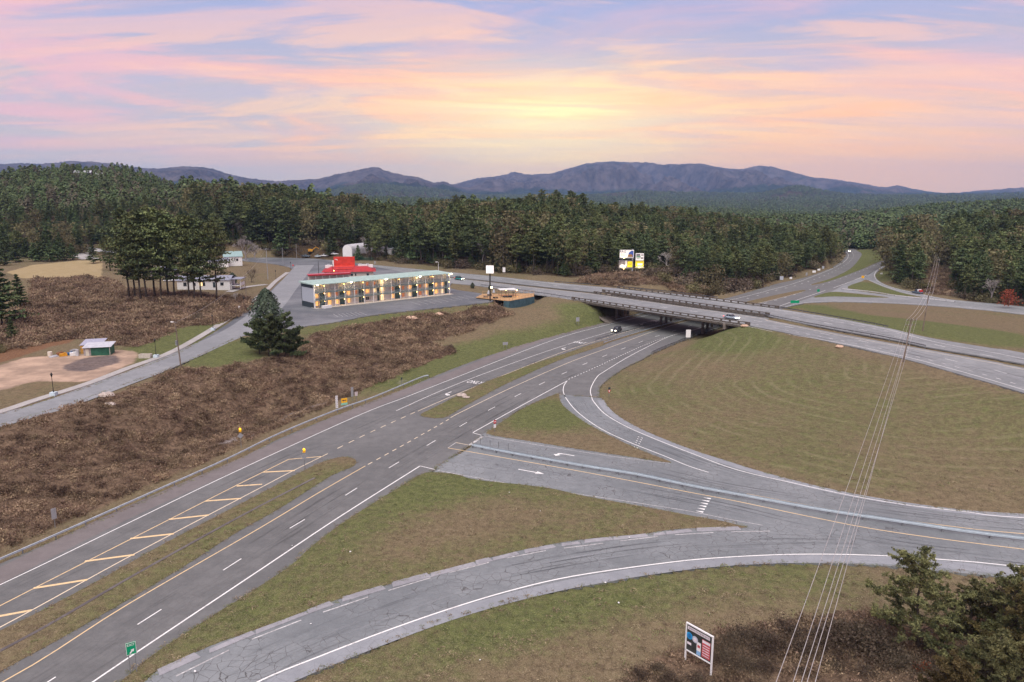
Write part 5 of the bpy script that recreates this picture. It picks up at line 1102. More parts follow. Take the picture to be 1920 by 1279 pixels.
for n_, (px, py, h) in enumerate([(1205,517,3.2),(1222,520,4),(1243,528,4.5),(1262,532,3.6),(1285,540,5),(1306,546,4),(1330,552,4.2),(1352,548,5),(1375,547,5.5),(1240,515,4.5),(1268,520,5.5),(1300,528,6),(1325,535,6),(1350,538,6.5),(1395,542,5),(1410,538,5),(1170,531,2),(1130,528,1.8)]):
    p = hit(px, py); plant(rnd.choice(['brush', 'brush', 'olive_brush']), p, h, 'bush', SCR[n_], 'bush', 'scrub bushes on the bank right of the billboards', sx=1.25)
# foreground pines and brush, bottom right
KIND['near_pine'] = []
def near_pine(h, seed, lean=0.0, dens=1.0, size=.105):
    g = np.random.default_rng(seed); rg = random.Random(seed); m_ = MB(); cen, nr, sz = [], [], []; k = 8
    tp = [Vector((lean*h*(i/(k-1))**1.3+rg.uniform(-.02, .02)*h*(i > 0), rg.uniform(-.02, .02)*h*(i > 0), h*i/(k-1)-.3*(i == 0))) for i in range(k)]
    m_.tube(tp, [.15*(1.1-.95*i/(k-1))+.015 for i in range(k)], 8)
    for b in range(int(42*dens)):
        t = .08+.9*(b+.5)/(42*dens); f = t*(k-1); i = int(f); p = tp[i].lerp(tp[min(i+1, k-1)], f-i); a = b*2.4+rg.uniform(-.6, .6); L_ = h*.50*(1.06-t)**.5*rg.uniform(.5, 1.3)
        d = Vector((math.cos(a), math.sin(a), rg.uniform(.05, .55))); e = p+d*L_; m_.tube([p, p.lerp(e, .5)+Vector((0, 0, -.04*L_)), e], .05*(1.2-t), 5, cap=False, r2=.012)
        for s__ in range(int(7+L_*5)):
            u = rg.uniform(.25, 1.0); q = p.lerp(e, u); tw = Vector((rg.gauss(0, 1), rg.gauss(0, 1), rg.gauss(.3, .6))).normalized()*rg.uniform(.25, .8)*(1.1-u*.4); q2 = q+tw
            m_.tube([q, q2], .014, 3, cap=False, r2=.006); n2 = 30; uu = g.uniform(.2, 1.05, n2)[:, None]; c = np.array(q)[None]*(1-uu)+np.array(q2)[None]*uu+g.normal(0, .07, (n2, 3)); cen.append(c); nr.append(g.normal(0, 1, (n2, 3))+np.array([0, 0, .5])); sz.append(g.uniform(.5, 1.2, n2)*size)
    return quad_cloud(np.concatenate(cen), np.concatenate(sz), np.concatenate(nr), 2.8, seed), m_
M_NPINE = leafmat('scraggly_pine_needles', (.05, .055, .026), (.19, .18, .08), scale=.8); M_CPINE = leafmat('corner_pine_needles', (.035, .05, .025), (.12, .14, .065), scale=.5); M_NPINE2 = leafmat('bronze_pine_needles', (.06, .05, .02), (.15, .12, .05), scale=.8)
def near_tree(px, py, yt, seed, m_, lb, lean=0.0, dens=1.0, size=.105):
    p = hit(px, py); X, Y, D = ray(px, yt); h = max(3.0, CAMZ+D*(p.y+.5)/Y-p.z); (V, F), tr = near_pine(h, seed, lean, dens, size); o = empty('pine_tree', p, 0, lb, 'tree')
    inst('trunk', tr.mesh('scraggly_trunk', M_BARK, True), o); inst('crown', np_mesh('scraggly_crown', V, F, m_), o)
near_tree(1722, 1225, 1033, 31, M_NPINE, 'scraggly leaning pine in the bottom right foreground', -.10, 1.25)
near_tree(1815, 1200, 1090, 32, M_NPINE, 'thin pine between the leaning pine and the right border', .03, .8)
near_tree(1892, 1230, 1062, 33, M_NPINE, 'dark pine at the right border of the foreground', .0, 1.0)
near_tree(1945, 1300, 1100, 34, M_NPINE2, 'bronze green pine cut off by the bottom right corner', -.05, 1.2)
near_tree(1850, 1330, 1190, 36, M_NPINE, 'low green pine at the bottom border near the right corner', .05, 1.1)
near_tree(1780, 1345, 1230, 37, M_NPINE2, 'yellowish young pine at the very bottom of the foreground brush', .0, 1.0)
for n_, (px, py, yt, lb) in enumerate([(487,664,598,'left pine of the clump below the glossy corner tree'),(504,668,590,'middle pine of the clump below the glossy corner tree'),(534,672,588,'right pine of the clump, nearest the motel lot'),(521,670,600,'short pine with many thin trunks in the corner clump'),(550,668,620,'low pine at the right foot of the corner clump')]):
    near_tree(px, py, yt, 60+n_, M_CPINE, lb, (-.04, .02, .05, 0, .06)[n_], .6, .22)
reg('twig_bush', bush_cloud(1.9, 2.2, 660, 1500, .10, up=.3), bare_tree(2.6, .05, 661, 6, .7, .012, .3), M_BRUSH, M_BRUSH, 2.2); reg('twig_bush', bush_cloud(1.9, 2.4, 662, 1500, .10, up=.3), bare_tree(2.6, .05, 663, 6, .7, .012, .3), M_BRUSH, M_BRUSH, 2.2)
KIND['leafy_twigs'] = []; reg('leafy_twigs', bush_cloud(2.2, 5.2, 664, 1500, .22, up=.3), bare_tree(6, .08, 665, 6, .6, .015, .3), M_BRUSH, M_BRUSH, 5.5)
p = hit(1885, 1180); plant('leafy_twigs', p, 7.0, 'bare_tree', 'oak sapling holding dry brown leaves above the right border pines', 'tree')
p = hit(1840, 1262); plant('leafy_twigs', p, 3.6, 'bush', 'tan leafy brush in front of the foreground pines', 'bush')
BRL = ['just right of the notice board', 'upper row, second right of the notice board', 'upper row, third right of the notice board', 'under the leftmost overhead wire', 'upper row between the overhead wires', 'under the rightmost overhead wire', 'right of the overhead wires', 'halfway from wires to the leaning pine', 'left of the leaning pine', 'against the leaning pine', 'under the leaning pine', 'low, right of the notice board post', 'lower row, second right of the notice board', 'lower row under the left wires', 'lower row between the wires', 'lower row right of the wires', 'lower row near the red bush', 'low, left of the notice board', 'farthest left at the bottom border', 'bottom border left of the notice board post', 'bottom border right of the notice board post', 'beside the red bush', 'right of the red bush', 'in front of the tan leafy brush', 'isolated at the lower left of the brush', 'behind the notice board top', 'bottom border before the right pines', 'bottom right corner']
for n_, (px, py, h) in enumerate([(1365,1212,1.6),(1395,1205,1.8),(1425,1215,2.0),(1455,1222,2.2),(1480,1200,2.2),(1505,1228,2.0),(1535,1215,2.8),(1570,1205,3.0),(1605,1215,3.2),(1640,1225,3.0),(1660,1240,2.6),(1350,1245,1.6),(1400,1255,1.5),(1440,1262,1.5),(1500,1268,1.3),(1560,1262,1.4),(1620,1268,1.5),(1235,1262,1.2),(1200,1275,1.2),(1260,1285,1.5),(1310,1290,1.5),(1690,1262,2.2),(1740,1280,2.2),(1790,1265,2.5),(1180,1300,1.4),(1330,1215,1.2),(1800,1300,2.2),(1880,1290,2.6)]):
    p = hit(px, py); plant('twig_bush', p, h, 'bush', f'tangled leafless bush in the bottom right brush, {BRL[n_]}', 'bush', 'tangled leafless bushes in the bottom right foreground', sx=1.2)
p = hit(1728, 1268); plant('red_tree', p, 1.7, 'bush', 'small bright red-leaved bush at the bottom of the foreground', 'bush'); p = hit(1478, 1188); plant('red_tree', p, .9, 'bush', 'tiny orange-red sapling above the dark brush', 'bush')
# ================================================================== materials of built things
M_GALV = mat('galvanised_steel', (.42, .48, .53), .5, .0, .12, 1.2, .5); M_GALVD = mat('dull_galvanised_steel', (.24, .25, .26), .6, .3, .2, 1.5)
M_WOODP = mat('weathered_pole_wood', (.20, .16, .13), .9, 0, .25, 1.5, .05); M_BLACK = mat('black_painted_steel', (.02, .02, .022), .5, 0, .2); M_WHITEP = mat('white_paint', (.74, .74, .73), .55, 0, .06)
M_ROOFG = mat('pale_green_metal_roof', (.36, .48, .44), .5, 0, .08, .6, .3); M_NAVY = mat('dark_slate_paint', (.035, .05, .06), .6, 0, .15); M_GREYP = mat('blue_grey_siding', (.40, .43, .48), .7, 0, .06)
M_TEAL = mat('slate_teal_door_paint', (.035, .08, .11), .5, 0, .12); M_RAILG = mat('grey_green_railing_paint', (.20, .25, .25), .5, 0, .1); M_CONCP = mat('cream_concrete', (.50, .46, .40), .8, 0, .12)
M_CURT = mat('white_curtain_cloth', (.62, .58, .52), .9); M_RED = mat('bright_red_roof_paint', (.62, .06, .04), .55, 0, .10, .8); M_DRED = mat('dark_red_metal', (.36, .03, .035), .55, 0, .12, .8)
M_GREYC = mat('grey_sign_back', (.33, .34, .36), .5, .2, .1); M_SGREEN = mat('sign_green', (.0, .28, .13), .45, 0, .05); M_SYEL = mat('sign_yellow', (.85, .45, .02), .45, 0, .05); M_SRED = mat('sign_red', (.55, .03, .03), .45); M_SWHITE = mat('sign_white', (.80, .80, .80), .45, 0, .03)
M_GLASS = mat('dark_window_glass', (.03, .035, .045), .12, 0, .1, 1, .6); M_TYRE = mat('tyre_rubber', (.018, .018, .018), .9); M_RIM = mat('wheel_rim', (.4, .4, .42), .3, .6)
M_LAMPW = mat('warm_white_lamp_glow', (1, .9, .7), .4, emit=(1, .80, .48), estr=14); M_LAMPO = mat('amber_lamp_glow', (1, .6, .2), .4, emit=(1, .50, .12), estr=9)
M_LITWIN = mat('amber_lit_window', (.7, .4, .15), .5, emit=(1, .46, .13), estr=.55); M_LITWIN2 = mat('pale_lit_window', (.7, .55, .3), .5, emit=(1, .68, .32), estr=.5); M_ORWALL = mat('orange_brown_lit_room', (.40, .14, .06), .7, emit=(.8, .22, .06), estr=.16)
M_PANELW = mat('white_lit_sign_face', (.9, .88, .86), .5, emit=(1, .93, .88), estr=.35); M_HEAD = mat('headlamp_glow', (1, .95, .8), .3, emit=(1, .9, .65), estr=10); M_TAIL = mat('tail_lamp_glow', (.7, .02, .02), .3, emit=(1, .05, .02), estr=3)
M_CONCD = mat('stained_bridge_concrete', (.23, .20, .175), .85, 0, .22, .5, .1); M_RAILC = mat('dark_bridge_rail_concrete', (.115, .10, .085), .85, 0, .2, .8, .1); M_BEAM = mat('bridge_beam_concrete', (.26, .235, .21), .85, 0, .12, .4, .1)
M_STREAK = mat('white_hangar_metal', (.55, .55, .58), .5, .1, .12, .5); M_TANW = mat('cream_wall', (.60, .55, .47), .8, 0, .06); M_DECK = mat('pine_deck_boards', (.42, .26, .13), .7, 0, .15, 2); M_TARP = mat('off_white_canopy', (.68, .70, .69), .6, 0, .05)
M_SHEDG = mat('dark_green_sheet_metal', (.035, .13, .085), .55, 0, .15, 1); M_TIN = mat('pale_tin_roof', (.55, .58, .62), .4, .3, .1, 1); M_SIDING = mat('grey_board_siding', (.33, .30, .30), .8, 0, .12, 2); M_BASE = mat('pale_blue_concrete_base', (.50, .60, .66), .8, 0, .08)
M_SHING = mat('grey_shingle_roof', (.26, .27, .33), .85, 0, .12, 1.5, .05); M_BLUEC = mat('blue_tarpaulin', (.03, .13, .30), .5); M_JUNKY = mat('orange_machine_paint', (.62, .30, .03), .5); M_RUST = mat('rusty_metal', (.22, .10, .05), .9)
M_SDARK = mat('dark_sign_face', (.045, .048, .045), .6, 0, .2, 2)
# ================================================================== guardrails
def guardrail(px_pts, z, label, m_=None, post_m=None, h=.72, step=3.8, two=False, side=1, seg=5, prop=.10, group=None, rise=None, name='guardrail'):
    px_pts = EXT(px_pts); m_ = m_ or M_GALV; post_m = post_m or M_GALVD
    P_ = resample(spline([W(a, b, z+h*.75) for a, b in px_pts] if len(px_pts) > 2 else [W(a, b, z+h*.75) for a, b in px_pts], seg), step/2)
    P_ = [Vector((p.x, p.y, z)) for p in P_]; o = empty(name, P_[0], 0, label, 'guardrail', group); org = P_[0]
    def wave(off):
        m2 = MB(); prof = [(0, h-.31), (.05*side, h-.27), (.08*side, h-.23), (.05*side, h-.19), (0, h-.155), (.05*side, h-.12), (.08*side, h-.08), (.05*side, h-.04), (0, h)]
        V, F = [], []
        for i, p in enumerate(P_):
            d = (P_[min(i+1, len(P_)-1)]-P_[max(i-1, 0)]).normalized(); n_ = Vector((-d.y, d.x, 0))
            for a, b in prof: q = p-org+n_*(a+off); V.append((q.x, q.y, b))
        k = len(prof)
        for i in range(len(P_)-1):
            for j in range(k-1): F.append((i*k+j, i*k+j+1, (i+1)*k+j+1, (i+1)*k+j))
        m2.add(V, F); m2.build('rail', m_, o, True)
    wave(.26 if two else .09*side)
    if two: side = -side; wave(-.26)
    pm = MB(); pm.box((0, 0, (h-.05)/2-.15), (.13, .44 if two else .11, h+.12)); me = pm.mesh('guardrail_post', post_m)
    for i in range(0, len(P_), 2):
        d = (P_[min(i+1, len(P_)-1)]-P_[max(i-1, 0)]).normalized(); inst('post', me, o, P_[i]-org, math.atan2(d.y, d.x))
    return o
guardrail([(-60,1074),(0,1048),(160,978),(300,916),(426,860),(525,812),(632.7,768),(700,744.5),(785,709),(803,704)], 0, 'long pale steel guardrail between the vine bank and the highway shoulder', side=-1)
guardrail([(886,834),(945,846),(1032.7,862),(1107.8,875),(1195,889),(1300,911),(1381.6,926),(1523,952),(1693,978),(1920,1009),(2050,1022)], 0, 'double-sided pale steel guardrail dividing the two ramp roads', m_=mat('pale_blue_steel', (.40, .47, .52), .45, 0, .08, 1, .5), post_m=M_GALVD, two=True, step=3.8)
guardrail([(1132.5,642),(1180,627),(1230,613),(1280,600),(1330,588)], 0, 'steel guardrail along the right edge of the median under the bridge', side=1)
guardrail([(1117,637),(1150,627),(1190,617),(1237,604),(1290,591)], 0, 'dark guardrail along the left edge of the median under the bridge', m_=M_GALVD, side=1)
guardrail([(1222,660),(1250,648),(1280,636),(1315,621),(1345,610),(1400,592)], 0, 'dark guardrail beside the right lane where it runs under the bridge', m_=M_GALVD, side=-1, two=True, step=2.4)
guardrail([(1155,599),(1185,592),(1215,585),(1260,574)], 0, 'short guardrail by the left-hand bridge columns', side=1)
guardrail([(902,534),(960,541.5),(1020,550),(1087,560)], UZ, 'guardrail on the near edge of the upper highway behind the wooden deck', m_=M_GALVD, side=1)
guardrail([(1428,588),(1500,603),(1565,615),(1650,630),(1735,648)], UZ, 'guardrail in the upper highway median right of the bridge', m_=M_GALVD, side=1)
guardrail([(1462,576),(1557,592),(1620,603),(1665,612)], UZ, 'dark guardrail on the far edge of the upper highway right of the bridge', m_=mat('dark_wood_grey', (.12, .12, .12), .8), side=1)
guardrail([(1578,541),(1640,547.5),(1677,553.5),(1740,560),(1790,565)], 0, 'white concrete-like barrier on the far ramp', m_=M_WHITEP, side=1)
guardrail([(1040,528),(1150,536),(1250,546),(1345,557)], UZ, 'low dark guardrail on the far edge of the upper highway below the billboards', m_=mat('dark_wood_grey', (.12, .12, .12), .8), side=1)
# ================================================================== bridge
br = empty('road_bridge', BL, 0, 'long concrete road bridge carrying the upper highway over the lower one', 'bridge')
def U(s_, q, z): return (udir*s_+unrm*q)+Vector((0, 0, z-UZ))
def edge_s(path, a=-2, b=None):
    b = b if b is not None else BLEN+2; out = [p for p in resample(path, 1.0) if on_bridge(p.x, p.y, -2)]
    return out
def parapet(path, off, name='parapet', h=.95):
    P_ = edge_s(path); P_ = [Vector((p.x, p.y, 0)) for p in P_]
    if (P_[-1]-P_[0]).dot(udir) < 0: P_.reverse()
    d = (P_[-1]-P_[0]).normalized(); n_ = Vector((-d.y, d.x, 0)); L_ = (P_[-1]-P_[0]).length; a = P_[0]+n_*off-BL; a.z = 0; ang = math.atan2(d.y, d.x)
    m_ = MB(); c = a+d*L_/2; m_.box((c.x, c.y, .1), (L_, .42, .24), ang); m_.box((c.x, c.y, h-.1), (L_, .34, .22), ang); m_.box((c.x, c.y, -.45), (L_, .35, .82), ang)
    par = m_.build(name, M_RAILC, br); pm = MB(); pm.box((0, 0, 0), (.55, .26, h-.42)); me = pm.mesh('rail_block', M_RAILC); k = int(L_/2.9)
    for i in range(k+1): q = a+d*(L_*i/k); inst('rail_block', me, par, (q.x, q.y, .22+(h-.42)/2), ang)
    for e in (0, L_): q = a+d*e; MB().box((0, 0, 0), (1.4, .5, h+.15)).build('end_block', M_RAILC, par, loc=(q.x, q.y, (h-.1)/2), rz=ang)
parapet(upn_w, -.1); parapet([p for p in mu_w], .25); parapet([p for p in reversed(ml_w)], -.25); parapet(list(reversed(upf_w)), .1)
def girders(edge, other, n_):
    A_ = edge_s(edge); B_ = edge_s(other)
    if (A_[-1]-A_[0]).dot(udir) < 0: A_.reverse()
    if (B_[-1]-B_[0]).dot(udir) < 0: B_.reverse()
    m_ = MB()
    for i in range(n_):
        f = (i+.5)/n_; a = A_[0].lerp(B_[0], f)-BL; b = A_[-1].lerp(B_[-1], f)-BL; d = b-a; c = (a+b)/2; m_.box((c.x, c.y, -.85), (d.length-1, .55, 1.0), math.atan2(d.y, d.x))
    m_.build('beam', M_BEAM, br); 
    s2 = MB(); q = [A_[0]-BL, A_[-1]-BL, B_[-1]-BL, B_[0]-BL]; s2.prism([(p.x, p.y) for p in q], -.42, -.30); s2.build('deck_slab', M_BEAM, br)
girders(upn_w, list(reversed(ml_w)), 5); girders(mu_w, list(reversed(upf_w)), 5)
bdir = Vector((.50, .866, 0))
for bx, n_ in (((1156,600)), 7), (((1239,611)), 7), (((1317,625.5)), 7):
    b0 = W(*bx, 0)-BL; b0.z = 0; cap = MB(); Lc = 37; c = b0+bdir*(Lc/2-2.0); cap.box((c.x, c.y, -1.72), (Lc, 1.0, .72), math.atan2(bdir.y, bdir.x)); bent = cap.build('pier_cap', M_CONCD, br)
    cm = MB(); cm.tube([(0, 0, -UZ-.3), (0, 0, -2.0)], .46, 12); me = cm.mesh('pier_column', M_CONCD, True)
    for i in range(7): q = b0+bdir*(i*5.6); inst('column', me, br, (q.x, q.y, 0))
# sloped abutment paving
for s0, s1, z0, z1 in ((-1.5, 13.5, -1.0, -6.9), (BLEN+1, BLEN-8, -1.0, -6.9)):
    m_ = MB(); sk = .35; V = []
    for q in (0.5, 31):
        for a, z in ((s0, z0), (s1, z1)): v = udir*(a-sk*q)+unrm*q; V.append((v.x, v.y, z)); V.append((v.x, v.y, z-.4))
    m_.add(V, [(0, 2, 6, 4), (1, 5, 7, 3), (0, 1, 3, 2), (4, 6, 7, 5), (0, 4, 5, 1), (2, 3, 7, 6)]); m_.build('abutment_slope', M_CONCD, br)
    m_ = MB(); c = udir*(s0-sk*16)+unrm*16; m_.box((c.x, c.y, -1.2), (.8, 33, 1.9), math.atan2(udir.y, udir.x)-math.atan(sk)*0); m_.build('abutment_wall', M_CONCD, br)
# ================================================================== motel
ML, MR, MB_ = W(591.7, 578.3, UZ), W(843.5, 551.5, UZ), W(568, 573, UZ)
md = (MR-ML); MLEN = md.length; mrz = math.atan2(md.y, md.x); MDEP = (MB_-ML).length
mo = empty('motel', ML, mrz, 'long white three-storey motel with pale green roof and balconies lit amber', 'motel')
NB = 15; BW_ = MLEN/NB; SH = 2.58; BD = 1.7                       # bays, storey height, balcony depth
def part(name, mb, m_, parent=None, smooth=False): return mb.build(name, m_, parent or mo, smooth)
part('wall', MB().box((MLEN/2, BD+(MDEP-BD)/2, SH*1.5+.05), (MLEN-.4, MDEP-BD-.3, SH*3)), M_WHITEP)
r_ = MB(); r_.add([(-.9, -.9, SH*3+.15), (MLEN+.9, -.9, SH*3+.15), (MLEN+.9, MDEP+.6, SH*3+.15), (-.9, MDEP+.6, SH*3+.15), (-.9, -.9, SH*3+.33), (MLEN+.9, -.9, SH*3+.33), (MLEN+.9, MDEP+.6, SH*3+.75), (-.9, MDEP+.6, SH*3+.75)], [(3, 2, 1, 0), (4, 5, 6, 7), (0, 1, 5, 4), (1, 2, 6, 5), (2, 3, 7, 6), (3, 0, 4, 7)])
roof = part('roof', r_, M_ROOFG); rb = MB()
for i in range(int(MLEN/.6)): rb.add([(i*.6-.02, -.9, SH*3+.335), (i*.6+.02, -.9, SH*3+.335), (i*.6+.02, MDEP+.6, SH*3+.79), (i*.6-.02, MDEP+.6, SH*3+.79), (i*.6, -.9, SH*3+.38), (i*.6, MDEP+.6, SH*3+.82)], [(0, 1, 2, 3), (0, 4, 5, 3), (1, 2, 5, 4)])
o = part('roof_seam', rb, M_ROOFG, roof); o['kind'] = 'stuff'
# end wall panels: dark band, blue grey field, dark foot
part('end_band', MB().box((-.28, MDEP/2, SH*3-.45), (.18, MDEP, 1.2)), M_NAVY); part('end_panel', MB().box((-.26, MDEP/2, SH*1.72), (.14, MDEP-.3, SH*2.05)), M_GREYP); part('end_foot', MB().box((-.28, MDEP/2, SH*.32), (.18, MDEP, SH*.72)), M_NAVY)
part('end_trim', MB().box((-.27, .1, SH*1.5), (.24, .3, SH*3)), M_WHITEP); part('end_trim', MB().box((-.27, MDEP-.1, SH*1.5), (.24, .2, SH*3)), M_NAVY)
for fl in (0, 1, 2):
    if fl: part('balcony_floor', MB().box((MLEN/2, .82, SH*fl), (MLEN, 1.75, .24)), M_RAILG)
part('walkway', MB().box((MLEN/2, .1, .06), (MLEN+1.2, 3.4, .14)), M_CONCP)
part('stair_block', MB().box((BW_*.85, -1.5, .45), (3.2, 1.6, .9)), M_WHITEP)
colm = MB().box((0, 0, SH*1.5), (.2, .2, SH*3)).mesh('column', M_WHITEP)
for i in range(NB+1): inst('column', colm, mo, (MLEN*i/NB, .06, 0))
railm = MB(); railm.box((0, 0, .95), (BW_-.24, .05, .06)); railm.box((0, 0, .12), (BW_-.24, .05, .06))
for k in range(20): railm.box(((k+.5)/20*(BW_-.3)-(BW_-.3)/2, 0, .53), (.05, .04, .8))
railm = railm.mesh('railing', M_RAILG)
for fl in (1, 2):
    for i in range(NB): inst('railing', railm, mo, (BW_*(i+.5), .03, SH*fl+.12))
# doors and windows: each bay holds one door and one wide window, mirrored in pairs
doorm = MB().box((0, 0, 1.03), (.92, .07, 2.06)); doorm = doorm.mesh('door', M_TEAL); doorg = MB().box((0, 0, 1.03), (.92, .07, 2.06)).mesh('door', mat('grey_white_door_paint', (.42, .45, .44), .6)); doorw = MB().box((0, 0, 1.03), (.92, .07, 2.06)).mesh('door', M_WHITEP)
def window(x, z, w, h, pane, frame_m=M_WHITEP, curtains=True):
    f = MB(); f.box((0, 0, 0), (w+.16, .06, .08)); f.box((0, 0, h), (w+.16, .06, .08)); f.box((-w/2-.04, 0, h/2), (.08, .06, h)); f.box((w/2+.04, 0, h/2), (.08, .06, h)); f.box((0, 0, h/2), (.06, .05, h))
    fo = f.build('window', frame_m, mo, loc=(x, BD+.10, z)); MB().box((0, .05, h/2), (w, .03, h)).build('pane', pane, fo)
    if curtains:
        for s_ in (-1, 1): MB().box((s_*w*.36, .015, h/2), (w*random.uniform(.14, .24), .02, h-.06)).build('curtain', M_CURT, fo)
for fl in range(3):
    for i in range(NB):
        x0 = BW_*i; pair = (i % 2 == 0); z = SH*fl+.14
        dx, wx = (x0+BW_*.82, x0+BW_*.38) if pair else (x0+BW_*.2, x0+BW_*.64)
        if i == 7 and fl >= 0: inst('door', doorw, mo, (x0+BW_*.7, BD+.10, z)); part('lobby_panel', MB().box((x0+BW_*.25, BD+.08, z+1.1), (1.1, .08, 2.1)), (M_LITWIN2, M_LITWIN2, M_LITWIN2)[fl]); continue
        if fl == 2:
            inst('door', doorg, mo, (dx, BD+.10, z))
            if i in (5, 6): window(wx, z+.35, 1.7, 1.5, M_ORWALL)
            else: window(wx, z+.35, 1.7, 1.4, mat('white_blind', (.62, .62, .63), .7), curtains=False)
        else:
            inst('door', doorm if not (fl == 0 and i in (4, 6)) else doorg, mo, (dx, BD+.10, z)); MB().box((0, 0, 1.2), (.95, .06, 2.4)).build('wall_band', M_TEAL, mo, loc=(dx+(.95 if pair else -.95)*(.0 if i in (4, 6) else .35), BD+.045, z-.05))
            pane = M_LITWIN2 if (fl == 0 and i in (10, 14)) or (fl == 1 and i == 6) else (M_ORWALL if random.random() < .35 else M_LITWIN)
            if fl == 0 and i == 5: window(wx, z+.6, 2.4, 1.2, M_GLASS)
            elif fl == 0 and i == 4 or fl == 0 and i == 6: window(wx, z+.6, 1.2, 1.1, mat('white_blind', (.62, .62, .63), .7), curtains=False)
            else: window(wx, z+.3, 1.8, 1.6, pane); MB().box((0, 0, 0), (.9, .3, .38)).build('wall_unit', M_WHITEP, mo, loc=(wx, BD-.02, z+.2))
lm = MB().ball((0, 0, 0), .17, 8, 6).mesh('lamp', M_LAMPO, True)
def point(parent, loc, e, col, r_=.12):
    d = bpy.data.lights.new('lamp_light', 'POINT'); d.energy = e; d.color = col; d.shadow_soft_size = r_; o = bpy.data.objects.new('lamp_light', d); o.location = loc; link(o, parent)
for i in (1, 3, 5, 7, 9, 11, 13, 15):
    for fl in range(3):
        l = inst('lamp', lm, mo, (MLEN*i/NB, .30, SH*fl+2.1))
        point(mo, (MLEN*i/NB, .62, SH*fl+2.05), 11 if fl < 2 else 5, (1, .50, .14))
fm = MB().box((0, 0, 0), (.5, .25, .22)).mesh('flood_lamp', M_LAMPW)
for f in (.012, .235, .485, .745, 1.0):
    inst('flood_lamp', fm, mo, (MLEN*f, -1.02, SH*3+.12)); point(mo, (MLEN*f, -1.5, SH*3-.05), 45, (1, .80, .50), .2)
# end stair
st = MB()
for k in range(9): st.box((.5+k*.28, -.85, SH+SH-.2-k*.27), (.3, 1.1, .06))
st.tube([(.4, -.35, SH*2+.8), (3.0, -.35, SH+.9)], .04, 5); st.tube([(.4, -1.4, SH*2+.8), (3.0, -1.4, SH+.9)], .04, 5)
for k in range(9): st.box((3.0-k*.28, -.85, SH-.2-k*.27), (.3, 1.1, .06))
st.tube([(3.0, -1.4, SH+.8), (.5, -1.4, .8)], .04, 5); st.box((.3, -.8, SH), (1.4, 1.3, .1)); st.box((3.2, -.8, SH*1.0+.02), (1.0, 1.3, .1)); part('staircase', st, M_RAILG)
# ================================================================== buildings near the intersection
def house(px, py, z, w, d, h, rz, roof_h, wall_m, roof_m, name, label, cat='house', over=.4, extras=None, gable=True, at=None):
    p = at or W(px, py, z); o = empty(name, p, rz, label, cat); MB().box((0, 0, h/2-.15), (w, d, h+.3)).build('wall', wall_m, o)
    m_ = MB()
    if gable: m_.extrude([(-w/2-over, h-.02), (0, h+roof_h), (w/2+over, h-.02), (w/2+over, h+.12), (0, h+roof_h+.16), (-w/2-over, h+.12)], -d/2-over, d/2+over) if d > w else None
    if gable and d <= w:
        V = []
        for x in (-w/2-over, w/2+over): V += [(x, -d/2-over, h), (x, 0, h+roof_h), (x, d/2+over, h), (x, d/2+over, h+.14), (x, 0, h+roof_h+.16), (x, -d/2-over, h+.14)]
        m_.add(V, [tuple(range(5, -1, -1)), tuple(range(6, 12))]+[(i, (i+1) % 6, 6+(i+1) % 6, 6+i) for i in range(6)])
    if not gable: m_.add([(-w/2-over, -d/2-over, h), (w/2+over, -d/2-over, h), (w/2+over, d/2+over, h+roof_h), (-w/2-over, d/2+over, h+roof_h), (-w/2-over, -d/2-over, h+.15), (w/2+over, -d/2-over, h+.15), (w/2+over, d/2+over, h+roof_h+.15), (-w/2-over, d/2+over, h+roof_h+.15)], [(3, 2, 1, 0), (4, 5, 6, 7), (0, 1, 5, 4), (1, 2, 6, 5), (2, 3, 7, 6), (3, 0, 4, 7)])
    m_.build('roof', roof_m, o)
    for (x, y, zc, ww, hh, kind) in (extras or []):
        ax = abs(y) >= d/2-.01; bx = MB().box((0, 0, 0), (ww, .1, hh) if ax else (.1, ww, hh)); bx.build(kind, {'window': M_GLASS, 'door': M_NAVY}[kind], o, loc=(x+(0 if ax else math.copysign(.04, x)), y+(math.copysign(.04, y) if ax else 0), zc))
    return o
# red roofed restaurant
rp = W(655, 521, UZ); rr_ = mrz-.55; rs = empty('restaurant', rp, rr_, 'white restaurant with bright red hipped roof and tall red sign wall', 'restaurant')
MB().box((0, 4, 1.55), (22, 14, 3.5)).build('wall', M_TANW, rs); m_ = MB(); a, b, h0, h1 = 12.2, 8.2, 3.1, 5.0
m_.add([(-a, 4-b, h0), (a, 4-b, h0), (a, 4+b, h0), (-a, 4+b, h0), (-a+4, 4-b+4.5, h1), (a-4, 4-b+4.5, h1), (a-4, 4+b-4.5, h1), (-a+4, 4+b-4.5, h1)], [(0, 1, 5, 4), (1, 2, 6, 5), (2, 3, 7, 6), (3, 0, 4, 7), (4, 5, 6, 7), (3, 2, 1, 0)]); m_.build('roof', M_DRED, rs)
MB().box((-2.2, 5, 6.8), (9.6, .8, 5.2)).build('sign_wall', M_RED, rs); m_ = MB(); m_.add([(-7, 4.55, 4.9), (2.6, 4.55, 4.9), (2.6, 4.55, 9.4), (-7, 4.55, 9.4), (-7, 1.2, 4.9), (2.6, 1.2, 4.9)], [(4, 5, 1, 0), (4, 0, 1, 5)]); m_.add([(-6.9, 4.5, 5.3), (2.5, 4.5, 5.3), (1.4, -1.8, 4.4), (-5.8, -1.8, 4.4)], [(0, 3, 2, 1)]); m_.build('roof_dormer', M_RED, rs)
for x, w_ in ((-9.3, 3.4), (6.2, 4.4), (9.8, 2.2)): MB().box((x, 5.6, 4.9), (w_, 1.6, 1.3)).build('roof_parapet', M_WHITEP, rs)
MB().box((-7.2, 5.2, 6.0), (.7, 1.2, 3.4)).build('wall_edge', M_WHITEP, rs)
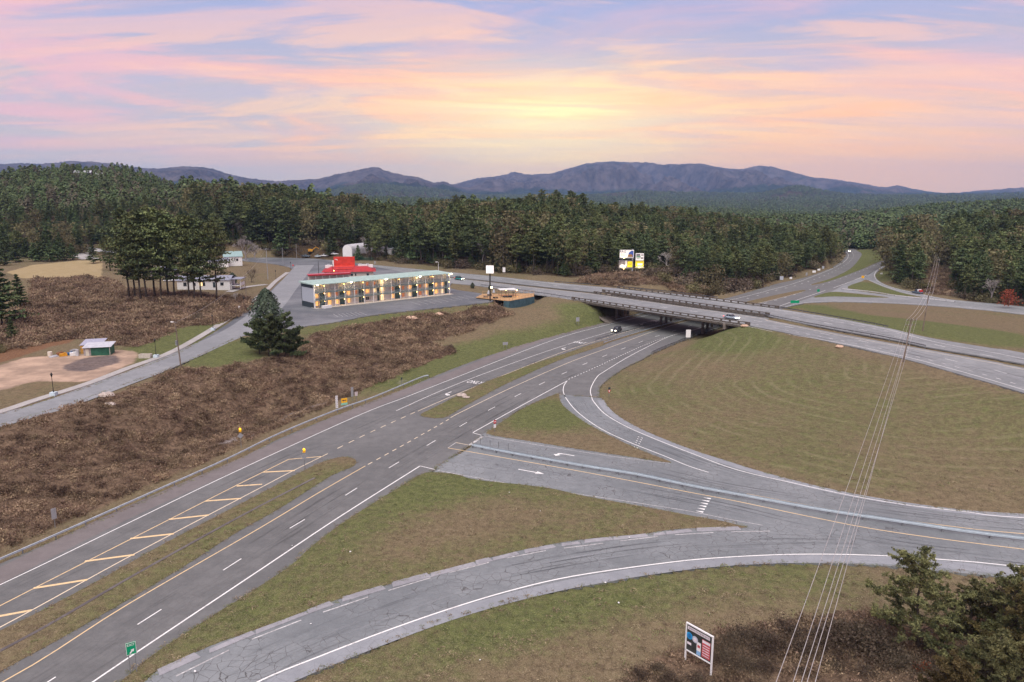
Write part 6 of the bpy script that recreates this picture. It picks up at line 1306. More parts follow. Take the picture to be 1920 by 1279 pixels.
for x, w_ in ((-8, 1.1), (-3, 1.0), (1, 1.6), (3, .6), (8.5, 1.0)): MB().box((x, -3.03, 1.7), (w_, .08, 1.0)).build('window', M_GLASS, rs)
for k, (x, y, z) in enumerate(((5.0, 6.2, 5.6), (8.4, 6.5, 5.5), (-9.5, 6.6, 5.5))): MB().box((0, 0, 0), (1.3, 1.1, .9)).build('roof_unit', M_GREYC, rs, loc=(x, y, z))
rb = MB()
for k in range(20): rb.box((-6.9+k*.48, 4.56, 6.9), (.05, .05, 4.9))
o = rb.build('sheet_rib', M_DRED, rs); o['kind'] = 'stuff'
MB().box((-6.0, 4.55, 8.3), (.9, .05, .25)).build('worn_patch', M_WHITEP, rs); MB().box((-5.4, 4.55, 8.0), (.3, .05, .5)).build('worn_patch', M_WHITEP, rs)
# long red canopy behind the motel
c0, c1 = W(577, 531, UZ), W(657, 527, UZ); cd = c1-c0; cn = empty('covered_walkway', (c0+c1)/2, math.atan2(cd.y, cd.x), 'long low red-edged metal roof just behind the motel', 'canopy'); L_ = cd.length
MB().box((0, 0, 3.75), (L_, 3.0, .18)).build('roof', mat('pink_red_metal_roof', (.55, .12, .16), .5), cn); MB().box((0, -1.55, 3.45), (L_, .12, .62)).build('fascia', M_DRED, cn); MB().box((0, .9, 1.75), (L_-.6, .2, 3.6)).build('wall', M_TANW, cn)
pm = MB().tube([(0, 0, 0), (0, 0, 3.6)], .08, 6).mesh('post', M_WHITEP)
for k in range(7): inst('post', pm, cn, (-L_/2+.3+(L_-.6)*k/6, -1.3, 0))
# arched metal hangar
q0 = hit(652, 486); qh = empty('arched_storage_building', q0, -.35, 'white arched metal building among the pines across the highway', 'building'); w_, h_, ln = 6.6, 8.6, 19
def archp(w, h, n=14):
    return [(-w/2, 0), (-w/2, h-w/2)]+[(-w/2*math.cos(math.pi*i/n), h-w/2+w/2*math.sin(math.pi*i/n)) for i in range(1, n)]+[(w/2, h-w/2), (w/2, 0)]
MB().extrude(archp(w_, h_), 0, ln).build('shell', M_STREAK, qh); MB().extrude(archp(w_-.5, h_-.3), -.12, -.02).build('end_wall', M_WHITEP, qh)
rb_ = MB()
for k in range(1, 13):
    pr = archp(w_+.14, h_+.07); rb_.extrude(pr, k*ln/13-.06, k*ln/13+.06)
rb_.build('rib', M_STREAK, qh)
q1 = hit(712, 486); q2 = empty('metal_warehouse', q1+Vector((0, 10, 0)), -.35, 'pale metal warehouse half hidden by pines right of the arched building', 'building'); MB().box((0, 6, 2.6), (16, 12, 5.4)).build('wall', M_WHITEP, q2); MB().box((0, 6, 5.5), (16.6, 12.6, .3)).build('roof', M_TIN, q2)
# porch house behind the grove
ph = house(388, 541, 7.6, 20, 8, 3.6, mrz-.62, 1.5, M_WHITEP, M_SHING, 'porch_house', 'white single-storey house with grey roof and covered porch behind the pine grove', extras=[(-7, -4, 2.2, 1.2, 1.4, 'window'), (-3.5, -4, 2.2, 1.0, 1.2, 'window'), (0, -4, 2.2, 1.2, 1.4, 'window'), (4, -4, 1.9, .9, 2, 'door'), (7, -4, 2.2, 1.2, 1.2, 'window')])
MB().box((12, 0, 1.35), (4, 6.5, .2)).build('porch_floor', M_WHITEP, ph); MB().box((12.1, 0, 4.0), (4.8, 8, .2)).build('porch_roof', M_SHING, ph); MB().box((13.9, 0, 2.0), (.08, 6.4, 1.0)).build('porch_rail', M_WHITEP, ph)
pm = MB().box((0, 0, 2.0), (.2, .2, 4.0)).mesh('porch_post', M_WHITEP)
for x, y in ((10.3, -3.1), (13.8, -3.1), (13.8, 3.1)): inst('porch_post', pm, ph, (x, y, 0))
MB().box((-1, -4.06, 2.2), (1.3, .1, 1.4)).build('lit_window', M_LITWIN2, ph)
house(437, 497, 8, 9, 7, 4.6, mrz-.3, 2.6, M_WHITEP, mat('green_grey_roof', (.25, .36, .36), .7), 'white_cottage', 'tall white cottage with grey green roof right of the pine grove', extras=[(2, -3.5, 3, 1, 1.3, 'window'), (-2, -3.5, 3, 1, 1.3, 'window')])
house(402, 500, 8, 14, 6, 3.0, mrz-.4, 1.2, M_WHITEP, M_SHING, 'white_bungalow', 'white bungalow seen between the pine trunks above the porch house')
house(310, 517, 8, 11, 7, 2.8, mrz-.5, 1.3, M_SIDING, M_SHING, 'grey_bungalow', 'low grey-roofed bungalow behind the left part of the pine grove')
house(337, 474, 9, 7, 5, 3, .2, 1.4, M_SIDING, mat('purple_brown_roof', (.24, .14, .15), .8), 'outbuilding', 'small outbuilding with brownish roof seen through the grove top')
house(203, 437, 0, 15, 5, 3.4, .1, .6, M_WHITEP, M_TIN, 'white_trailer', 'white trailer building at the foot of the left hill', 'trailer', at=hit(203, 440)); house(236, 434, 0, 9, 5, 3, .1, .8, M_WHITEP, M_TIN, 'white_trailer', 'shorter white trailer just right of the long one at the hill foot', 'trailer', at=hit(238, 438))
house(160, 330, 0, 16, 9, 4, .3, 2.2, M_SIDING, M_TIN, 'hilltop_house', 'tin-roofed house on the crest of the left hill', at=A(160, 745, Gp(*A(160, 745)[:2])+4)); house(193, 331, 0, 8, 6, 5, .3, 2, M_WHITEP, M_TIN, 'hilltop_shed', 'small pale shed on the left hill crest right of the tin-roofed house', at=A(193, 745, Gp(*A(193, 745)[:2])+3))
pt = A(1779, 800, 0); pt.z = CAMZ-(449-YH)/1406*800-5; house(0, 0, 0, 13, 9, 7, .2, 2.5, M_WHITEP, M_TIN, 'white_barn', 'white gabled building beyond the power line gap in the right-hand woods', 'barn', at=pt)
for px, py, D, w, lb in [(1607,397,2300,26,'pale house with lit windows in the far valley'),(1622,399,2350,18,'smaller pale house just right of the lit valley house'),(1818,404,1250,20,'pinkish house on the wooded ridge right of centre'),(1828,405,1260,12,'small outbuilding beside the pinkish ridge house'),(1686,420,1500,24,'low pink-roofed shed in a clearing above the far curve')]:
    p = A(px, D, CAMZ-(py-YH)/1406*D-3); house(0, 0, 0, w, w*.5, 6, .3, 3, mat('salmon_wall', (.60, .40, .33), .8), mat('pinkish_roof', (.42, .25, .23), .8), 'distant_house', lb, at=p)
# ================================================================== deck with pavilion
D0, D1, D2, D3, D4 = W(892, 560, UZ), W(955, 565.5, UZ+.2), W(1001.5, 557, UZ+.2), W(1001, 551.5, UZ+.2), W(905, 553.5, UZ)
dk = empty('patio_deck', D1, 0, 'raised wooden patio deck with railing on a blue green wall beside the motel lot', 'deck'); LV = lambda p: (p.x-D1.x, p.y-D1.y)
zt = .25; m_ = MB(); m_.prism([LV(D0), LV(D1), LV(D2), LV(D3), LV(D4)], zt-.16, zt+.02); deck = m_.build('deck_floor', M_DECK, dk)
bd = (D2-D1).normalized()
E0, E1 = W(944, 565.5, UZ+.2), W(951, 566.5, UZ+.2)
for a, b in ((E0, D1), (D1, D2), (D2, D3)):
    v = b-a; ang = math.atan2(v.y, v.x); c = (a+b)/2-D1; MB().box((c.x, c.y, zt-1.75), (v.length, .25, 3.3), ang).build('retaining_wall', mat('blue_green_wall', (.05, .10, .12), .7, 0, .2, .8), dk)
def fence_run(pts, z, m_, parent, h=1.0, step=1.9):
    for a, b in zip(pts, pts[1:]):
        v = b-a; L_ = Vector((v.x, v.y, 0)).length; k = max(1, int(L_/step)); ang = math.atan2(v.y, v.x); c = (a+b)/2
        MB().box((0, 0, h), (L_, .08, .07)).build('top_rail', m_, parent, loc=(c.x-D1.x, c.y-D1.y, z), rz=ang)
        for i in range(k+1): q = a.lerp(b, i/k)-D1; inst('rail_post', POSTM, parent, (q.x, q.y, z))
POSTM = MB().box((0, 0, .5), (.1, .1, 1.0)).mesh('rail_post', M_DECK); fence_run([D0.lerp(D1, .1), D1, D2, D3], zt, M_DECK, dk); fence_run([D3, D4], zt, M_DECK, dk)
pp = W(951, 559, UZ)-Vector((0, 0, 0)); pv = empty('pavilion', (pp.x, pp.y+2.5, UZ+zt), .25, 'small open pavilion with flat white roof on the wooden deck', 'pavilion'); MB().box((0, 0, 2.75), (6.4, 4.6, .18)).build('roof', M_TARP, pv)
pm = MB().box((0, 0, 1.35), (.16, .16, 2.7)).mesh('post', M_WOODP)
for x in (-2.7, 0, 2.7):
    for y in (-2, 2): inst('post', pm, pv, (x, y, 0))
inst('lamp', lm, pv, (3.1, -2.2, 2.5)); point(pv, (3.1, -2.5, 2.4), 35, (1, .65, .25), .2); inst('lamp', lm, pv, (-.4, 0, 2.4)); point(pv, (-.4, 0, 2.2), 20, (1, .6, .25), .2)
def table_set(p, rz, label):
    o = empty('picnic_table', p, rz, label, 'table'); MB().box((0, 0, .72), (1.7, .75, .06)).build('table_top', M_NAVY, o)
    for s_ in (-1, 1): MB().box((0, s_*.65, .43), (1.7, .28, .05)).build('bench', M_NAVY, o); MB().box((s_*.6, 0, .36), (.08, 1.3, .7)).build('leg', M_NAVY, o)
for n_, (px, py, lb) in enumerate([(911,558.5,'dark picnic table at the left end of the wooden deck'),(918,555.5,'dark picnic table behind the leftmost one on the deck'),(929,560.5,'dark picnic table by the pavilion corner'),(947,558.8,'picnic table under the pavilion roof'),(956,558.5,'second picnic table under the pavilion, to the right')]):
    p = W(px, py, UZ+zt); table_set(p, .3*n_, lb)
for px, py, lb in [(926,554.5,'closed grey patio umbrella standing behind the deck tables'),(916,556.8,'half folded grey patio umbrella at the left of the deck')]:
    p = W(px, py, UZ+zt); o = empty('patio_umbrella', p, 0, lb, 'umbrella'); MB().tube([(0, 0, 0), (0, 0, 2.5)], .03, 6).build('pole', M_GALVD, o); MB().tube([(0, 0, 1.2), (0, 0, 2.4), (0, 0, 2.5)], [.55, .2, .02], 8).build('canopy', M_GREYP, o)
p = W(963, 558.5, UZ+zt); o = empty('patio_heater', p, 0, 'dark patio heater at the right corner of the pavilion', 'heater'); MB().tube([(0, 0, 0), (0, 0, .1)], .3, 8).build('base', M_NAVY, o); MB().tube([(0, 0, .1), (0, 0, 2.0)], .05, 6).build('pole', M_NAVY, o); MB().tube([(0, 0, 2.0), (0, 0, 2.15)], [.45, .1], 8).build('hood', M_NAVY, o)
# tall blank white sign
p = W(919, 565, UZ); o = empty('pole_sign', p, -.12, 'tall black pole carrying a blank white square sign panel', 'sign'); MB().box((0, 0, 5.0), (.42, .42, 10.6)).build('pole', M_BLACK, o)
MB().box((0, 0, 11.4), (2.75, .5, 2.8)).build('panel_frame', mat('grey_pink_frame', (.5, .46, .45), .5), o); MB().box((0, -.27, 11.4), (2.6, .06, 2.65)).build('sign_face', M_PANELW, o); inst('lamp', MB().ball((0, 0, 0), .26, 8, 6).mesh('lamp', M_LAMPW, True), o, (.55, -.2, 5.0)); point(o, (.7, -.6, 5.0), 50, (1, .75, .25), .25)
# ================================================================== billboards
def board(o, x, z, w, h, face_m, y=0.0):
    MB().box((x, y, z+h/2), (w, .3, h)).build('board_frame', M_GREYC, o); f = MB().box((x, y-.17, z+h/2), (w-.2, .05, h-.2)).build('board_face', face_m, o); return f
def stick(o, name, poly, x, z, y, m_):
    m2 = MB(); m2.add([(x+a, y, z+b) for a, b in poly], [tuple(range(len(poly)))]); me = m2.mesh(name, m_)
    if me.polygons[0].normal.y > 0: me.flip_normals()
    return link(bpy.data.objects.new(name, me), o)
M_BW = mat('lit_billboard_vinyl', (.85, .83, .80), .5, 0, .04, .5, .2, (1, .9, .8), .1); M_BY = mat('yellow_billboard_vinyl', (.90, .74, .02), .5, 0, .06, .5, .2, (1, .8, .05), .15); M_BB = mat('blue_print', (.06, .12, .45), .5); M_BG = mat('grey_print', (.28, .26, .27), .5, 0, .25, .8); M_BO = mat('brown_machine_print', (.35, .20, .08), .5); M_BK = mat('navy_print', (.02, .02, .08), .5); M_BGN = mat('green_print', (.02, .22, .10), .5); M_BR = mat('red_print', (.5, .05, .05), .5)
p = hit(1174, 516); k_ = p.y/1406; p.z += 2.2; bb = empty('billboard', (p.x, p.y, p.z), -.12, 'left double-decker billboard with white upper and grey yellow lower advert', 'billboard')
S_ = k_; w1 = 27*S_; zb = 4*S_
board(bb, 0, zb+(500-484)*S_+1.1, w1, 15*S_, M_BW); board(bb, -.2, zb+.2, w1, 15*S_, M_BG)
zu = zb+16*S_+1.1; hu = 15*S_
stick(bb, 'board_print', [(w1*.08, .3), (w1*.46, .3), (w1*.46, hu-.4), (w1*.30, hu-.45), (w1*.14, hu*.62)], 0, zu, -.2, M_BB); stick(bb, 'board_print', [(w1*.05, .4), (w1*.40, .4), (w1*.42, hu*.36), (w1*.24, hu*.50), (w1*.10, hu*.35)], 0, zu, -.205, M_BO)
o = link(bpy.data.objects.new('lettering', text_mesh('lettering', 'RRG', hu*.42, M_BK, .01)), bb); o.rotation_euler = (math.pi/2, 0, 0); o.location = (-w1*.27, -.21, zu+hu*.76)
for r_ in range(2): stick(bb, 'text_line', [(-w1*.42, 0), (-w1*.12, 0), (-w1*.12, hu*.07), (-w1*.42, hu*.07)], 0, zu+hu*(.42-.16*r_), -.205, M_BG)
stick(bb, 'board_print', [(.1*w1, .4), (.44*w1, .4), (.44*w1, hu*.85), (.1*w1, hu*.85)], -.2, zb+.2, -.2, M_BY); stick(bb, 'board_print', [(-.45*w1, .3), (0, .3), (.05*w1, hu*.3), (-.3*w1, hu*.5), (-.45*w1, hu*.3)], -.2, zb+.2, -.2, M_BW); stick(bb, 'board_print', [(-.05*w1, hu*.3), (.05*w1, hu*.3), (.05*w1, hu*.9), (-.05*w1, hu*.9)], -.2, zb+.2, -.203, M_BW)
for k in range(3): stick(bb, 'text_line', [(.17*w1+k*w1*.08, hu*.35), (.2*w1+k*w1*.08, hu*.35), (.2*w1+k*w1*.08, hu*.6), (.17*w1+k*w1*.08, hu*.6)], -.2, zb+.2, -.206, M_BO)
MB().box((0, -.9, zb-.1), (w1+.6, .6, .12)).build('catwalk', M_GALVD, bb); MB().box((0, -.9, zu-.3), (w1+.6, .6, .12)).build('catwalk', M_GALVD, bb)
MB().box((w1*.42, .3, (zu+hu)/2), (.55, .5, zu+hu+.6)).build('mast', M_GREYP, bb); MB().box((-w1*.3, .3, zu/2+1), (.3, .3, zu)).build('mast', M_GALVD, bb)
for zz_ in (zu-.15, zb+.05): inst('lamp', lm, bb, (-w1*.2, -1.2, zz_)); point(bb, (-w1*.2, -1.5, zz_+.3), 60, (1, .8, .5), .2)
p2 = hit(1199, 516); p2.z += 2.2; b2 = empty('billboard', (p2.x, p2.y+1, p2.z), -.04, 'right double-decker billboard with white upper and bright yellow lower advert', 'billboard'); w2 = 16.5*S_; zb2 = 5.5*S_
board(b2, 0, zb2+14*S_, w2, 14.5*S_, M_BW); board(b2, 0, zb2+2.2*S_, w2, 11.5*S_, M_BY); zq = zb2+14*S_
o = link(bpy.data.objects.new('lettering', text_mesh('lettering', 'KEN', S_*3.6, M_BK, .01)), b2); o.rotation_euler = (math.pi/2, 0, 0); o.location = (-w2*.2, -.21, zq+11*S_)
bpy.data.objects.remove(o)
for (x0, x1, z0, z1, m_) in [(-.42, .05, 9.5, 12.5, M_BK), (-.42, .1, 6, 8.6, M_BGN), (.15, .45, 9.8, 12, M_BG), (-.35, .0, 3.5, 4.6, M_BG), (.12, .42, 3.5, 6.5, M_BG)]: stick(b2, 'text_line', [(x0*w2, z0*S_), (x1*w2, z0*S_), (x1*w2, z1*S_), (x0*w2, z1*S_)], 0, zq, -.2, m_)
for (x0, x1, z0, z1, m_) in [(-.42, .42, 8.4, 10, M_BO), (-.25, .35, 2.4, 6.6, M_BW)]: stick(b2, 'text_line', [(x0*w2, z0*S_), (x1*w2, z0*S_), (x1*w2, z1*S_), (x0*w2, z1*S_)], 0, zb2+2.2*S_, -.2, m_)
MB().box((0, -.6, zb2), (w2+.6, .7, .18)).build('catwalk', mat('yellow_lit_catwalk', (.7, .62, .35), .6), b2); MB().box((0, -.6, zb2+1.8*S_), (w2*.8, .1, .25)).build('catwalk', M_BW, b2)
for k in range(4):
    MB().box((-w2*.42+w2*.28*k, .1, (zb2+13*S_)/2-.5), (.22, .3, zb2+13*S_+1)).build('mast', M_GALVD, b2); MB().box((-w2*.42+w2*.28*k, -.6, zb2+.9*S_), (.15, .1, 1.8*S_)).build('bracket', M_BW, b2)
point(b2, (0, -1.8, zb2+.3), 70, (1, .85, .4), .3)
# ================================================================== foreground notice board
def frame_sign():
    a, b = W(1285, 1228, -.6), W(1331, 1266, -.9); base = hit(1285, 1236); base2 = hit(1331, 1268)
    v = base2-base; L_ = Vector((v.x, v.y, 0)).length; L_ = max(L_, 3.0); rz = math.atan2(v.y, v.x); o = empty('notice_board', base, rz, 'dark framed roadside notice board with blue and grey roundels and red panel', 'sign')
    tilt = 0.0; h0, h1 = 1.1, 3.9; H_ = h1-h0; dz = (base2.z-base.z)/L_
    MB().box((L_/2, 0, (h0+h1)/2), (L_, .06, H_)).build('board', M_SDARK, o)
    for (c, d) in (((L_/2, -.02, h1), (L_+.12, .14, .12)), ((L_/2, -.02, h0), (L_+.12, .14, .12))): MB().box(c, d).build('frame_rail', M_SWHITE, o)
    for x in (0, L_): MB().box((x, -.02, h1/2-.3), (.13, .14, h1+.6)).build('post', M_SWHITE, o)
    y = -.05
    def rect(name, u0, u1, v0, v1, m_, yy=y): stick(o, name, [(u0*L_, 0), (u1*L_, 0), (u1*L_, (v1-v0)*H_), (u0*L_, (v1-v0)*H_)], 0, h0+v0*H_, yy, m_)
    def disc(u, v, r, m_, yy=y): stick(o, 'roundel', [(u*L_+r*math.cos(k*math.pi/12), r*math.sin(k*math.pi/12)) for k in range(24)], 0, h0+v*H_, yy, m_)
    M_PINK = mat('pale_pink_print', (.75, .70, .74), .5); M_BLU = mat('bright_blue_print', (.02, .30, .62), .5); M_LB = mat('light_grey_print', (.48, .50, .58), .5); M_SR = mat('salmon_red_print', (.55, .10, .11), .5)
    rect('title_strip', .05, .90, .80, .92, M_PINK); t_ = link(bpy.data.objects.new('lettering', text_mesh('lettering', 'WELCOME TO OUR COMMUNITY', .25, M_BG, .004)), o); bpy.data.objects.remove(t_)
    g = random.Random(4); u = .10
    while u < .86:
        w_ = g.uniform(.012, .03); rect('letter_stroke', u, u+w_, .825, .895, M_BG, y-.006); u += w_+g.uniform(.008, .02)
    disc(.13, .58, .36, M_BLU); disc(.13, .58, .22, mat('mid_blue_print', (.03, .18, .45), .5), y-.006); disc(.35, .55, .34, M_LB); disc(.35, .55, .2, M_PINK, y-.006)
    rect('caption', .05, .21, .25, .34, M_PINK); rect('poster', .42, .58, .12, .52, M_SWHITE); rect('poster_foot', .42, .58, .05, .2, mat('sky_blue_print', (.25, .45, .70), .5), y-.006); rect('text_line', .45, .55, .32, .42, M_SR, y-.006)
    rect('red_panel', .62, .93, .08, .72, M_SR); rect('panel_heading', .63, .92, .60, .70, M_PINK, y-.006)
    for k in range(5): rect('text_line', .65, .90, .14+k*.09, .17+k*.09, M_PINK, y-.006)
frame_sign()
# ================================================================== signs
def facing(p, rz=None):            # yaw so the face (local -y) looks along the given heading
    return rz if rz is not None else 0.0
def sign(px, py, z, h_bot, w, h, label, m_face, rz=0.0, posts=1, name='road_sign', shape='rect', back=None, post_m=None, face=True, group=None, cat='sign'):
    p = W(px, py, z) if z is not None else hit(px, py); o = empty(name, p, rz, label, cat, group); pm_ = post_m or M_GALVD
    xs = (0,) if posts == 1 else (-w*.3, w*.3)
    for x in xs: MB().box((x, .05, (h_bot+h)/2-.1), (.08, .06, h_bot+h-.1)).build('post', pm_, o)
    if shape == 'rect': MB().box((0, 0, h_bot+h/2), (w, .04, h)).build('panel', m_face, o)
    elif shape == 'diamond': MB().box((0, 0, 0), (w, .04, w), tilt=Matrix.Rotation(math.pi/4, 4, 'Y')).build('panel', m_face, o, loc=(0, 0, h_bot+h/2))
    elif shape in ('oct', 'disc'):
        n_ = 8 if shape == 'oct' else 20; m2 = MB(); pr = [(w/2*math.cos(math.pi/n_+2*math.pi*k/n_), h_bot+h/2+w/2*math.sin(math.pi/n_+2*math.pi*k/n_)) for k in range(n_)]; m2.extrude(pr, -.02, .02); m2.build('panel', m_face, o)
    elif shape == 'tri': MB().extrude([(-w/2, h_bot+h), (0, h_bot), (w/2, h_bot+h)], -.02, .02).build('panel', m_face, o)
    return o
def put_text(o, s_, size, x, z, m_, y=-.03):
    t = link(bpy.data.objects.new('lettering', text_mesh('lettering', s_, size, m_, .003)), o); t.rotation_euler = (math.pi/2, 0, 0); t.location = (x, y, z); return t
ex = sign(251, 1263, 0, 1.95, .86, 1.25, 'green EXIT sign with white arrow on two posts beside the bottom left road', M_SGREEN, .55, 2, 'exit_sign')
put_text(ex, 'EXIT', .33, 0, 2.93, M_SWHITE); stick(ex, 'arrow', [(-.20, -.21), (-.11, -.28), (.10, -.06), (.17, -.14), (.21, .17), (-.08, .10), (-.01, .03)], .02, 2.35, -.035, M_SWHITE); 
for a, b, c, d in ((0, 1.98, .82, .03), (0, 3.17, .82, .03), (-.40, 2.575, .03, 1.2), (.40, 2.575, .03, 1.2)): MB().box((a, -.028, b), (c, .012, d)).build('border', M_SWHITE, ex)
sign(104, 989, 0, 1.2, .62, 1.5, 'grey back of a road sign behind the guardrail at far left', M_GREYC, .9)
def warn_post(px, py, label, group=None):
    o = sign(px, py, 0, 1.7, .75, .9, label, M_GREYC, .6, 1, 'warning_sign', 'diamond'); MB().box((0, -.02, 3.05), (.42, .12, .42), tilt=Matrix.Rotation(.3, 4, 'Y')).build('beacon', M_SYEL, o); MB().tube([(0, -.12, 3.38), (0, .1, 3.38)], .17, 10).build('beacon_lens', mat('amber_lens', (.95, .42, .02), .3, emit=(1, .4, .02), estr=1.2), o); return o
warn_post(452.5, 839, 'amber beacon over a grey sign back on the grass behind the guardrail'); warn_post(572, 880, 'amber beacon over a grey sign back standing in the striped median')
o = empty('vertical_sign', W(632, 769, 0), .55, 'tall narrow white sign with stacked letters behind the guardrail', 'sign'); MB().box((0, .05, .9), (.1, .08, 2.2)).build('post', M_GALVD, o); MB().box((0, 0, 1.75), (.5, .05, 2.6)).build('panel', M_SWHITE, o)
for k, ch in enumerate('DO NOT'.replace(' ', '')): put_text(o, ch, .55, 0, 2.75-k*.52, M_BK)
o = sign(646, 766, 0, 1.25, 1.25, .95, 'yellow arrow sign with green plate beside the white vertical sign', M_SYEL, .55, 1, 'arrow_sign'); stick(o, 'arrow', [(-.45, 0), (-.15, -.22), (-.15, -.08), (.42, -.08), (.42, .08), (-.15, .08), (-.15, .22)], 0, 1.75, -.035, M_BK); MB().box((0, -.005, 1.0), (1.4, .045, .42)).build('plate', mat('mint_plate', (.25, .55, .42), .5), o)
sign(661, 752, 0, 1.0, .55, 2.1, 'tall grey sign back right of the yellow arrow sign', M_GREYC, .55); sign(668.5, 755, 0, 1.5, .65, .9, 'small white and brown sign on a thin post by the guardrail', mat('pale_brown_sign', (.52, .46, .46), .5), .55)
sign(947.5, 655, None, 1.3, 1.6, .8, 'grey sign back on two posts on the green verge', M_GREYC, .4, 2); sign(1083, 610, None, 1.3, 1.2, 1.4, 'grey sign backs on two posts by the red clay patch', M_GREYC, .3, 2); sign(1063.5, 661, 0, 1.6, .35, 1.0, 'thin sign edge standing in the middle median', M_GREYC, 1.1)
sign(753.5, 721, 0, 1.2, .35, .5, 'small dark reflector sign behind the end of the guardrail', M_NAVY, .6)
o = sign(928, 811, 0, 1.7, .75, .75, 'red and white wrong-way sign at the nose of the small grass triangle', M_SRED, .75, 1, 'wrong_way_sign', 'oct'); MB().box((0, 0, 1.25), (.55, .04, .65)).build('plate', M_SWHITE, o); MB().box((0, -.03, 2.08), (.5, .02, .12)).build('bar', M_SWHITE, o)
o = sign(1142, 745, None, .9, .75, .75, 'red and white yield sign in the loop field edge', M_SRED, .4, 1, 'yield_sign', 'tri'); MB().extrude([(-.2, 1.55), (0, 1.15), (.2, 1.55)], -.035, -.022).build('yield_center', M_SWHITE, o); MB().box((0, 0, 2.0), (.55, .05, .5)).build('plate', M_NAVY, o)
sign(886.5, 836, 0, .4, .12, 3.0, 'thin sign seen edge-on at the nose of the double guardrail', M_GREYC, 1.4)
sign(1290, 640, 0, 1.2, 1.5, 2.4, 'large white sign panel by the right guardrail before the bridge', M_SWHITE, .15, 2)
sign(1131, 533.5, UZ, 1.3, 1.5, 1.5, 'orange diamond sign on the far side of the upper highway', mat('sign_orange', (.9, .33, .02), .5, emit=(1, .35, .02), estr=.2), 0, 2, 'warning_sign', 'diamond'); sign(1106, 532.5, UZ, 1.2, 1.0, 1.2, 'small grey sign left of the orange diamond sign', M_GREYC)
sign(945, 516, UZ, 1.5, 1.3, 2.2, 'white and blue sign at the wood edge behind the tall pole sign', M_SWHITE, 0, 2)
for px, py, m_, w, h, lb, sh in [(1465,528.5,M_GREYP,1.8,1.8,'pair of blue grey sign backs beside the far highway','rect'),(1482.5,526.5,M_SWHITE,1.3,1.0,'red and white sign at the wood edge by the far highway','rect'),(1526,514.5,M_SWHITE,1.9,1.2,'white sign halfway up the far highway','rect'),(1535,510.5,M_SWHITE,1.6,1.0,'white sign just beyond the halfway one','rect'),(1543,507,M_GREYP,1.2,1.6,'blue grey sign furthest up the wood edge','rect'),(1512,520,M_GREYC,1.0,1.6,'grey sign back below the white signs by the wood edge','rect')]: sign(px, py, None, 1.0, w, h, lb, m_)
sign(1534, 551, 0, 1.0, 1.3, 1.1, 'green sign at the nose of the far green island', M_SGREEN, .2); sign(1490, 572, 0, .8, 3.6, 1.1, 'wide green guide sign by the far exit ramp', M_SGREEN, .0, 2); sign(1617.5, 524.5, 0, .9, 1.5, 1.2, 'yellow double arrow sign at the far fork', M_SYEL, 0, 2); sign(1652.5, 517, None, .8, 1.2, .8, 'small white sign right of the far fork', M_SWHITE)
o = sign(550, 506, UZ, 1.9, .85, .85, 'red stop sign at the street corner left of the restaurant', M_SRED, .3, 1, 'stop_sign', 'oct'); put_text(o, 'STOP', .26, 0, 2.32, M_SWHITE)
sign(703, 497, UZ, .8, .9, 1.2, 'small pale post box on the far edge of the upper highway', M_GREYC)
sign(1015, 480, None, 1.2, 1.0, 1.0, 'small green sign in front of the pines', M_SGREEN) if False else None
# thin roadside marker wands on the double guardrail
wm = MB().box((0, 0, .55), (.05, .03, 1.1)).mesh('marker_wand', M_BLACK)
for k, (px, py) in enumerate([(901,838),(919,842),(935,845),(953,848.5)]): o = inst('marker_wand', wm, None, W(px, py, 0)+Vector((0, 0, .55))); tag(o, ['first dark wand on the double guardrail, nearest its nose','second dark wand along the double guardrail','third dark wand along the double guardrail','fourth dark wand along the double guardrail, farthest from its nose'][k], 'marker', 'dark wands on the double guardrail nose')
# ================================================================== street lamps and poles
def lamp_post(p, h, label, base=True, group='black lantern lamp posts along the left street'):
    o = empty('street_lamp', p, 0, label, 'street lamp', group)
    if base: MB().box((0, 0, .25), (1.0, 1.0, .7)).build('base', M_BASE, o)
    MB().tube([(0, 0, .5), (0, 0, .9), (0, 0, 1.1), (0, 0, h-.75)], [.12, .11, .06, .05], 8).build('pole', M_BLACK, o); m_ = MB(); m_.tube([(0, 0, h-.75), (0, 0, h-.35)], [.12, .2], 6); m_.tube([(0, 0, h-.35), (0, 0, h-.1), (0, 0, h+.1)], [.27, .12, .02], 6); m_.build('lantern', M_BLACK, o)
lamp_post(W(101, 741, UZ+.1), 4.3, 'black lantern lamp post nearest the bottom left of the street'); lamp_post(W(293, 670, UZ+.1), 4.4, 'black lantern lamp post beside the concrete trough'); lamp_post(W(399.7, 619, UZ+.1), 4.4, 'black lantern lamp post at the bend of the street'); lamp_post(W(458.5, 582.5, UZ+.1), 4.6, 'black lantern lamp post near the white cabinet'); lamp_post(W(517.5, 526, UZ+.1), 4.6, 'black lantern lamp post on the lawn beside the street', False); lamp_post(W(545.5, 508, UZ+.1), 4.6, 'black lantern lamp post at the intersection corner', False)
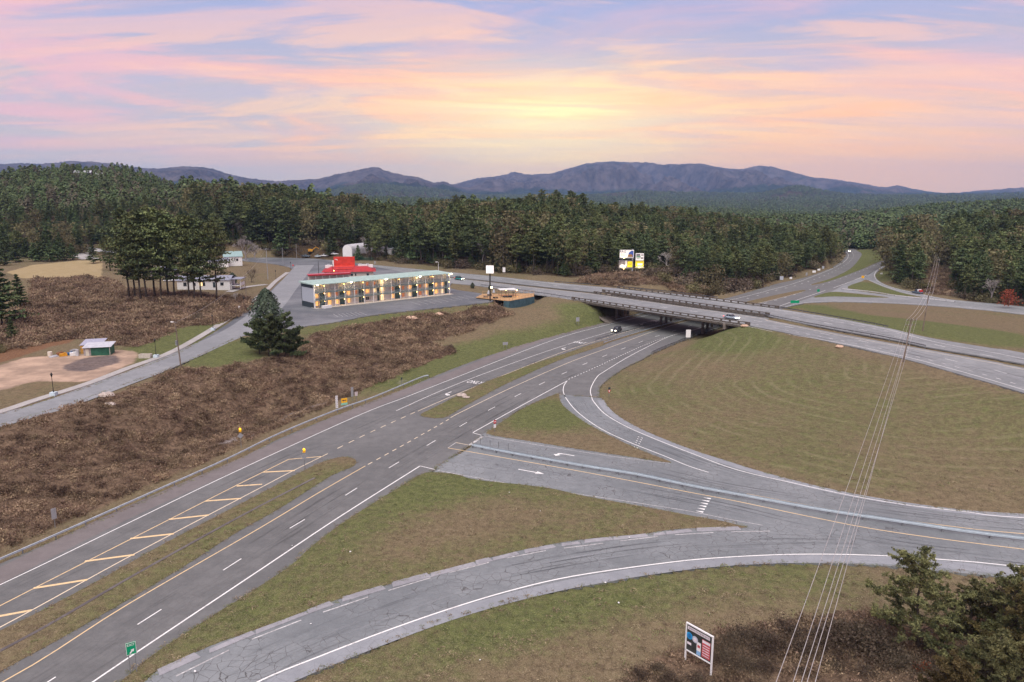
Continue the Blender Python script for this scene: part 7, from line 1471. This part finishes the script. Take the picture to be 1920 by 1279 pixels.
def utility(p, h, label, arms=0, r=.15, m_=None, lean=(0, 0), extra=None, group=None, rz=0.0):
    o = empty('utility_pole', p, rz, label, 'utility pole', group); MB().tube([(0, 0, -.5), (lean[0], lean[1], h)], r, 8, r2=r*.65).build('pole', m_ or M_WOODP, o)
    for k in range(arms):
        z = h-.4-k*1.1; f = z/h; MB().box((lean[0]*f, lean[1]*f-.14, z), (2.5, .12, .13)).build('crossarm', m_ or M_WOODP, o)
        for x in (-1.1, -.4, .4, 1.1): MB().tube([(lean[0]*f+x, lean[1]*f-.14, z+.06), (lean[0]*f+x, lean[1]*f-.14, z+.3)], .05, 6).build('insulator', M_GREYC, o)
    if extra == 'transformer': MB().tube([(.3, 0, h-2.9), (.3, 0, h-2.0)], .24, 10).build('transformer', M_GALVD, o)
    if extra == 'lamp': MB().tube([(0, 0, h-.3), (-.6, -.5, h)], .04, 5).build('bracket', M_GALVD, o); MB().box((-.8, -.6, h), (.6, .3, .14)).build('lamp_head', M_SWHITE, o)
    return o
def hgt(p, ytop): return CAMZ-(ytop-YH)/1406*p.y-p.z
poles = {}
def pole_at(key, px, py, ytop, label, **k):
    z = k.pop('z', None); p = W(px, py, z) if z is not None else hit(px, py); h = hgt(p, ytop); poles[key] = p+Vector((0, 0, h)); return utility(p, h, label, **k)
o = pole_at('a', 340, 692, 606, 'dark leaning utility pole with light and transformer below the street', arms=0, r=.17, extra='lamp', lean=(-.5, 0)); MB().tube([(-.45, -.2, hgt(o.location, 648)-.5), (-.45, -.2, hgt(o.location, 648)+.5)], .26, 10).build('transformer', M_GALVD, o)
pole_at('b', 462.5, 567, 516, 'thin brown utility pole right of the pine grove', r=.14); pole_at('c', 502.5, 524, 465, 'tall pale utility pole on the lawn left of the intersection', arms=1, r=.17, m_=M_GREYC); pole_at('d', 531, 497, 464, 'pale utility pole by the intersection, left of two', r=.15, m_=M_GREYC); pole_at('e', 556.5, 486, 457, 'pale utility pole beyond the intersection, right of two', r=.15, m_=M_GREYC)
pole_at('f', 598, 522, 489, 'dark pole at the left corner of the red-roofed restaurant', r=.14, m_=M_BLACK, z=UZ); o = pole_at('g', 625, 524, 495, 'dark pole with amber lamp in front of the restaurant', r=.13, m_=M_BLACK, z=UZ); inst('lamp', lm, o, (.5, -.3, 4.0)); point(o, (.7, -.7, 4.0), 20, (1, .7, .25), .2)
o = pole_at('h', 822.5, 522, 491, 'white lamp pole behind the right end of the motel roof', r=.12, m_=M_WHITEP, z=UZ); MB().box((-.8, -.3, hgt(o.location, 491)), (1.0, .35, .25)).build('lamp_head', M_SWHITE, o)
# high line across the loop field
ra = W(1693, 680, UZ-.2); H1_ = hgt(ra, 600); pr_ = utility(ra, H1_, 'tall brown power pole with crossarm in the loop field by the upper highway', arms=2, r=.19, lean=(1.0, 0), rz=.15); poles['r1'] = ra+Vector((1.0, 0, H1_))
rb2 = hit(1729.5, 621); utility(rb2, hgt(rb2, 548), 'second power pole, on the field beyond the upper highway', arms=1, r=.17, lean=(.8, 0), rz=.15); poles['r2'] = rb2+Vector((.8, 0, hgt(rb2, 548)))
rc = hit(1748, 552); utility(rc, min(hgt(rc, 478), 16), 'third power pole at the foot of the brown gap in the woods', arms=1, r=.17, lean=(.6, 0), rz=.15); poles['r3'] = rc+Vector((.6, 0, min(hgt(rc, 478), 16)))
rd = A(1756, 520, Gp(*A(1756, 520)[:2])); utility(rd, hgt(rd, 452), 'tall pale power pole high in the gap of the right-hand woods', arms=1, r=.22, m_=M_GREYC, rz=.15); poles['r4'] = rd+Vector((0, 0, hgt(rd, 452)))
re = A(1765, 520, Gp(*A(1765, 520)[:2])); utility(re, hgt(re, 459), 'grey pole beside the tallest one in the woods gap', r=.18, m_=M_GREYC)
rt = hit(108, 448); utility(rt, 8, 'pale wooden pole with two crossarms on the left hill foot', arms=2, r=.2, m_=M_GREYC)
M_WIRE = mat('aluminium_wire', (.50, .48, .47), .4, .3)
def wire(a, b, sag, label, r=.02, group='power lines'):
    P_ = [a.lerp(b, t/16)-Vector((0, 0, sag*4*(t/16)*(1-t/16))) for t in range(17)]; m_ = MB(); m_.tube([p-a for p in P_], r, 4, cap=False); tag(m_.build('power_line', M_WIRE, loc=a), label, 'power line', group)
for k, (off, dz, bx) in enumerate([(-1.1, -.15, 1440), (-.4, -.15, 1474), (.4, -.15, 1490), (1.1, -.15, 1501), (.0, -1.3, 1518)]):
    a = poles['r1']+Vector((off, 0, dz)); e = ray(bx, 1300); D = 26.0; e_ = Vector((e[0]/e[1]*D, D, CAMZ+e[2]/e[1]*D)); ext = a+(e_-a)*1.35
    wire(a, ext, .8, ['leftmost overhead wire crossing the ramp roads', 'second overhead wire from the left over the ramps', 'middle overhead wire of the five over the ramps', 'second overhead wire from the right over the ramps', 'rightmost overhead wire of the five over the ramps'][k], .015, 'overhead wires running down to the bottom of the photo')
for k, off in enumerate((-1.0, 0, 1.0)):
    lb = ['left', 'middle', 'right'][k]
    for u_, v_, nm in (('r1', 'r2', 'between the first two poles over the upper highway'), ('r2', 'r3', 'between the second and third poles'), ('r3', 'r4', 'climbing the gap in the right-hand woods')): wire(poles[u_]+Vector((off, 0, -.15)), poles[v_]+Vector((off, 0, -.15)), 1.0, f'{lb} overhead wire {nm}', .025)
wire(poles['b'], poles['a'], 1.4, 'overhead wire from the grove pole to the leaning street pole', .02); wire(poles['c'], poles['b'], 1.0, 'overhead wire from the lawn pole to the grove pole', .02); wire(poles['d'], poles['c'], .8, 'overhead wire from the intersection pole to the lawn pole', .02)
# cabinet and trough
p = W(449.5, 583, UZ+.1); o = empty('utility_cabinet', p, .3, 'white utility cabinet on a pale base beside the street', 'cabinet'); MB().box((0, 0, .2), (.9, .9, .5)).build('base', M_BASE, o); MB().box((0, 0, .95), (.6, .45, 1.1)).build('box', M_WHITEP, o); MB().box((0, 0, 1.53), (.7, .55, .08)).build('lid', M_WHITEP, o)
p = hit(273, 671); o = empty('trough', p, .1, 'grey concrete trough standing on the gravel lot by the street', 'trough'); 
for c, d in (((0, -.6, .45), (2.6, .12, .9)), ((0, .6, .45), (2.6, .12, .9)), ((-1.25, 0, .45), (.12, 1.2, .9)), ((1.25, 0, .45), (.12, 1.2, .9)), ((0, 0, .1), (2.5, 1.2, .12))): MB().box(c, d).build('side', M_CONCP, o)
# ================================================================== shed and scrap
sp_ = hit(184, 664); sh = empty('shed', sp_, .22, 'green and grey metal shed with pale tin lean-to roofs on the sandy lot', 'shed')
MB().box((1.4, 0, 1.15), (5.2, 4.6, 2.5)).build('green_wall', M_SHEDG, sh); rib = MB()
for k in range(17): rib.box((-1.1+k*.31, -2.33, 1.15), (.06, .05, 2.3))
rib.build('wall_rib', M_SHEDG, sh); m_ = MB(); m_.add([(-3.4, -2.9, 2.35), (4.6, -2.9, 2.45), (4.6, 2.6, 3.1), (-3.4, 2.6, 3.0), (-3.4, -2.9, 2.42), (4.6, -2.9, 2.52), (4.6, 2.6, 3.17), (-3.4, 2.6, 3.07)], [(3, 2, 1, 0), (4, 5, 6, 7), (0, 1, 5, 4), (1, 2, 6, 5), (2, 3, 7, 6), (3, 0, 4, 7)]); m_.build('roof', M_TIN, sh)
MB().box((-2.2, -.1, 1.1), (2.0, 4.2, 2.4)).build('board_wall', M_SIDING, sh); MB().box((-2.2, -2.24, 1.05), (.9, .08, 2.0)).build('door', mat('pale_door', (.55, .52, .44), .7), sh); MB().box((3.98, -2.35, 1.2), (.12, .12, 2.4)).build('corner_post', M_TANW, sh)
m_ = MB(); m_.add([(-5.4, 1.5, 2.4), (.8, 1.5, 2.5), (1.2, 6.2, 3.5), (-5.0, 6.2, 3.4), (-5.4, 1.5, 2.47), (.8, 1.5, 2.57), (1.2, 6.2, 3.57), (-5.0, 6.2, 3.47)], [(3, 2, 1, 0), (4, 5, 6, 7), (0, 1, 5, 4), (1, 2, 6, 5), (2, 3, 7, 6), (3, 0, 4, 7)]); m_.build('rear_roof', mat('lilac_tin_roof', (.36, .37, .46), .5, .2), sh); MB().box((-3.8, 3.4, 1.2), (2.8, 3.6, 2.4)).build('plank_wall', mat('orange_plank', (.45, .24, .06), .8, 0, .3, 3), sh)
sh.scale = (.78, .78, .82)
g = random.Random(5)
junk = [((-6.2, -.6), (1.6, .9, .7), M_WHITEP, 'appliance', 'white scrap appliance lying against the shed'), ((-5.0, -1.2), (.7, .7, 1.5), M_TIN, 'water_tank', 'upright pale water tank at the shed corner'), ((-7.6, .3), (1.3, .8, .5), M_BLUEC, 'tarpaulin_bundle', 'blue tarpaulin bundle in the scrap heap'), ((-8.8, -1.0), (1.5, .8, .6), M_JUNKY, 'scrap_machine', 'orange scrap machine in the junk beside the shed'), ((-10.2, .4), (1.2, 1.0, .6), M_RUST, 'scrap_metal', 'rusty scrap metal in the middle of the heap'), ((-12.5, -.4), (1.0, .6, 1.0), M_TANW, 'barrel', 'cream barrel at the left end of the scrap heap'), ((-11.0, -1.8), (1.6, 1.1, .25), M_TIN, 'metal_sheet', 'pale metal sheet on the ground by the scrap heap'), ((-7.0, 1.6), (1.4, 1.0, .9), M_GREYC, 'scrap_box', 'grey scrap box behind the white appliance')]
cr, srn = math.cos(.22), math.sin(.22)
for (x, y), d, m_, nm, lb in junk:
    x *= .8; wx, wy = sp_.x+x*cr-y*srn, sp_.y+x*srn+y*cr; zg = Gp(wx, wy); mb = MB()
    if nm in ('barrel', 'water_tank'): mb.tube([(0, 0, 0), (0, 0, d[2])], d[0]*.5, 12)
    else:
        mb.box((0, 0, d[2]/2), d, g.uniform(0, 1)); mb.box((.2, .1, d[2]+.08), (d[0]*.6, d[1]*.5, .16), g.uniform(0, 1.5))
    tag(mb.build(nm, m_, loc=(wx, wy, zg)), lb, 'scrap')
# ================================================================== vehicles
def car(p, rz, label, body_m, kind='suv', lights='head', name='car', blur=None):
    o = empty(name, p, rz, label, 'car'); L_, Wd, H_ = (4.6, 1.85, 1.65) if kind == 'suv' else (4.7, 1.8, 1.42)
    if kind == 'pickup': L_, Wd, H_ = 5.5, 1.95, 1.8
    def loft(secs, nm, m_, y):
        V, F = [], []; n_ = len(secs[0])
        for j, s_ in enumerate(secs):
            for a, b in s_: V.append((a, y[j], b))
        for j in range(len(secs)-1):
            for i in range(n_): F.append((j*n_+i, j*n_+(i+1) % n_, (j+1)*n_+(i+1) % n_, (j+1)*n_+i))
        F += [tuple(range(n_-1, -1, -1)), tuple((len(secs)-1)*n_+i for i in range(n_))]; MB().add(V, F).build(nm, m_, o, True)
    h, z0 = L_/2, .28; bz = .95 if kind != 'sedan' else .82
    prof = [(-h, z0+.1), (-h+.05, bz-.15), (-h+.35, bz), (h-1.2, bz+.02), (h-.25, bz-.12), (h, bz-.32), (h, z0+.12), (h-.15, z0), (-h+.15, z0)]
    inner = [(a*.985, z0+(b-z0)*.97) for a, b in prof]; loft([inner, prof, prof, inner], 'body', body_m, [-Wd/2, -Wd/2+.1, Wd/2-.1, Wd/2])
    cab = {'suv': [(-h+.15, bz-.02), (-h+.45, H_-.06), (-h+.8, H_), (.25, H_), (1.05, bz)], 'sedan': [(-h+.55, bz-.02), (-h+1.25, H_), (.15, H_), (1.0, bz)], 'pickup': [(-.7, bz-.02), (-.6, H_), (.7, H_), (1.4, bz)]}[kind]
    ctop = [(a*.93, bz+(b-bz)*.98) for a, b in cab]; loft([[(a, b if b < bz+.05 else b) for a, b in ctop], cab, cab, ctop], 'window_band', M_GLASS, [-Wd/2+.18, -Wd/2+.26, Wd/2-.26, Wd/2-.18])
    tops = [c for c in cab if c[1] > H_-.1]; x0, x1 = min(t[0] for t in tops)+.05, max(t[0] for t in tops)-.02; MB().box(((x0+x1)/2, 0, H_+.015), (x1-x0, Wd-.55, .05)).build('roof', body_m, o)
    for s_ in (-1, 1): MB().box(((cab[0][0]+cab[-1][0])/2-.1, s_*(Wd/2-.15), (bz+H_)/2), (.07, .08, H_-bz)).build('pillar', body_m, o)
    wm_ = MB(); wm_.tube([(0, -.11, 0), (0, .11, 0)], .34, 14); wme = wm_.mesh('wheel', M_TYRE); rm_ = MB().tube([(0, -.118, 0), (0, .118, 0)], .2, 10).mesh('rim', M_RIM)
    for x in (-h+.85, h-.9):
        for s_ in (-1, 1): w_ = inst('wheel', wme, o, (x, s_*(Wd/2-.1), .34)); inst('rim', rm_, w_)
    for s_ in (-1, 1):
        MB().box((h-.03, s_*(Wd/2-.3), bz-.24), (.1, .36, .16)).build('headlight', M_HEAD if lights in ('head', 'both') else M_GREYC, o); MB().box((-h+.02, s_*(Wd/2-.22), bz-.15), (.08, .24, .2)).build('tail_light', M_TAIL if lights in ('tail', 'both') else M_SRED, o)
        MB().box((.75, s_*(Wd/2+.06), bz+.08), (.18, .14, .12)).build('mirror', body_m, o)
    if kind == 'pickup':
        for s_ in (-1, 1): MB().box((-1.75, s_*.85, bz+.1), (2.0, .1, .3)).build('bed_side', body_m, o)
    return o
def heading(a, b, z=0): v = W(*b, z)-W(*a, z); return math.atan2(v.y, v.x)
P_BLK = mat('dark_grey_car_paint', (.08, .09, .105), .25, .2, .1, 1, .5); P_SIL = mat('silver_blue_car_paint', (.42, .50, .55), .25, .3, .06, 1, .5); P_TEAL = mat('teal_green_car_paint', (.03, .22, .20), .25, .1, .1, 1, .5); P_WHT = mat('white_car_paint', (.7, .7, .72), .3, 0, .04, 1, .5); P_SLATE = mat('slate_car_paint', (.10, .14, .18), .3, .1, .1, 1, .5)
car(W(1156, 622, .01), heading((1156, 622), (1110, 638)), 'dark grey SUV with yellow headlights on the lower highway before the bridge', P_BLK, 'suv', 'head')
car(W(1371, 598, UZ+.02), heading((1371, 598), (1420, 605.5), UZ), 'silver sedan with red tail lights on the bridge', P_SIL, 'sedan', 'both'); car(W(861, 525, UZ+.02), heading((861, 525), (915, 531), UZ), 'teal green SUV on the upper highway behind the motel', P_TEAL, 'suv', 'both')
car(W(1592, 472, .02), heading((1598, 478), (1590, 470))+math.pi, 'oncoming car with bright headlights at the top of the far curve', P_WHT, 'sedan', 'head')
o = car(W(1720, 550.5, .02), heading((1720, 550), (1690, 545)), 'dark pickup loaded with white and red cargo on the far ramp', P_SLATE, 'pickup', 'none', 'pickup_truck')
o = empty('cargo', W(1723, 551, .02)+Vector((0, 0, 1.05)), heading((1720, 550), (1690, 545)), 'white and orange-red cargo in the bed of the dark pickup', 'cargo'); MB().box((0, 0, .45), (1.0, 1.5, 1.0)).build('white_box', M_WHITEP, o); MB().box((-1.0, 0, .4), (.8, 1.4, .8)).build('red_box', M_SRED, o)
for px, py, lb, m_, k, rz in [(597,482,'silver blue car parked left of the white one across the intersection',P_SIL,'sedan',.2),(609,481,'white car parked among scrap across the intersection',P_WHT,'sedan',-.2),(573,482,'dark slate pickup parked at the left of the yard across the intersection',P_SLATE,'pickup',0.1),(627,478,'white SUV parked at the pine edge left of the arched building',P_WHT,'suv',.5),(302,495,'white SUV parked behind the pine grove',P_WHT,'suv',.2),(318,528,'white car parked by the grey bungalow',P_WHT,'sedan',.1),(366,494,'white car behind the pine grove beside the bungalow',P_WHT,'sedan',.4),(447,486,'dark red car near the white cottage',mat('maroon_car_paint',(.14,.03,.04),.3),'sedan',1.2)]: car(hit(px, py), rz, lb, m_, k, 'none')
p = hit(583, 474); o = empty('excavator', p+Vector((0, 0, 0)), .3, 'orange yellow digger in the yard across the intersection', 'digger'); MB().box((0, 0, .45), (3.4, 2.2, .8)).build('tracks', M_TYRE, o); MB().box((-.3, 0, 1.6), (2.6, 2.0, 1.4)).build('body', M_JUNKY, o); MB().box((.7, .5, 2.5), (1.1, .9, 1.3)).build('cab', M_GLASS, o); MB().tube([(1.0, -.3, 1.8), (3.2, -.3, 3.6), (5.0, -.3, 2.2), (5.0, -.3, .8)], .2, 6).build('arm', M_JUNKY, o); MB().box((5.0, -.3, .5), (.9, .9, .7)).build('bucket', M_RUST, o)
# fence in front of the arched building
fa, fb = hit(640, 487), hit(700, 489); fo = empty('mesh_fence', fa, 0, 'dark green mesh fence in front of the arched building', 'fence'); k = 16; pmf = MB().tube([(0, 0, 0), (0, 0, 2.0)], .04, 5).mesh('post', M_SHEDG)
for i in range(k+1): q = fa.lerp(fb, i/k)-fa; inst('post', pmf, fo, q)
m_ = MB()
for z in (.3, .8, 1.3, 1.95): m_.tube([Vector((0, 0, z)), fb-fa+Vector((0, 0, z))], .03, 4)
for i in range(120): q = (fb-fa)*(i/120); m_.tube([q+Vector((0, 0, .1)), q+Vector((0, 0, 1.95))], .012, 3, cap=False)
o = m_.build('mesh', M_SHEDG, fo); o['kind'] = 'stuff'
# litter flecks and stones on the verges
lit = [(548,1025),(1013,960),(657,1037),(583,1172),(366,1262),(955,925),(1020,800),(1197,870),(1135,1095),(1160,1133),(900,1240),(880,745),(1105,690),(760,700),(203,762),(1180,1010)]
lmsh = MB().ball((0, 0, .1), .17, 6, 4, sq=(1.2, .8, .5)).mesh('litter', M_WHITEP)
for k, (px, py) in enumerate(lit): o = inst('litter', lmsh, None, hit(px, py)+Vector((0, 0, .12)), random.random()*6, random.uniform(.35, .8)); tag(o, 'scrap of white litter lying on the mown turf', 'litter', 'scraps of white litter on the verges')
for px, py, s_, lb in [(866,744,.9,'pair-like pale stone in the middle median, larger'),(874,747,.6,'small pale stone beside the larger one in the median'),(1396,613,.9,'tan boulder at the right end of the bridge'),(1574,652,.8,'orange tan stone below the upper highway'),(200,745,1.2,'pale flat rock in the vine bank below the street'),(205,762,.9,'second pale rock lower in the vine bank'),(770,600,1.6,'pinkish clay outcrop on the bank below the motel lot'),(822,592,1.2,'smaller clay outcrop right of the large one')]:
    m_ = MB(); m_.ball((0, 0, s_*.25), s_, 9, 6, sq=(1.3, .9, .5)); m_.v = [tuple(Vector(v)*(1+.25*noise.noise(Vector(v)*1.7+Vector((px, 0, 0))))) for v in m_.v]; p = hit(px, py); tag(m_.build('rock', mat('pale_rock', (.42, .36, .32), .9, 0, .2, 2) if 'pale' in lb else mat('tan_rock', (.52, .36, .26), .9, 0, .2, 2), loc=p+Vector((0, 0, .1))), lb, 'rock')
# ================================================================== air
hz = MB(); hz.box((0, 6500, 220), (34000, 16500, 860)); M_AIR = bpy.data.materials.new('evening_haze'); M_AIR.use_nodes = True
_t = M_AIR.node_tree; _t.nodes.clear(); _v = _t.nodes.new('ShaderNodeVolumePrincipled'); _v.inputs['Color'].default_value = (.36, .56, .98, 1); _v.inputs['Density'].default_value = 5.2e-5
_v.inputs['Anisotropy'].default_value = .0; _o = _t.nodes.new('ShaderNodeOutputMaterial'); _t.links.new(_v.outputs[0], _o.inputs['Volume'])
tag(hz.build('haze', M_AIR), 'thin blue evening haze', kind='stuff')
